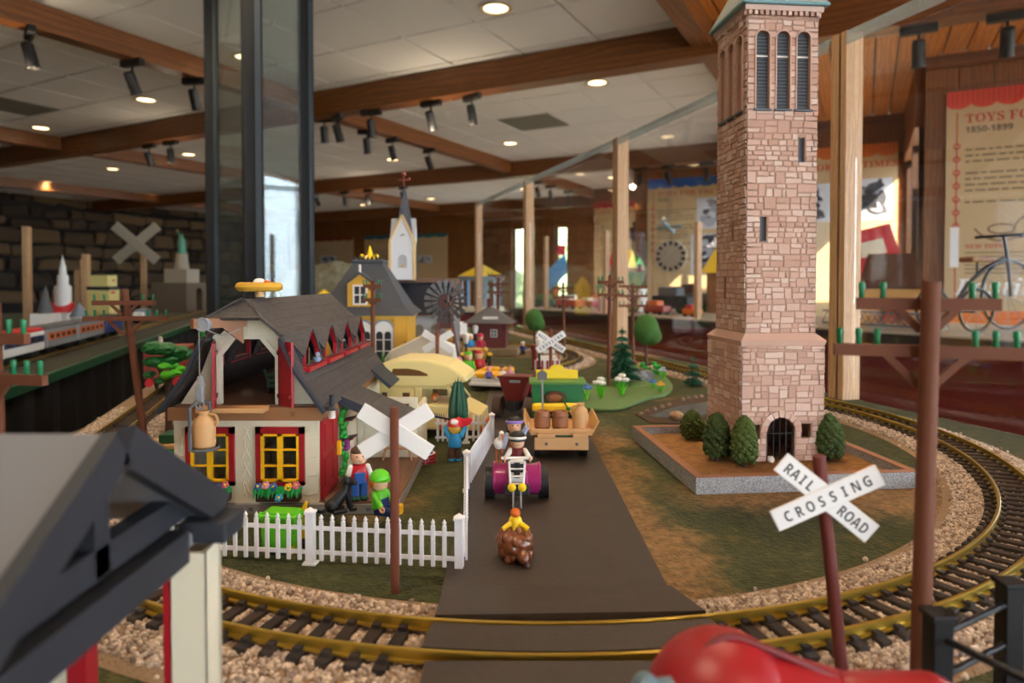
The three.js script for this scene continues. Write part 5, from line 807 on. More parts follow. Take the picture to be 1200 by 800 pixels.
{ const t = thing('green_toy_trough', 'green toy trough with yellow lid beside the farmhouse wall', 'toy trough', at(197, 543), 0.1); mesh('trough_body', ext([[-0.04, 0], [0.04, 0], [0.045, 0.03], [-0.045, 0.03]], 0.05, 0.002).translate(0, 0.0005, -0.025), MT.leaf, t); mesh('lid', rbox(0.094, 0.006, 0.054, 0.001, 0, 0.0335, 0), MT.tan, t); mesh('upper_box', rbox(0.05, 0.014, 0.04, 0.002, 0.016, 0.044, -0.005), MT.deep, t); }
{ const D = 1.74, x = -0.702 - 0.303 * (D - 1.068), t = thing('red_freight_wagon', 'red brown toy freight wagon on the left track behind the tree', 'toy wagon', W(x, D, 0.0195), 0.294), m = plastic(0x86341f, 0.5); mesh('wagon_box', [rbox(0.094, 0.075, 0.17, 0.002, 0, 0.068, -0.05)], m, t); mesh('end_rib', [-0.03, 0, 0.03].map(q => box(0.006, 0.07, 0.003, q, 0.068, 0.0365)), m, t); mesh('frame', box(0.07, 0.012, 0.17, 0, 0.027, -0.05), MT.black, t); mesh('buffer', [-0.032, 0.032].map(q => cyl(0.0105, 0.0105, 0.008, q, 0.022, 0.04, 16, PI / 2)), MT.cherry, t);
  for (const z of [0.0, -0.1]) for (const s of [-1, 1]) mesh('wheel', new THREE.CylinderGeometry(0.0145, 0.0145, 0.006, 18).rotateZ(PI / 2).translate(s * 0.0235, 0.0148, z), MT.black, t); }

// ================================================================ far toy buildings on the table
{ // yellow mansion with mansard roof
  const t = thing('yellow_toy_mansion', 'yellow toy mansion with steep slate mansard roof and white arched windows', 'toy house', W(-0.405, 1.90), 0.06), Y = plastic(0xd9a634, 0.5), sl = mat(0x474b52, 0.65, { bumpMap: fineBump, bumpScale: 0.001, metric: true });
  const wx = 0.118, wz = 0.13; mesh('walls', [box(2 * wx, 0.2, 2 * wz, 0, 0.1, 0)], Y, t); mesh('cornice', [rbox(2 * wx + 0.012, 0.012, 2 * wz + 0.012, 0.002, 0, 0.204, 0)], Y, t);
  const hip = (r0, d0, y0, r1, d1, y1) => poly([[[-r0, y0, d0], [r0, y0, d0], [r1, y1, d1], [-r1, y1, d1]], [[r0, y0, d0], [r0, y0, -d0], [r1, y1, -d1], [r1, y1, d1]], [[r0, y0, -d0], [-r0, y0, -d0], [-r1, y1, -d1], [r1, y1, -d1]], [[-r0, y0, -d0], [-r0, y0, d0], [-r1, y1, d1], [-r1, y1, -d1]], [[-r1, y1, d1], [r1, y1, d1], [r1, y1, -d1], [-r1, y1, -d1]]]);
  mesh('roof_eave', hip(0.136, 0.148, 0.209, 0.112, 0.122, 0.23), sl, t); mesh('roof_slope', hip(0.112, 0.122, 0.23, 0.040, 0.045, 0.352), sl, t); mesh('roof_cap', rbox(0.09, 0.01, 0.1, 0.003, 0, 0.356, 0), sl, t);
  const d = new THREE.Group(); d.name = 'dormer'; t.add(d); d.position.set(-0.008, 0.233, 0.098); d.scale.setScalar(1.12); mesh('dormer_wall', ext([[-0.03, 0], [0.03, 0], [0.03, 0.055], [0, 0.078], [-0.03, 0.055]], 0.03).translate(0, 0, -0.008), Y, d); mesh('dormer_roof', [-1, 1].map(s => slab(s > 0 ? [[0, 0.083, 0.028], [0.037, 0.054, 0.028], [0.037, 0.054, -0.06], [0, 0.083, -0.06]] : [[0, 0.083, -0.06], [-0.037, 0.054, -0.06], [-0.037, 0.054, 0.028], [0, 0.083, 0.028]], 0.004)), sl, d); mesh('finial', cyl(0.003, 0.003, 0.02, 0, 0.09, 0.024, 8), MT.white, d);
  mesh('dormer_window', [box(0.03, 0.044, 0.002, 0, 0.028, 0.0228)], MT.dark, d); mesh('window_frame', [box(0.004, 0.046, 0.003, -0.015, 0.028, 0.0236), box(0.004, 0.046, 0.003, 0.015, 0.028, 0.0236), box(0.003, 0.046, 0.003, 0, 0.028, 0.0236), box(0.034, 0.004, 0.003, 0, 0.006, 0.0236), box(0.034, 0.004, 0.003, 0, 0.05, 0.0236), box(0.034, 0.003, 0.003, 0, 0.028, 0.0236)], MT.white, d);
  for (const x of [-0.055, 0.0, 0.055]) { const g = new THREE.Group(); g.name = 'arched_window'; t.add(g); g.position.set(x, 0.045, wz + 0.0005); mesh('window_panel', ext(archPts(0.052, 0.15), 0.002), MT.white, g); mesh('pane', [ext(archPts(0.017, 0.11), 0.001).translate(-0.011, 0.012, 0.0022), ext(archPts(0.017, 0.11), 0.001).translate(0.011, 0.012, 0.0022)], MT.dark, g); mesh('arch_rim', ext(archPts(0.058, 0.155), 0.003, 0, [archPts(0.05, 0.149, 0.0005)]).translate(0, 0, 0.0012), MT.grey, g); mesh('glazing_bar', [0.04, 0.07, 0.1].map(y => box(0.046, 0.0025, 0.001, 0, y, 0.0038)), MT.white, g); }
  mesh('corner_pilaster', [box(0.026, 0.2, 0.006, wx - 0.022, 0.1, wz + 0.003)], Y, t); mesh('doorway', ext(archPts(0.012, 0.12), 0.002).translate(0.111, 0.02, wz + 0.0005), MT.brown, t);
  mesh('roof_cresting', Array.from({ length: 7 }, (_, i) => cone(0.005, 0.014, -0.036 + i * 0.012, 0.368, 0.04, 6)), MT.dark, t); mesh('gold_finial', [cone(0.022, 0.022, 0, 0.3745, 0, 8), cone(0.008, 0.024, 0, 0.392, 0, 8), ...[-1, 1].map(s => ball(0.006, s * 0.02, 0.372, 0.01))], MT.bright, t);
}
{ // church
  const t = thing('toy_church', 'white toy church with navy roof and tall pointed steeple', 'toy church', W(-0.32, 2.3), -0.1), navy = mat(0x242a36, 0.55), wh = plastic(0xc9cdd2, 0.5), cr = plastic(0xe2c28a, 0.5), tr = plastic(0x7a5f4e, 0.6);
  mesh('nave_walls', box(0.24, 0.185, 0.13, 0.01, 0.0925, 0), wh, t); mesh('nave_roof', [slab([[-0.12, 0.3, 0], [-0.12, 0.195, 0.085], [0.115, 0.195, 0.085], [0.115, 0.3, 0]], 0.006), slab([[0.115, 0.3, 0], [0.115, 0.195, -0.085], [-0.12, 0.195, -0.085], [-0.12, 0.3, 0]], 0.006)], navy, t);
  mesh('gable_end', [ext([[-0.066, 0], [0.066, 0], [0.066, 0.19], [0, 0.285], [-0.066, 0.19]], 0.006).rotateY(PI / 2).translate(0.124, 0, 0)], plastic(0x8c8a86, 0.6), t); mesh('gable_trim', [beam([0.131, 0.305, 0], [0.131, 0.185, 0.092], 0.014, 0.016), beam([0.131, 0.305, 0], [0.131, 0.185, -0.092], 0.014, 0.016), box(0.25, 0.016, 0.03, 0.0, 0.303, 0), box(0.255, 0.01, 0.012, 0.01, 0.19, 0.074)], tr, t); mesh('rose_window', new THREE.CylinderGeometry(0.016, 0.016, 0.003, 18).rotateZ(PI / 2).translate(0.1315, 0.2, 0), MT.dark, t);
  for (const x of [-0.04, 0.015, 0.07]) mesh('church_window', ext(archPts(0.03, 0.11), 0.002).translate(x, 0.045, 0.0652), plastic(0x8a8478, 0.4), t);
  mesh('corner_post', box(0.02, 0.19, 0.02, 0.122, 0.095, 0.064), MT.yellow, t);
  const s = new THREE.Group(); s.name = 'steeple'; t.add(s); s.position.set(-0.05, 0.305, 0.012); s.rotation.y = 0.1;
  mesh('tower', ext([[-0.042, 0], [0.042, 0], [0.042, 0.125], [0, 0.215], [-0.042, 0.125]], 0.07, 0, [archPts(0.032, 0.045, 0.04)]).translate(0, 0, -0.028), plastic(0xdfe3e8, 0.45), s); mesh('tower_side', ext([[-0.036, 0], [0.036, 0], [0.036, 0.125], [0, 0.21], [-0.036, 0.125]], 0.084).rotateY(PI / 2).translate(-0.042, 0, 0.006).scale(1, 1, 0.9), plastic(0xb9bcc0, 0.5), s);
  mesh('tower_edge', [-1, 1].flatMap(k => [box(0.009, 0.13, 0.009, k * 0.041, 0.064, 0.041), beam([k * 0.043, 0.128, 0.043], [0, 0.218, 0.043], 0.007, 0.007)]), cr, s); mesh('spire', cone(0.05, 0.2, 0, 0.225, 0.005, 4).rotateY(PI / 4), mat(0x3d4350, 0.6), s); mesh('bell', lathe([[0, 0.062], [0.006, 0.06], [0.009, 0.045], [0.012, 0.042]], 0, 0, 0.03), MT.gold, s); mesh('clock_mark', [box(0.014, 0.002, 0.001, 0, 0.15, 0.0428, 0, 0, 0.3), box(0.01, 0.002, 0.001, 0.004, 0.153, 0.0428, 0, 0, -0.4)], MT.black, s); mesh('weathercock', [cyl(0.0022, 0.0022, 0.05, 0, 0.345, 0.005, 8), box(0.036, 0.004, 0.004, 0, 0.342, 0.005), ball(0.008, 0, 0.36, 0.005), ball(0.005, 0.02, 0.345, 0.005)], plastic(0x9c4a40, 0.5), s);
}
{ // wind pump
  const t = thing('wind_pump', 'brown lattice wind pump with a wheel of grey blades', 'windmill', W(-0.212, 2.12, 0.0), 0), br = plastic(0x6a4540, 0.6), gs = []; const H = 0.255;
  for (const [x, z] of [[-1, -1], [1, -1], [1, 1], [-1, 1]]) gs.push(bar([x * 0.045, 0, z * 0.045], [x * 0.012, H - 0.02, z * 0.012], 0.0035)); mesh('tower_leg', gs, br, t);
  const xs = []; for (const [y0, y1] of [[0.02, 0.09], [0.09, 0.15]]) for (const s of [-1, 1]) { const w = y => 0.045 - 0.033 * y / (H - 0.02); xs.push(bar([-w(y0), y0, s * w(y0)], [w(y1), y1, s * w(y1)], 0.0022), bar([w(y0), y0, s * w(y0)], [-w(y1), y1, s * w(y1)], 0.0022), bar([-w(y0), y0, s * w(y0)], [w(y0), y0, s * w(y0)], 0.0022)); } mesh('cross_brace', xs, br, t); mesh('head_panel', [ext([[-0.024, 0.15], [0.024, 0.15], [0.016, 0.205], [-0.016, 0.205]], 0.03).translate(0, 0, -0.015)], br, t); mesh('gearbox', rbox(0.03, 0.05, 0.04, 0.003, -0.006, 0.235, -0.004), br, t);
  for (let i = 0; i < 18; i++) mesh('blade', ext([[-0.0025, 0.022], [0.0025, 0.022], [0.0078, 0.068], [-0.0078, 0.068]], 0.0015).rotateY(0.45).rotateZ(i * PI / 9).translate(0.004, 0.238, 0.03), MT.mid, t); mesh('wheel_rim', [tor(0.046, 0.0014, 0.004, 0.238, 0.031, 0, 36), tor(0.023, 0.0014, 0.004, 0.238, 0.031, 0, 24), cyl(0.006, 0.006, 0.03, 0.004, 0.238, 0.02, 10, PI / 2)], MT.dark, t);
}
{ // brown station
  const t = thing('brown_toy_station', 'brown brick toy station with grey hipped roof and white name board', 'toy station', W(-0.09, 2.74), -0.12), br = plastic(0x6b2f2a, 0.65), W2 = 0.07, H2 = 0.13; mesh('platform', rbox(0.25, 0.03, 0.18, 0.004, 0.0, 0.0155, 0.01), mat(0x7c6a4e, 0.8), t); mesh('walls', box(2 * W2, H2 - 0.03, 0.09, 0, 0.03 + (H2 - 0.03) / 2, 0), br, t);
  mesh('roof', new THREE.CylinderGeometry(0.02, 0.147, 0.062, 4, 1).rotateY(PI / 4).scale(0.98, 1, 0.78).translate(0, H2 + 0.031, 0), mat(0x4e4d50, 0.7), t); mesh('chimney', box(0.016, 0.045, 0.016, -0.005, H2 + 0.075, -0.005), br, t); mesh('name_board', rbox(0.062, 0.01, 0.003, 0.003, 0.012, H2 + 0.022, 0.076), MT.white, t); mesh('window', [box(0.024, 0.03, 0.002, 0.022, 0.088, 0.0455)], MT.dark, t); mesh('window_frame', [box(0.026, 0.003, 0.003, 0.022, 0.102, 0.046), box(0.026, 0.003, 0.003, 0.022, 0.074, 0.046), box(0.003, 0.03, 0.003, 0.022, 0.088, 0.046), box(0.026, 0.003, 0.003, 0.022, 0.088, 0.046), box(0.003, 0.03, 0.003, 0.01, 0.088, 0.046), box(0.003, 0.03, 0.003, 0.034, 0.088, 0.046)], MT.white, t); mesh('door', box(0.03, 0.07, 0.003, -0.04, 0.066, 0.0455), MT.darkBrown, t);
  mesh('bracket', [-0.066, 0.066].map(x => beam([x, 0.1, 0.045], [x, 0.128, 0.075], 0.004, 0.004)), br, t);
}
function lampPost(label, p, h) { const t = thing('toy_lamp_post', label, 'toy lamp post', p); mesh('post', [cyl(0.0035, 0.0045, h * 0.74, 0, h * 0.37, 0, 10), cyl(0.009, 0.011, 0.01, 0, 0.006, 0, 12), ball(0.006, 0, h * 0.2, 0, 1, 1.5, 1)], MT.black, t); mesh('lantern', [lathe([[0, h * 0.73], [0.008, h * 0.73], [0.0125, h * 0.96], [0.009, h], [0, h + 0.004]])], plastic(0xe6e3da, 0.4), t); return t; }
lampPost('black toy lamp post with white lantern beside the yellow convertible', at(546, 434), 0.125); lampPost('black toy lamp post with white lantern behind the gold car', at(557, 416), 0.12); lampPost('black toy lamp post with white lantern by the striped stall', at(632, 440), 0.118);
crossbuck('white crossed boards seen from behind near the white tent', W(-0.178, 1.585), 0.182, [0, 0], 0, 0.082, 0.017, 0.0042, false, MT.barkPole, 0.56);
crossbuck('small railroad crossing sign facing the viewer behind the truck', W(0.095, 1.63), 0.184, [0, 0], 0, 0.08, 0.0165, 0.0042, true, MT.barkPole, 0.57);
{ // tent with figures and palms
  const t = thing('toy_tent', 'white and cream toy tent with open front near the church', 'toy tent', W(-0.222, 1.69), 0.05), cv = mat(0xd8cbb0, 0.8), top = [[-0.1, 0.10], [-0.085, 0.125], [0, 0.166], [0.075, 0.135], [0.085, 0.07]]; for (let i = 0; i + 1 < top.length; i++) mesh('canvas', slab([[top[i][0], top[i][1], 0.05], [top[i + 1][0], top[i + 1][1], 0.05], [top[i + 1][0], top[i + 1][1], -0.05], [top[i][0], top[i][1], -0.05]], 0.003), i > 1 ? MT.white : cv, t);
  mesh('tent_back', ext([[-0.1, 0], [0.083, 0], [0.083, 0.07], [0.072, 0.133], [0, 0.162], [-0.084, 0.123], [-0.098, 0.1]], 0.003, 0, [[[-0.07, 0.002], [0.06, 0.002], [0.06, 0.085], [-0.07, 0.085]]]).translate(0, 0, 0.042), mat(0xd8ccb4, 0.8), t); mesh('tent_pole', [[-0.098, 0.1], [0.083, 0.07], [0.075, 0.13]].map(([x, y]) => bar([x, 0, 0.048], [x, y, 0.048], 0.003)), MT.white, t); mesh('counter', rbox(0.06, 0.07, 0.02, 0.003, -0.01, 0.0355, 0.05), MT.cream, t);
  toyFigure('toy figure with yellow hair at the white tent', W(-0.262, 1.61, 0.033), 0.2, { top: MT.white, legs: MT.navy, hair: MT.yellow }); { const q = thing('tent_step', 'small tan step under the tent figure', 'step', W(-0.262, 1.61)); mesh('step_block', rbox(0.03, 0.0325, 0.025, 0.001, 0, 0.0163, 0), MT.tan, q); mesh('step_edge', box(0.031, 0.002, 0.002, 0, 0.031, 0.013), MT.brown, q); }
  [[-0.3, 1.55, 'green spiky toy palm left of the tent figure'], [-0.212, 1.55, 'green spiky toy palm before the white tent'], [-0.365, 1.63, 'green spiky toy palm by the mansion doorway']].forEach(([x, D, l], k) => { const p = thing('toy_palm', l, 'toy plant', W(x, D)); const gs = []; for (let i = 0; i < 13; i++) { const a = i * 2.4, L = 0.055; gs.push(new THREE.ConeGeometry(0.0045, L, 5).scale(1, 1, 0.4).translate(0, L / 2, 0).rotateX(0.25 + (i % 4) * 0.2).rotateY(a).translate(0, 0.085, 0)); } mesh('fronds', gs, plastic(0x3f7d33, 0.5), p); mesh('stem', cyl(0.004, 0.006, 0.09, 0, 0.045, 0, 8), MT.brown, p); void k; });
  [[-0.155, 1.9, MT.pink, MT.white, 'small pink toy figure right of the tent'], [-0.135, 2.05, MT.lime, MT.leaf, 'small green toy figure by the gold car'], [-0.105, 2.08, MT.cherry, MT.red, 'small red toy figure by the gold car']].forEach(([x, D, a, b, l]) => toyFigure(l, W(x, D), 0, { top: a, legs: b, hair: a, scale: 1.2 }));
}
{ const t = thing('white_toy_van', 'white toy van parked beside the brown station', 'toy van', W(-0.3, 3.22), -0.4); mesh('van_body', [rbox(0.11, 0.075, 0.16, 0.008, 0, 0.062, 0)], MT.white, t); mesh('window', [box(0.07, 0.022, 0.002, 0, 0.08, 0.0805)], MT.dark, t); mesh('stripe', box(0.112, 0.008, 0.162, 0, 0.035, 0), MT.red, t); wheels(t, [[-0.045, 0.05], [0.045, 0.05], [-0.045, -0.05], [0.045, -0.05]], 0.02, 0.014); }
toyFigure('small dark blue toy figure beside the station corner', W(0.045, 2.72), 0.2, { top: MT.navy, legs: MT.dark, hair: MT.white, scale: 0.75 });
flower('tiny toy plant between mansion and porch roof', W(-0.29, 1.5), MT.orange, 1.4);

// ================================================================ near foreground
{ // grey roofed shelter, close to the lens
  const t = thing('grey_roofed_toy_shelter', 'dark grey gabled toy shelter with cream pillar close to the viewer', 'toy shelter', W(-0.2, 0.332), 0.0), rf = mat(0x6d6f73, 0.5), ed = mat(0x24272e, 0.55), ry = 0.227, ey = 0.156, hd = 0.112;
  mesh('roof_front', slab([[-0.36, ry, 0], [-0.36, ey, hd], [0, ey, hd], [0, ry, 0]], 0.012), rf, t); mesh('roof_back', slab([[0, ry, 0], [0, ey, -hd], [-0.36, ey, -hd], [-0.36, ry, 0]], 0.012), rf, t);
  mesh('bargeboard', [beam([0.003, ry - 0.006, 0.002], [0.003, ey - 0.006, hd + 0.002], 0.008, 0.02), beam([0.003, ry - 0.006, -0.002], [0.003, ey - 0.006, -hd - 0.002], 0.008, 0.02)], ed, t); mesh('tie_beam', [beam([-0.012, ey + 0.006, hd], [-0.012, ey + 0.006, -hd], 0.012, 0.016), beam([-0.014, ey - 0.016, 0.09], [-0.014, ey - 0.016, -0.075], 0.03, 0.02)], ed, t); mesh('king_post', box(0.012, 0.06, 0.012, -0.012, 0.185, 0), ed, t); mesh('gutter_bracket', [rbox(0.016, 0.009, 0.018, 0.002, -0.01, ey - 0.016, -0.088)], MT.grey, t); mesh('eave_block', rbox(0.03, 0.014, 0.03, 0.002, 0.004, ey - 0.012, -0.1), ed, t);
  mesh('pillar', [box(0.021, 0.132, 0.003, -0.004, 0.0665, -0.084), box(0.003, 0.132, 0.022, 0.005, 0.0665, -0.094), box(0.021, 0.132, 0.003, -0.004, 0.0665, -0.105), cyl(0.004, 0.004, 0.012, -0.002, 0.1, -0.09, 10, 0, PI / 2)], MT.cream, t); mesh('red_post', [box(0.004, 0.13, 0.014, -0.018, 0.0655, -0.09)], MT.red, t);
  mesh('wall', [box(0.11, 0.128, 0.006, -0.125, 0.0645, -0.078)], wallCream, t); mesh('wall_frame', [box(0.012, 0.13, 0.012, -0.068, 0.0655, -0.078), box(0.01, 0.13, 0.012, -0.18, 0.0655, -0.078)], MT.red, t); mesh('wall_relief', [[-0.12, 0.1], [-0.1, 0.1]].map(([x, y]) => ball(0.005, x, y, -0.0745, 1, 1, 0.4)).concat([bar([-0.12, 0.08, -0.0748], [-0.1, 0.03, -0.0748], 0.0012), bar([-0.1, 0.09, -0.0748], [-0.125, 0.035, -0.0748], 0.0012)]), wallCream, t); mesh('base_plate', rbox(0.2, 0.004, 0.13, 0.001, -0.1, 0.0022, -0.06), MT.mid, t);
}
{ // red toy at the bottom edge
  const t = thing('red_streamlined_toy_car', 'rounded red toy car bonnet close to the viewer with grey blue lamp', 'toy car', W(0.176, 0.345), 0.0), rd = plastic(0x9c141c, 0.42);
mesh('bonnet', [T(new THREE.SphereGeometry(0.042, 28, 20).scale(1.0, 1.05, 1.0), -0.062, 0.068, -0.012), T(new THREE.CapsuleGeometry(0.035, 0.075, 8, 20).rotateZ(PI / 2 - 0.3), -0.024, 0.062, -0.01), rbox(0.14, 0.05, 0.07, 0.014, -0.02, 0.042, 0)], rd, t); mesh('ridge', tube([[-0.088, 0.0965, 0.002], [-0.062, 0.1125, -0.008], [-0.034, 0.104, -0.008], [0.002, 0.088, -0.008]], 0.0022, 20), MT.maroon, t); mesh('mudguard', [T(new THREE.CapsuleGeometry(0.018, 0.04, 6, 16).rotateZ(PI / 2), 0.028, 0.074, -0.008)], rd, t);
  mesh('headlamp', [ball(0.0105, -0.108, 0.094, 0.012, 0.75, 1, 1), cyl(0.009, 0.0105, 0.014, -0.101, 0.091, 0.011, 16, 0, PI / 2)], mat(0x5f7a8a, 0.4), t); for (const x of [-0.06, 0.02]) for (const z of [-0.045, 0.035]) mesh('wheel', cyl(0.026, 0.026, 0.014, x, 0.0265, z, 20, PI / 2), MT.black, t);
}
{ // black rail fence at the lower right
  const t = thing('black_rail_fence', 'black toy rail fence beside the near right telephone pole', 'fence', [0, TY, 0]), A = [0.2705, 0.418], B = [0.349, 0.462], C = [0.31, 0.33];
  for (const [x, D] of [A, B, C]) mesh('fence_post', [rbox(0.013, 0.09, 0.013, 0.001, x, 0.0455, -D), rbox(0.016, 0.004, 0.016, 0.001, x, 0.092, -D)], M.blackMetal, t); for (const y of [0.078, 0.05, 0.022]) { mesh('rail', bar([A[0], y, -A[1]], [B[0], y, -B[1]], 0.0024), M.blackMetal, t); mesh('rail', bar([A[0], y, -A[1]], [C[0], y, -C[1]], 0.0024), M.blackMetal, t); }
}

// ================================================================ posters on the window wall
function poster(o) {
  const c = document.createElement('canvas'); c.width = 512; c.height = 860; const x = c.getContext('2d'); x.fillStyle = o.paper ?? '#c9ac7e'; x.fillRect(0, 0, 512, 860);
  x.fillStyle = o.awning; x.fillRect(0, 0, 512, 40); for (let i = 0; i < 7; i++) { x.beginPath(); x.ellipse(36 + i * 73, 38, 38, 24, 0, 0, PI); x.fill(); } if (o.stripe) { x.fillStyle = o.stripe; for (let i = 0; i < 34; i++) x.fillRect(i * 15, 0, 4, 46); }
  x.fillStyle = o.ink; x.textAlign = 'left'; x.font = `bold ${o.size ?? 40}px serif`; x.fillText(o.title, o.tx ?? 56, 112); if (o.years) { x.fillStyle = '#4a3a2a'; x.font = 'bold 29px sans-serif'; x.fillText(o.years, 56, 146); }
  x.strokeStyle = o.ink; x.lineWidth = 4; x.beginPath(); x.moveTo(32, 74); x.lineTo(32, 800); x.stroke(); for (let i = 0; i < 7; i++) { x.beginPath(); x.arc(32, 190 + i * 46, 9, 0, 2 * PI); x.stroke(); }
  x.strokeStyle = '#5d4a34'; x.lineWidth = 5; let q = o.seed ?? 3; const r = () => (q = (q * 16807) % 2147483647) / 2147483647; for (let y = 185; y < (o.textEnd ?? 560); y += 20) { if (r() < 0.2) continue; let px = 58; const end = (o.textW ?? 330) * (0.6 + 0.4 * r()); while (px < end) { const w = 10 + 34 * r(); x.beginPath(); x.moveTo(px, y); x.lineTo(px + w, y); x.stroke(); px += w + 7; } }
  for (const [px, py, w, h, s] of o.photos ?? []) { x.fillStyle = '#cfd0d4'; x.fillRect(px - 4, py - 4, w + 8, h + 8); for (let i = 0; i < 60; i++) { const k = 40 + 190 * r(); x.fillStyle = `rgb(${k},${k},${k + 6})`; x.beginPath(); x.ellipse(px + w * (0.15 + 0.7 * r()), py + h * (0.15 + 0.7 * r()), w * 0.13 * (0.4 + r()), h * 0.12 * (0.4 + r()), r() * 3, 0, 2 * PI); x.fill(); } if (s) { x.fillStyle = '#2a2a2e'; x.beginPath(); x.arc(px + w * 0.6, py + h * 0.3, w * 0.09, 0, 2 * PI); x.fill(); x.fillRect(px + w * 0.45, py + h * 0.38, w * 0.3, h * 0.35); } }
  o.draw?.(x); const t = new THREE.CanvasTexture(c); t.colorSpace = THREE.SRGBColorSpace; return mat(0xffffff, 0.6, { map: t });
}
function hang(label, a, c0, c1, y0, y1, m) { const o = thing('wall_poster', label, 'poster', room(a - 0.014, (c0 + c1) / 2, (y0 + y1) / 2), roomTurn); mesh('poster_board', box(c1 - c0, y1 - y0, 0.016, 0, 0, 0), MT.tan, o); mesh('poster_print', new THREE.PlaneGeometry(c1 - c0, y1 - y0).translate(0, 0, 0.0088), m, o); return o; }
const pTop = CY + 1.43, pLow = CY - 0.45;
hang('tall tan poster with red striped awning reading toys for and the years', 6.1, 0.53, 1.63, pLow, pTop, poster({ awning: '#d8442a', stripe: '#b93420', ink: '#b8281c', title: 'TOYS FOR', size: 42, years: '1850-1899', seed: 5, textEnd: 400, textW: 420, photos: [], draw: x => {
  x.strokeStyle = '#6b4a30'; x.lineWidth = 5; x.beginPath(); x.arc(165, 430, 90, 0.5, 2.6); x.stroke(); x.beginPath(); x.ellipse(165, 480, 38, 16, 0, 0, 7); x.stroke(); x.beginPath(); x.moveTo(195, 475); x.lineTo(225, 440); x.lineTo(235, 455); x.stroke(); x.fillStyle = '#8d84a8'; x.fillRect(330, 330, 182, 460); for (let i = 0; i < 26; i++) { x.fillStyle = `rgba(${150 + i * 3},${140 + i * 3},${170 + i * 2},0.5)`; x.beginPath(); x.ellipse(350 + (i * 53) % 150, 350 + (i * 97) % 420, 34, 48, i, 0, 7); x.fill(); } x.fillStyle = '#b8281c'; x.font = 'bold 20px serif'; x.fillText('NEW TOYS', 60, 545); x.strokeStyle = '#7a6246'; x.lineWidth = 4; for (let y = 560; y < 640; y += 14) { x.beginPath(); x.moveTo(60, y); x.lineTo(250, y); x.stroke(); } x.fillStyle = '#e0702a'; x.fillRect(0, 760, 512, 100); x.fillStyle = '#f4f2ee'; x.fillRect(16, 470, 26, 140); x.font = 'italic bold 76px serif'; x.fillText('Pastime', 30, 705); } }));
hang('tan poster with orange striped awning and grey photographs partly behind the tower', 8.0, -1.02, 0.28, pLow, pTop, poster({ awning: '#e07a20', stripe: '#c4621a', ink: '#c03a22', title: 'TOYS FOR THE TIMES', size: 42, seed: 9, photos: [[60, 180, 200, 180, 1], [290, 170, 200, 190, 1]], textEnd: 180 }));
hang('tan poster with blue scalloped awning and two grey photographs', 9.8, -2.9, -1.55, pLow, pTop + 0.06, poster({ awning: '#1f5aa8', ink: '#b5442c', title: 'TOYS FOR THE TI', size: 42, years: '1930', seed: 13, textW: 260, photos: [[280, 140, 220, 190, 1], [250, 370, 250, 250, 0]] }));
hang('tan poster with red scalloped awning and a standing figure', 11.9, -4.55, -3.55, pLow, pTop + 0.05, poster({ awning: '#b02a34', ink: '#b5442c', title: 'TOYS FOR THE TI', size: 42, seed: 17, textW: 220, draw: x => { x.fillStyle = '#4b3a34'; x.beginPath(); x.arc(400, 200, 22, 0, 7); x.fill(); x.fillRect(368, 222, 66, 120); x.fillRect(374, 335, 24, 110); x.fillRect(406, 335, 24, 110); x.fillRect(350, 230, 20, 90); } }));
{ // back wall: dim boards with pictures
  hang('tan poster panel on the far back wall with blue heading', 14.2, -12.1, -9.4, CY - 0.3, CY + 1.2, poster({ awning: '#2d6d78', ink: '#b5442c', title: 'TRAINS', seed: 23, photos: [[300, 330, 120, 100, 0]] }));
  hang('tan poster panel on the far back wall with red heading', 14.2, -14.8, -12.5, CY - 0.3, CY + 1.2, poster({ awning: '#8c3a20', ink: '#b5442c', title: 'TOYS', seed: 29, photos: [[250, 300, 120, 150, 0]] }));
}
{ // reel-shaped disc and toy plane hanging before the blue poster
  const p = atD(786, 300, 8.25), t = thing('white_wheel_disc', 'white disc with a ring of black openings hanging before the blue poster', 'disc', p, roomTurn); t.scale.set(0.68, 0.68, 1); mesh('disc_plate', cyl(0.29, 0.29, 0.015, 0, 0, 0, 40, PI / 2), mat(0xb9a892, 0.6), t); for (let i = 0; i < 14; i++) mesh('opening', box(0.05, 0.07, 0.004, 0, 0.235, 0.009).rotateZ(i * PI / 7), MT.black, t); mesh('rim', tor(0.29, 0.008, 0, 0, 0, 0, 44), MT.cream, t); mesh('hanger', bar([0, 0.29, 0], [0, (CEIL - p.y) / 0.68, 0], 0.004, 6), MT.dark, t);
  const q = atD(783, 266, 7.9), a = thing('hanging_toy_plane', 'small grey blue toy plane hanging before the blue poster', 'toy plane', q, 0.5); a.rotation.z = -0.6; a.scale.setScalar(0.7); mesh('fuselage', T(new THREE.CapsuleGeometry(0.04, 0.25, 6, 12).rotateZ(PI / 2), 0, 0, 0), plastic(0x8fa6aa, 0.4), a); mesh('wing', rbox(0.09, 0.012, 0.62, 0.005, 0.02, 0.01, 0), plastic(0x9fb4b4, 0.4), a); mesh('tail', [rbox(0.06, 0.08, 0.008, 0.003, -0.16, 0.05, 0), rbox(0.06, 0.008, 0.2, 0.003, -0.16, 0.01, 0)], MT.cream, a);
  const w = thing('plane_wire', 'thin wire holding up the hanging toy plane', 'wire', q); mesh('wire', bar([0, 0.03, 0], [0, CEIL - q.y, 0], 0.003, 6), MT.dark, w); mesh('eyelet', tor(0.012, 0.003, 0, 0.03, 0, 0, 12), MT.steel, w);
}
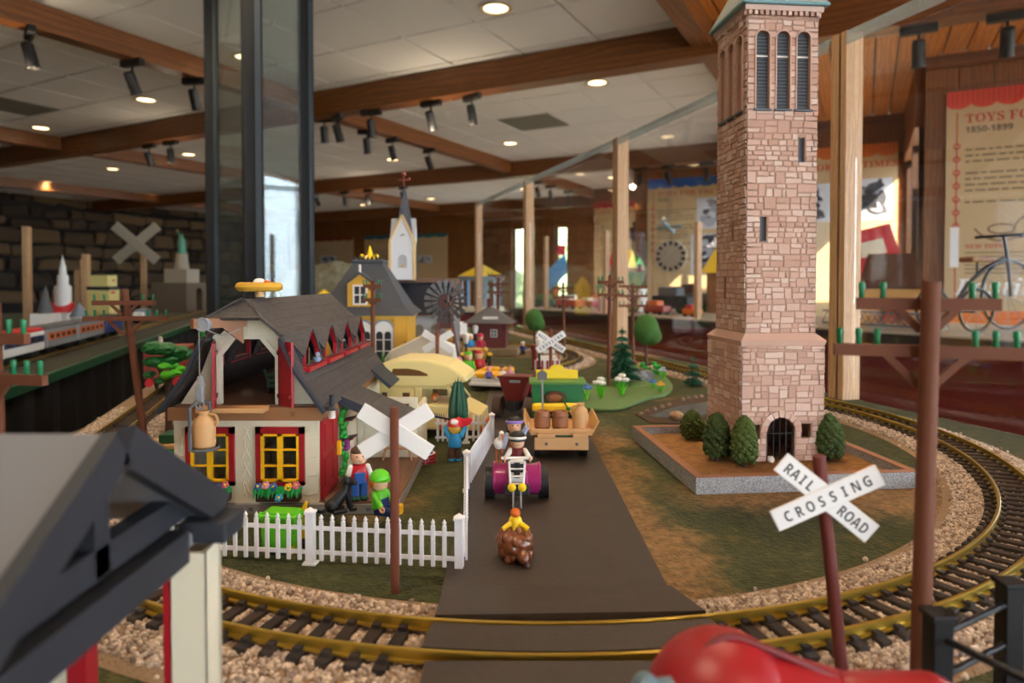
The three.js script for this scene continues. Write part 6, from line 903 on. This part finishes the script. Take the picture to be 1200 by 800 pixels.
// ================================================================ red fronted display platform beyond the glass
const PT = 0.054;                                                       // its top above the turf
{
  const e0 = [3.0, 1.35], e1 = [-0.0, 6.05], n = [0.842, 0.539], t = thing('red_display_platform', 'long display platform with glossy dark red front beyond the glass', 'platform', [0, TY + PT, 0]);
  const out = [e0, e1, [e1[0] + n[0] * 1.05, e1[1] + n[1] * 1.05], [e0[0] + n[0] * 1.05, e0[1] + n[1] * 1.05]];
  mesh('platform_top', flat(out.map(([x, D]) => [x, -D]), 0.02).translate(0, -0.02, 0), mat(0x9a8f80, 0.6), t);
  mesh('lip', beam([e0[0] - 0.012, -0.03, -e0[1]], [e1[0] - 0.012, -0.03, -e1[1]], 0.024, 0.045), mat(0x241614, 0.5), t); mesh('front_panel', beam([e0[0] + 0.03, -(TY + PT) / 2 - 0.02, -e0[1]], [e1[0] + 0.03, -(TY + PT) / 2 - 0.02, -e1[1]], 0.03, TY + PT - 0.045), mat(0x5c1416, 0.28), t);
  mesh('back_panel', beam([out[3][0] - 0.02, -(TY + PT) / 2 - 0.02, -out[3][1]], [out[2][0] - 0.02, -(TY + PT) / 2 - 0.02, -out[2][1]], 0.02, TY + PT - 0.045), MT.dark, t);
  const g = thing('platform_glass_posts', 'slim wooden posts with clear glass on the red platform', 'glass screen', [0, TY + PT, 0]); for (const k of [0.62, 0.78, 0.92]) { const x = e0[0] + (e1[0] - e0[0]) * k, D = e0[1] + (e1[1] - e0[1]) * k; mesh('post', box(0.035, 0.62, 0.035, x + 0.05, 0.31, -D, 0.4), M.post, g); } mesh('pane', beam([e0[0] + 0.05, 0.3, -e0[1]], [e1[0] + 0.05, 0.3, -e1[1]], 0.005, 0.58), MT.glass, g);
}
const onP = (px, py, k = 0.2) => { const u = (px - 600) / FOC, D = (3.2537 + k) / (0.842 * u + 0.539); return W(u * D, D, PT); };   // k metres behind the platform's edge
function miniCar(label, p, turn, L, wd, h, m, m2, name = 'toy_vehicle', cat = 'toy car') { const t = thing(name, label, cat, p, turn); mesh('body', rbox(L, h * 0.5, wd, h * 0.08, 0, h * 0.42, 0), m, t); mesh('cabin', rbox(L * 0.5, h * 0.42, wd * 0.9, h * 0.1, -L * 0.08, h * 0.8, 0), m2, t); for (const x of [-0.32, 0.32]) for (const z of [-0.42, 0.42]) mesh('wheel', cyl(h * 0.2, h * 0.2, wd * 0.14, x * L, h * 0.2, z * wd, 16, PI / 2), MT.black, t); return t; }
function miniHouse(label, p, turn, w, d, h, m, roof, name = 'toy_building', cat = 'toy house') { const t = thing(name, label, cat, p, turn); mesh('walls', box(w, h * 0.6, d, 0, h * 0.3, 0), m, t); mesh('roof', ext([[-w * 0.58, 0], [w * 0.58, 0], [0, h * 0.42]], d * 1.1).translate(0, h * 0.59, -d * 0.55), roof, t); for (const x of [-0.28, 0.28]) { const g = mesh('window', box(w * 0.2, h * 0.22, 0.004, x * w, h * 0.34, d / 2 + 0.001), MT.dark, t); mesh('window_bar', [box(w * 0.02, h * 0.22, 0.003, x * w, h * 0.34, d / 2 + 0.004), box(w * 0.2, h * 0.02, 0.003, x * w, h * 0.34, d / 2 + 0.004)], MT.white, g); } mesh('door', box(w * 0.16, h * 0.34, 0.004, 0, h * 0.17, d / 2 + 0.001), MT.brown, t); return t; }
// toys on the red platform, right of the post
{ const p = onP(1044, 384, 0.5); const t = thing('wooden_toy_stable', 'tan wooden toy stable with brown roof on the red platform', 'toy building', p, -0.5), D = -p.z; const s = D / 780; mesh('walls', [ext([[-30 * s, 0], [30 * s, 0], [30 * s, 44 * s], [-30 * s, 44 * s]], 0.2, 0, [archPts(26 * s, 30 * s, 3 * s)]).translate(0, 0, -0.1)], plastic(0xd7a35e, 0.6), t); mesh('roof', slab([[-34 * s, 44 * s, 0.11], [34 * s, 44 * s, 0.11], [24 * s, 84 * s, -0.02], [-24 * s, 84 * s, -0.02]], 0.01), MT.darkBrown, t); mesh('bell', lathe([[0, 20 * s], [5 * s, 18 * s], [9 * s, 4 * s], [11 * s, 2 * s]], 0, 0, 0), MT.orange, t); mesh('back_wall', box(56 * s, 44 * s, 0.01, 0, 22 * s, -0.095), plastic(0xe8c48a, 0.6), t); }
{ const p = onP(1156, 392, 0.5); const t = thing('antique_tricycle', 'dark metal child tricycle on the red platform before the poster', 'tricycle', p, 0.25), d = mat(0x2e2c30, 0.4, { metalness: 0.5 }), R = 0.17, r = 0.1; const wheel = (x, z, q, n) => { const g = mesh('wheel', [tor(q, 0.008, x, q + 0.008, z, 0, 32)], MT.black, t); mesh('spokes', Array.from({ length: n }, (_, i) => bar([x, q + 0.008, z], [x + Math.cos(i * 2 * PI / n) * q, q + 0.008 + Math.sin(i * 2 * PI / n) * q, z], 0.002, 4)), MT.grey, g); };
  wheel(0.14, 0, R, 12); wheel(-0.2, 0.12, r, 8); wheel(-0.2, -0.12, r, 8); mesh('frame', [tube([[0.14, R, 0.015], [0.12, 0.4, 0], [0.1, 0.47, 0]], 0.009), tube([[0.11, 0.36, 0], [-0.02, 0.3, 0], [-0.14, 0.2, 0], [-0.2, r, 0]], 0.01), bar([-0.2, r, -0.12], [-0.2, r, 0.12], 0.007), bar([-0.06, 0.28, 0], [-0.06, 0.34, 0], 0.006)], d, t); mesh('handlebar', [bar([0.09, 0.47, -0.14], [0.09, 0.47, 0.14], 0.008), bar([0.09, 0.47, 0.14], [0.02, 0.46, 0.15], 0.01)], d, t); mesh('saddle', rbox(0.15, 0.025, 0.08, 0.01, -0.06, 0.35, 0), MT.brown, t); }
{ const t = thing('toy_bridge', 'grey lattice toy bridge along the platform edge behind the near pole', 'toy bridge', onP(1033, 390, 0.17), -1.0); mesh('deck', box(0.6, 0.012, 0.07, 0, 0.02, 0), MT.mid, t); mesh('girder', [-0.034, 0.034].flatMap(z => [box(0.6, 0.008, 0.006, 0, 0.085, z), ...Array.from({ length: 9 }, (_, i) => bar([-0.3 + i * 0.067, 0.024, z], [-0.3 + (i + 0.5) * 0.067, 0.084, z], 0.003, 5)), ...Array.from({ length: 9 }, (_, i) => bar([-0.3 + (i + 0.5) * 0.067, 0.084, z], [-0.3 + (i + 1) * 0.067, 0.024, z], 0.003, 5))]), MT.mid, t); mesh('pier', [-0.25, 0.25].map(x => box(0.03, 0.014, 0.07, x, 0.0075, 0)), MT.grey, t); }
{ const p = onP(1016, 384, 0.9); const t = thing('toy_box_display', 'tilted red toy box with colourful lid on a white stand', 'toy box', p, -0.3); t.scale.setScalar(0.8); mesh('stand', [rbox(0.5, 0.24, 0.3, 0.02, 0.06, 0.12, 0)], MT.white, t); mesh('red_box', box(0.36, 0.44, 0.06, 0.04, 0.5, 0, 0, -0.25, 0.25), MT.cherry, t); mesh('box_label', [box(0.2, 0.12, 0.004, 0.02, 0.56, 0.028, 0, -0.25, 0.25), cyl(0.04, 0.04, 0.004, 0.11, 0.45, 0.055, 16, PI / 2 - 0.25)], MT.cream, t); mesh('white_cover', [rbox(0.46, 0.05, 0.26, 0.02, 0.06, 0.262, 0)], MT.white, t); }
// toys between the middle post and the tower
{ const p = onP(731, 368, 0.42), s = -p.z / 780, t = thing('green_roofed_toy_station', 'white toy station with long green roof and two red chimneys', 'toy station', p, -0.6); mesh('walls', box(50 * s, 26 * s, 0.14, 0, 13 * s, 0), MT.white, t); mesh('roof', slab([[-28 * s, 28 * s, 0.12], [28 * s, 28 * s, 0.12], [26 * s, 46 * s, -0.01], [-26 * s, 46 * s, -0.01]], 0.012), plastic(0x3f7d52, 0.5), t); for (const x of [-20, 20]) mesh('chimney', box(4 * s, 10 * s, 4 * s, x * s, 49 * s, -0.01), plastic(0x8c3f3a, 0.5), t); for (let i = 0; i < 4; i++) mesh('window', box(6 * s, 12 * s, 0.004, (-18 + i * 12) * s, 13 * s, 0.072), MT.dark, t); mesh('post', [-24, 0, 24].map(x => bar([x * s, 0, 0.115], [x * s, 27 * s, 0.115], 0.008)), MT.brown, t); }
[[790, 376, 0.36, 0.13, 0.2, MT.dark, MT.mid, 'dark toy locomotive on the red platform beside the tower'], [812, 380, 0.24, 0.12, 0.22, MT.mid, MT.darkBrown, 'grey brown toy engine close to the tower'], [770, 378, 0.2, 0.09, 0.1, plastic(0xa03828), MT.orange, 'red toy pickup truck at the platform edge'], [812, 379, 0.12, 0.08, 0.08, MT.orange, MT.cherry, 'small orange toy car at the platform edge'], [735, 370, 0.16, 0.08, 0.07, MT.leaf, MT.red, 'green toy car below the green roofed station'], [668, 364, 0.3, 0.1, 0.12, MT.cherry, MT.white, 'red and white toy fire engine on the platform'], [640, 363, 0.24, 0.1, 0.12, MT.deep, MT.olive, 'dark green toy truck on the far platform'], [690, 366, 0.18, 0.09, 0.09, MT.red, MT.cream, 'small red toy bus on the platform']].forEach(([x, y, L, w, h, a, b, l], i) => miniCar(l, onP(x, y, [0.5, 0.75, 0.26, 0.24, 0.26, 0.3, 0.3, 0.6][i]), -1.0, L, w, h, a, b));
[[842, 378, 0.22, 0.55, 'bright yellow cone roofed toy tent beside the tower'], [698, 366, 0.1, 0.14, 'small cream toy cottage beside the middle post']].forEach(([x, y, w, h, l], i) => { const p = onP(x, y, 0.8), t = thing('toy_tower_tent', l, 'toy tent', p, 0.3); mesh('drum', cyl(w * 0.4, w * 0.4, h * 0.55, 0, h * 0.275, 0, 14), i ? MT.cream : MT.brown, t); mesh('cone_roof', cone(w * 0.62, h * 0.42, 0, h * 0.76, 0, 16), i ? MT.red : MT.bright, t); });
{ const p = onP(733, 369, 0.85); const t = thing('coloured_toy_blocks', 'red, yellow and green toy blocks on a small brown shelf', 'toy blocks', p, 0.8); [[-0.12, 0.07, MT.cherry], [0.02, 0.08, MT.bright], [0.14, 0.05, MT.leaf]].forEach(([x, h, m], i) => { mesh('block', ext([[-0.08, 0], [0.08, 0], [0, h * 2]], 0.12).translate(x, 0.36, -0.06), m, t); void i; }); mesh('shelf_board', rbox(0.46, 0.02, 0.14, 0.004, 0, 0.349, 0), MT.brown, t); mesh('shelf_leg', [-0.2, 0.2].map(q => bar([q, 0, 0], [q, 0.34, 0], 0.012)), MT.brown, t); }
{ const p = onP(648, 363, 0.6), t = thing('blue_orange_kite_toy', 'blue and orange toy kite standing near the far window', 'toy kite', p, 0); t.scale.setScalar(0.5); mesh('stick', bar([0, 0, 0], [0.1, 1.0, 0], 0.012), MT.tan, t); mesh('sail', [ext([[0, 0], [0.34, 0.34], [0.3, 0.72], [-0.14, 0.3]], 0.012).translate(-0.06, 0.3, 0.015)], plastic(0x3a8fd0), t); mesh('tail', ext([[0, 0], [0.12, 0.02], [0.16, 0.26], [0.06, 0.26]], 0.012).translate(-0.02, 0.12, 0.02), MT.orange, t); mesh('red_flag', ext([[0, 0], [0.16, 0], [0.16, 0.2], [0, 0.2]], 0.012).translate(0.08, 0.98, 0.01), MT.cherry, t); }

// ================================================================ left: second table with trains, far display, black framed case
const LT = 0.0;
{
  const e0 = at(-70, 481, LT), e1 = at(268, 364, LT), d = e1.clone().sub(e0).normalize(), n = V3(d.z, 0, -d.x); if (n.x > 0) n.negate();
  const out = [e0, e1, e1.clone().addScaledVector(n, 2.3), e0.clone().addScaledVector(n, 2.3)].map(p => [p.x, p.z]);
  const t = thing('left_train_table', 'dark skirted train table with green edge in the dim left of the hall', 'table', [0, TY + LT, 0]);
  mesh('table_top', flat(out, 0.02).translate(0, -0.022, 0), mat(0x3c3c2e, 0.9, { bumpMap: turfBump, bumpScale: 0.003, metric: true }), t);
  mesh('green_edge', beam([e0.x + 0.01, -0.012, e0.z], [e1.x + 0.01, -0.012, e1.z], 0.02, 0.03), MT.deep, t);
  const L = e1.clone().sub(e0).length(), fold = [], N = 120; for (let i = 0; i <= N; i++) { const p = e0.clone().addScaledVector(d, L * i / N).addScaledVector(n, 0.03 + 0.012 * Math.sin(i * 1.35)); fold.push([p.x, -p.z]); }
  mesh('skirt', ribbon(fold, [[0, -0.03], [0, -TY - LT + 0.01]]), mat(0x1a1614, 0.95, { side: THREE.DoubleSide }), t);
  mesh('plinth', flat(out.map(([x, z]) => [x * 1, z]).map(([x, z], i) => i < 2 ? [x + n.x * 0.08, z + n.z * 0.08] : [x - n.x * 0.02, z - n.z * 0.02]), TY + LT - 0.04).translate(0, -TY - LT + 0.01, 0), mat(0x0f0d0c, 0.95), t);
  // trains along its edge
  const yaw = Math.atan2(-d.z, d.x), along = (s, off, h = 0) => { const p = e0.clone().addScaledVector(d, s).addScaledVector(n, off); p.y = TY + LT + h; return p; };
  const sOf = (px, off = 0.2) => { let b = 0, best = 1e9; for (let s = 0; s < L; s += 0.01) { const q = Math.abs(toPixel(along(s, off))[0] - px); if (q < best) { best = q; b = s; } } return b; };
  { const tr = thing('left_table_track', 'straight model track along the edge of the left table', 'railway track', along(0.1, 0.2, 0.0), yaw); for (const z of [-0.0225, 0.0225]) mesh('rail', box(L - 0.3, 0.008, 0.004, L / 2 - 0.1, 0.009, z), brass, tr); mesh('sleeper_strip', box(L - 0.3, 0.005, 0.075, L / 2 - 0.1, 0.0027, 0), sleeperMats[0], tr); }
  let sNext = sOf(2) - 0.1; const coach = (px, Lc, label, b, band, roof) => { const t2 = thing('toy_railway_coach', label, 'toy coach', along(sNext + Lc / 2, 0.2, 0.0135), yaw); sNext += Lc + 0.02; mesh('coach_body', rbox(Lc, 0.075, 0.085, 0.008, 0, 0.063, 0), b, t2); mesh('coach_band', box(Lc * 0.94, 0.026, 0.087, 0, 0.07, 0), band, t2); mesh('coach_roof', rbox(Lc, 0.022, 0.082, 0.01, 0, 0.1, 0), roof, t2); for (let i = 0; i < 5; i++) mesh('window', box(Lc * 0.1, 0.016, 0.089, -Lc * 0.36 + i * Lc * 0.18, 0.07, 0), MT.dark, t2); mesh('bogie', [-0.3, 0.3].map(k => box(Lc * 0.22, 0.02, 0.07, k * Lc, 0.0165, 0)), MT.black, t2); for (const k of [-0.36, -0.24, 0.24, 0.36]) mesh('wheel', cyl(0.011, 0.011, 0.055, k * Lc, 0.0112, 0, 14, PI / 2), MT.black, t2); };
  coach(18, 0.36, 'white, red and blue toy diesel engine on the left table', MT.white, MT.navy, MT.cherry); coach(54, 0.34, 'silver toy coach with orange band behind the blue engine', MT.grey, MT.orange, MT.mid); coach(84, 0.36, 'silver toy coach with orange band further along the left table', MT.grey, MT.orange, MT.mid); coach(108, 0.3, 'dark blue toy coach at the end of the left train', MT.navy, MT.blue, MT.dark);
  // scenery behind the train
  const on = (px, off) => along(sOf(px, off), off, 0.0);
  { const p = on(70, 0.75), t3 = thing('white_toy_church_steeple', 'white toy church with tiered steeple on the left table', 'toy church', p, yaw), s = -p.z / 780; mesh('church_body', [box(36 * s, 18 * s, 26 * s, 0, 9 * s, 0)], MT.white, t3); mesh('church_roof', ext([[-20 * s, 0], [20 * s, 0], [0, 12 * s]], 28 * s).translate(0, 18 * s, -14 * s), MT.cherry, t3); mesh('steeple', lathe([[9 * s, 18 * s], [9 * s, 48 * s], [6 * s, 50 * s], [6 * s, 60 * s], [4 * s, 62 * s], [3.5 * s, 70 * s], [0.6 * s, 82 * s], [0, 86 * s]], 0, 0, 4 * s, 10), MT.white, t3); }
  { const p = on(54, 0.5), t3 = thing('grey_spire_toy_chapel', 'toy chapel with slim grey spire on the left table', 'toy church', p, yaw), s = -p.z / 780; mesh('chapel_body', box(24 * s, 30 * s, 24 * s, 0, 15 * s, 0), MT.white, t3); mesh('spire', cone(9 * s, 34 * s, 0, 47 * s, 0, 8), MT.mid, t3); }
  { const p = on(93, 0.5), t3 = thing('small_spire_toy_hut', 'white toy hut with short blue grey cone roof', 'toy house', p, yaw), s = -p.z / 780; mesh('hut_body', cyl(9 * s, 9 * s, 18 * s, 0, 9 * s, 0, 12), MT.white, t3); mesh('cone_roof', cone(11 * s, 17 * s, 0, 26.5 * s, 0, 12), plastic(0x7d8a98), t3); }
  { const p = on(122, 0.55), t3 = thing('cream_grain_elevator', 'pale yellow toy grain tower with stepped top on the left table', 'toy tower', p, yaw - 0.2), s = -p.z / 780, y = plastic(0xd0c27a, 0.5); mesh('tower_body', box(24 * s, 42 * s, 24 * s, 0, 21 * s, 0), y, t3); mesh('tower_top', box(22 * s, 14 * s, 20 * s, 0, 51 * s, 0), y, t3); mesh('dark_band', box(25 * s, 4 * s, 25 * s, 0, 43 * s, 0), MT.dark, t3); mesh('red_mark', [box(9 * s, 3 * s, 0.004, -3 * s, 38 * s, 12.2 * s), box(3 * s, 3 * s, 0.004, 3 * s, 52 * s, 10.2 * s)], MT.cherry, t3); }
  { const p = on(214, 0.4), t3 = thing('stone_pedestal_monument', 'pale stepped monument pedestal on a stone arch in the dim left scene', 'pedestal', p, yaw - 0.3), s = -p.z / 780, st = mat(0x9c9282, 0.8); mesh('arch_base', ext([[-30 * s, 0], [30 * s, 0], [30 * s, 34 * s], [-30 * s, 34 * s]], 40 * s, 0, [archPts(14 * s, 26 * s, 2 * s)]).translate(0, 0, -20 * s), mat(0x6a5c4c, 0.9), t3); mesh('pedestal_block', [box(30 * s, 16 * s, 26 * s, 0, 42 * s, 0)], st, t3); mesh('pedestal_shaft', new THREE.CylinderGeometry(6 * s, 8.5 * s, 18 * s, 4).rotateY(PI / 4).translate(0, 59 * s, 0), st, t3);
    const q = thing('green_robed_statue', 'green robed statue with raised arm on the pale pedestal', 'statue', p.clone().add(V3(0, 68 * s, 0)), 0), g = plastic(0x4f8f78, 0.6); mesh('statue_body', [lathe([[0, 0], [4.6 * s, 0], [4 * s, 10 * s], [3 * s, 17 * s], [1.4 * s, 19 * s], [0, 19 * s]]), ball(1.9 * s, 0, 20.6 * s, 0, 1, 1.2, 1), bar([-1.5 * s, 17 * s, 0], [-4.6 * s, 26 * s, 0], 0.9 * s), bar([2 * s, 16 * s, 0], [3.2 * s, 11 * s, 2 * s], 1.1 * s)], g, q); mesh('torch', cone(1.2 * s, 3.4 * s, -5 * s, 27.6 * s, 0, 8), MT.gold, q); }
  { const p = on(180, 0.75), t3 = thing('large_wooden_crossing_sign', 'large weathered wooden crossing sign on a post in the dim left scene', 'crossing sign', p, 0.1), s = -p.z / 780; mesh('post', box(5 * s, 74 * s, 5 * s, 0, 37 * s, 0), M.post, t3); const m = mat(0xa09684, 0.7); [[0.72], [-0.72]].forEach(([a], i) => mesh('board', box(62 * s, 11 * s, 2 * s, 0, 0, 0).rotateZ(a).translate(-6 * s, 80 * s, 3.5 * s + i * 2.2 * s), m, t3)); }
  [[32, 0.95, 118, 'thick'], [101, 1.05, 72, 'square'], [146, 1.25, 62, 'slim'], [200, 1.3, 50, 'short']].forEach(([x, o, h, l]) => { const p = on(x, o), s = -p.z / 780, t3 = thing('wooden_case_post', l + ' wooden glass case post standing on the left table', 'post', p, yaw); mesh('post_board', [box(10 * s, h * s, 5 * s, 0, h * s / 2, 0)], M.post, t3); mesh('post_strip', box(3 * s, h * s, 6 * s, 6.6 * s, h * s / 2, 0), M.post, t3); });
  { const p = on(168, 0.36), t3 = thing('grey_toy_lorry', 'blue grey toy lorry parked near the left table edge', 'toy truck', p, yaw), s = -p.z / 780; mesh('lorry_body', rbox(30 * s, 11 * s, 12 * s, 0.01, 0, 10 * s, 0), plastic(0x6d7c8c), t3); mesh('lorry_cab', rbox(9 * s, 9 * s, 11 * s, 0.01, -20 * s, 8.5 * s, 0), MT.white, t3); for (const k of [-20, -9, 11]) mesh('wheel', cyl(3 * s, 3 * s, 12 * s, k * s, 3.1 * s, 0, 14, PI / 2), MT.black, t3); }
}
{ // far display with rocky hill, carousel
  const t = thing('far_display_table', 'dark far display table behind the church', 'table', [-1.55, 0, -5.7], 0.29); mesh('table_top', box(1.5, 0.04, 1.3, 0, TY - 0.02, 0), mat(0x4a4638, 0.9), t); mesh('table_side', box(1.42, TY - 0.05, 1.2, 0, (TY - 0.05) / 2 + 0.002, 0), MT.maroon, t);
  const h = thing('rocky_hill', 'grey green rocky model hill behind the church steeple', 'model hill', [-1.49, TY + 0.0005, -5.9], 0.29), g = new THREE.PlaneGeometry(1.4, 0.8, 60, 30).rotateX(-PI / 2), p = g.attributes.position; for (let i = 0; i < p.count; i++) { const x = p.getX(i) / 0.7, z = p.getZ(i) / 0.4, e = Math.max(0, 1 - x * x) * Math.max(0, 1 - z * z); p.setY(i, Math.pow(e, 0.35) * (0.36 + 0.1 * noise(x * 0.5 + 0.5, z * 0.5 + 0.5, 7, 5) + 0.06 * noise(x * 0.5 + 0.5, z * 0.5 + 0.5, 20, 6)) ); } g.computeVertexNormals();
  mesh('rock_face', g, mat(0xffffff, 0.95, { map: tex(256, 256, (u, v) => mixc([78, 80, 66], [134, 130, 110], noise(u, v, 30, 7) * 0.6 + noise(u, v, 90, 8) * 0.5), 0.7), metric: true }), h); mesh('hill_base', box(1.4, 0.01, 0.8, 0, 0.005, 0), MT.darkBrown, h);
  const c = thing('toy_carousel', 'toy carousel with yellow canopy in the far display', 'toy carousel', atD(564, 340, 6.6).setY(TY + 0.0005), 0), s = 6.6 / 780, b = CY - TY; const hh = b + 0.04; mesh('base', cyl(26 * s, 28 * s, 0.04, 0, 0.02, 0, 24), MT.cream, c); mesh('canopy', cone(28 * s, 15 * s, 0, hh + 7 * s, 0, 20), MT.bright, c); mesh('canopy_rim', cyl(28 * s, 26 * s, 5 * s, 0, hh - 3 * s, 0, 24), plastic(0x9aa8b0), c); for (let i = 0; i < 8; i++) mesh('pole', bar([Math.cos(i * PI / 4) * 22 * s, 0.04, Math.sin(i * PI / 4) * 22 * s], [Math.cos(i * PI / 4) * 22 * s, hh - 4 * s, Math.sin(i * PI / 4) * 22 * s], 0.008), i % 3 ? MT.steel : MT.sky, c); mesh('drum', cyl(9 * s, 9 * s, hh - 0.04, 0, hh / 2, 0, 16), plastic(0x8a9aa4), c);
  const st = thing('carousel_stand', 'dark stand under the toy carousel', 'stand', [c.position.x, 0, c.position.z]); mesh('stand_box', box(0.5, TY - 0.02, 0.5, 0, (TY - 0.02) / 2 + 0.001, 0), MT.maroon, st); mesh('stand_top', box(0.54, 0.0185, 0.54, 0, TY - 0.0098, 0), MT.dark, st);
  [[412, 300, 'yellow topped toy tower on the far display', MT.bright, 0.1, 0.2], [380, 318, 'pink toy van on the far display', MT.pink, 0.14, 0.09]].forEach(([x, y, l, m, w, hh2]) => { const p = atD(x, y, 5.3).setY(TY + 0.0005); const q = thing('far_toy_hut', l, 'toy house', p); mesh('hut_body', box(w, hh2 + 0.06, w, 0, (hh2 + 0.06) / 2, 0), m, q); mesh('hut_roof', cone(w * 0.8, 0.08, 0, hh2 + 0.1, 0, 4), MT.bright, q); });
}
{ // black framed glass case reaching to the ceiling
  const A = [-1.435, 3.2], B = [-1.11, 2.86], C = [-0.985, 3.2], fw = 0.066, H = CEIL - 0.002;
  const t = thing('black_framed_glass_case', 'tall black metal framed glass case from floor to ceiling behind the farmhouse', 'glass case', [0, 0, 0]);
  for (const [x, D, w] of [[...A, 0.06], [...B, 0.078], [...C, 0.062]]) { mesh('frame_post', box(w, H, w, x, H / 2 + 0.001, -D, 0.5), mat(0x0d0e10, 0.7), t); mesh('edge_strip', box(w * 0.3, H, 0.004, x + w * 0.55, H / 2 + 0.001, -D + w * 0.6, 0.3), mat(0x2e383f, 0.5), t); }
  const pane = mat(0xe2eae8, 0.02, { transmission: 0.95, thickness: 0, ior: 1.5 });
  for (const [p, q] of [[A, B], [B, C]]) mesh('pane', beam([p[0], H / 2 + 0.04, -p[1]], [q[0], H / 2 + 0.04, -q[1]], 0.006, H - 0.1), pane, t);
  for (const y of [0.04, H - 0.04]) for (const [p, q] of [[A, B], [B, C], [A, C]]) mesh('frame_rail', beam([p[0], y, -p[1]], [q[0], y, -q[1]], 0.05, 0.07), M.blackMetal, t);
  mesh('glass_shelf', [slab([[A[0] + 0.05, CY + 0.46, -A[1] + 0.02], [B[0], CY + 0.46, -B[1] - 0.06], [C[0] - 0.05, CY + 0.46, -C[1] + 0.02]], 0.008), slab([[A[0] + 0.05, CY - 0.1, -A[1] + 0.02], [B[0], CY - 0.1, -B[1] - 0.06], [C[0] - 0.05, CY - 0.1, -C[1] + 0.02]], 0.008)], MT.acrylic, t);
}

renderer.render(scene, camera);
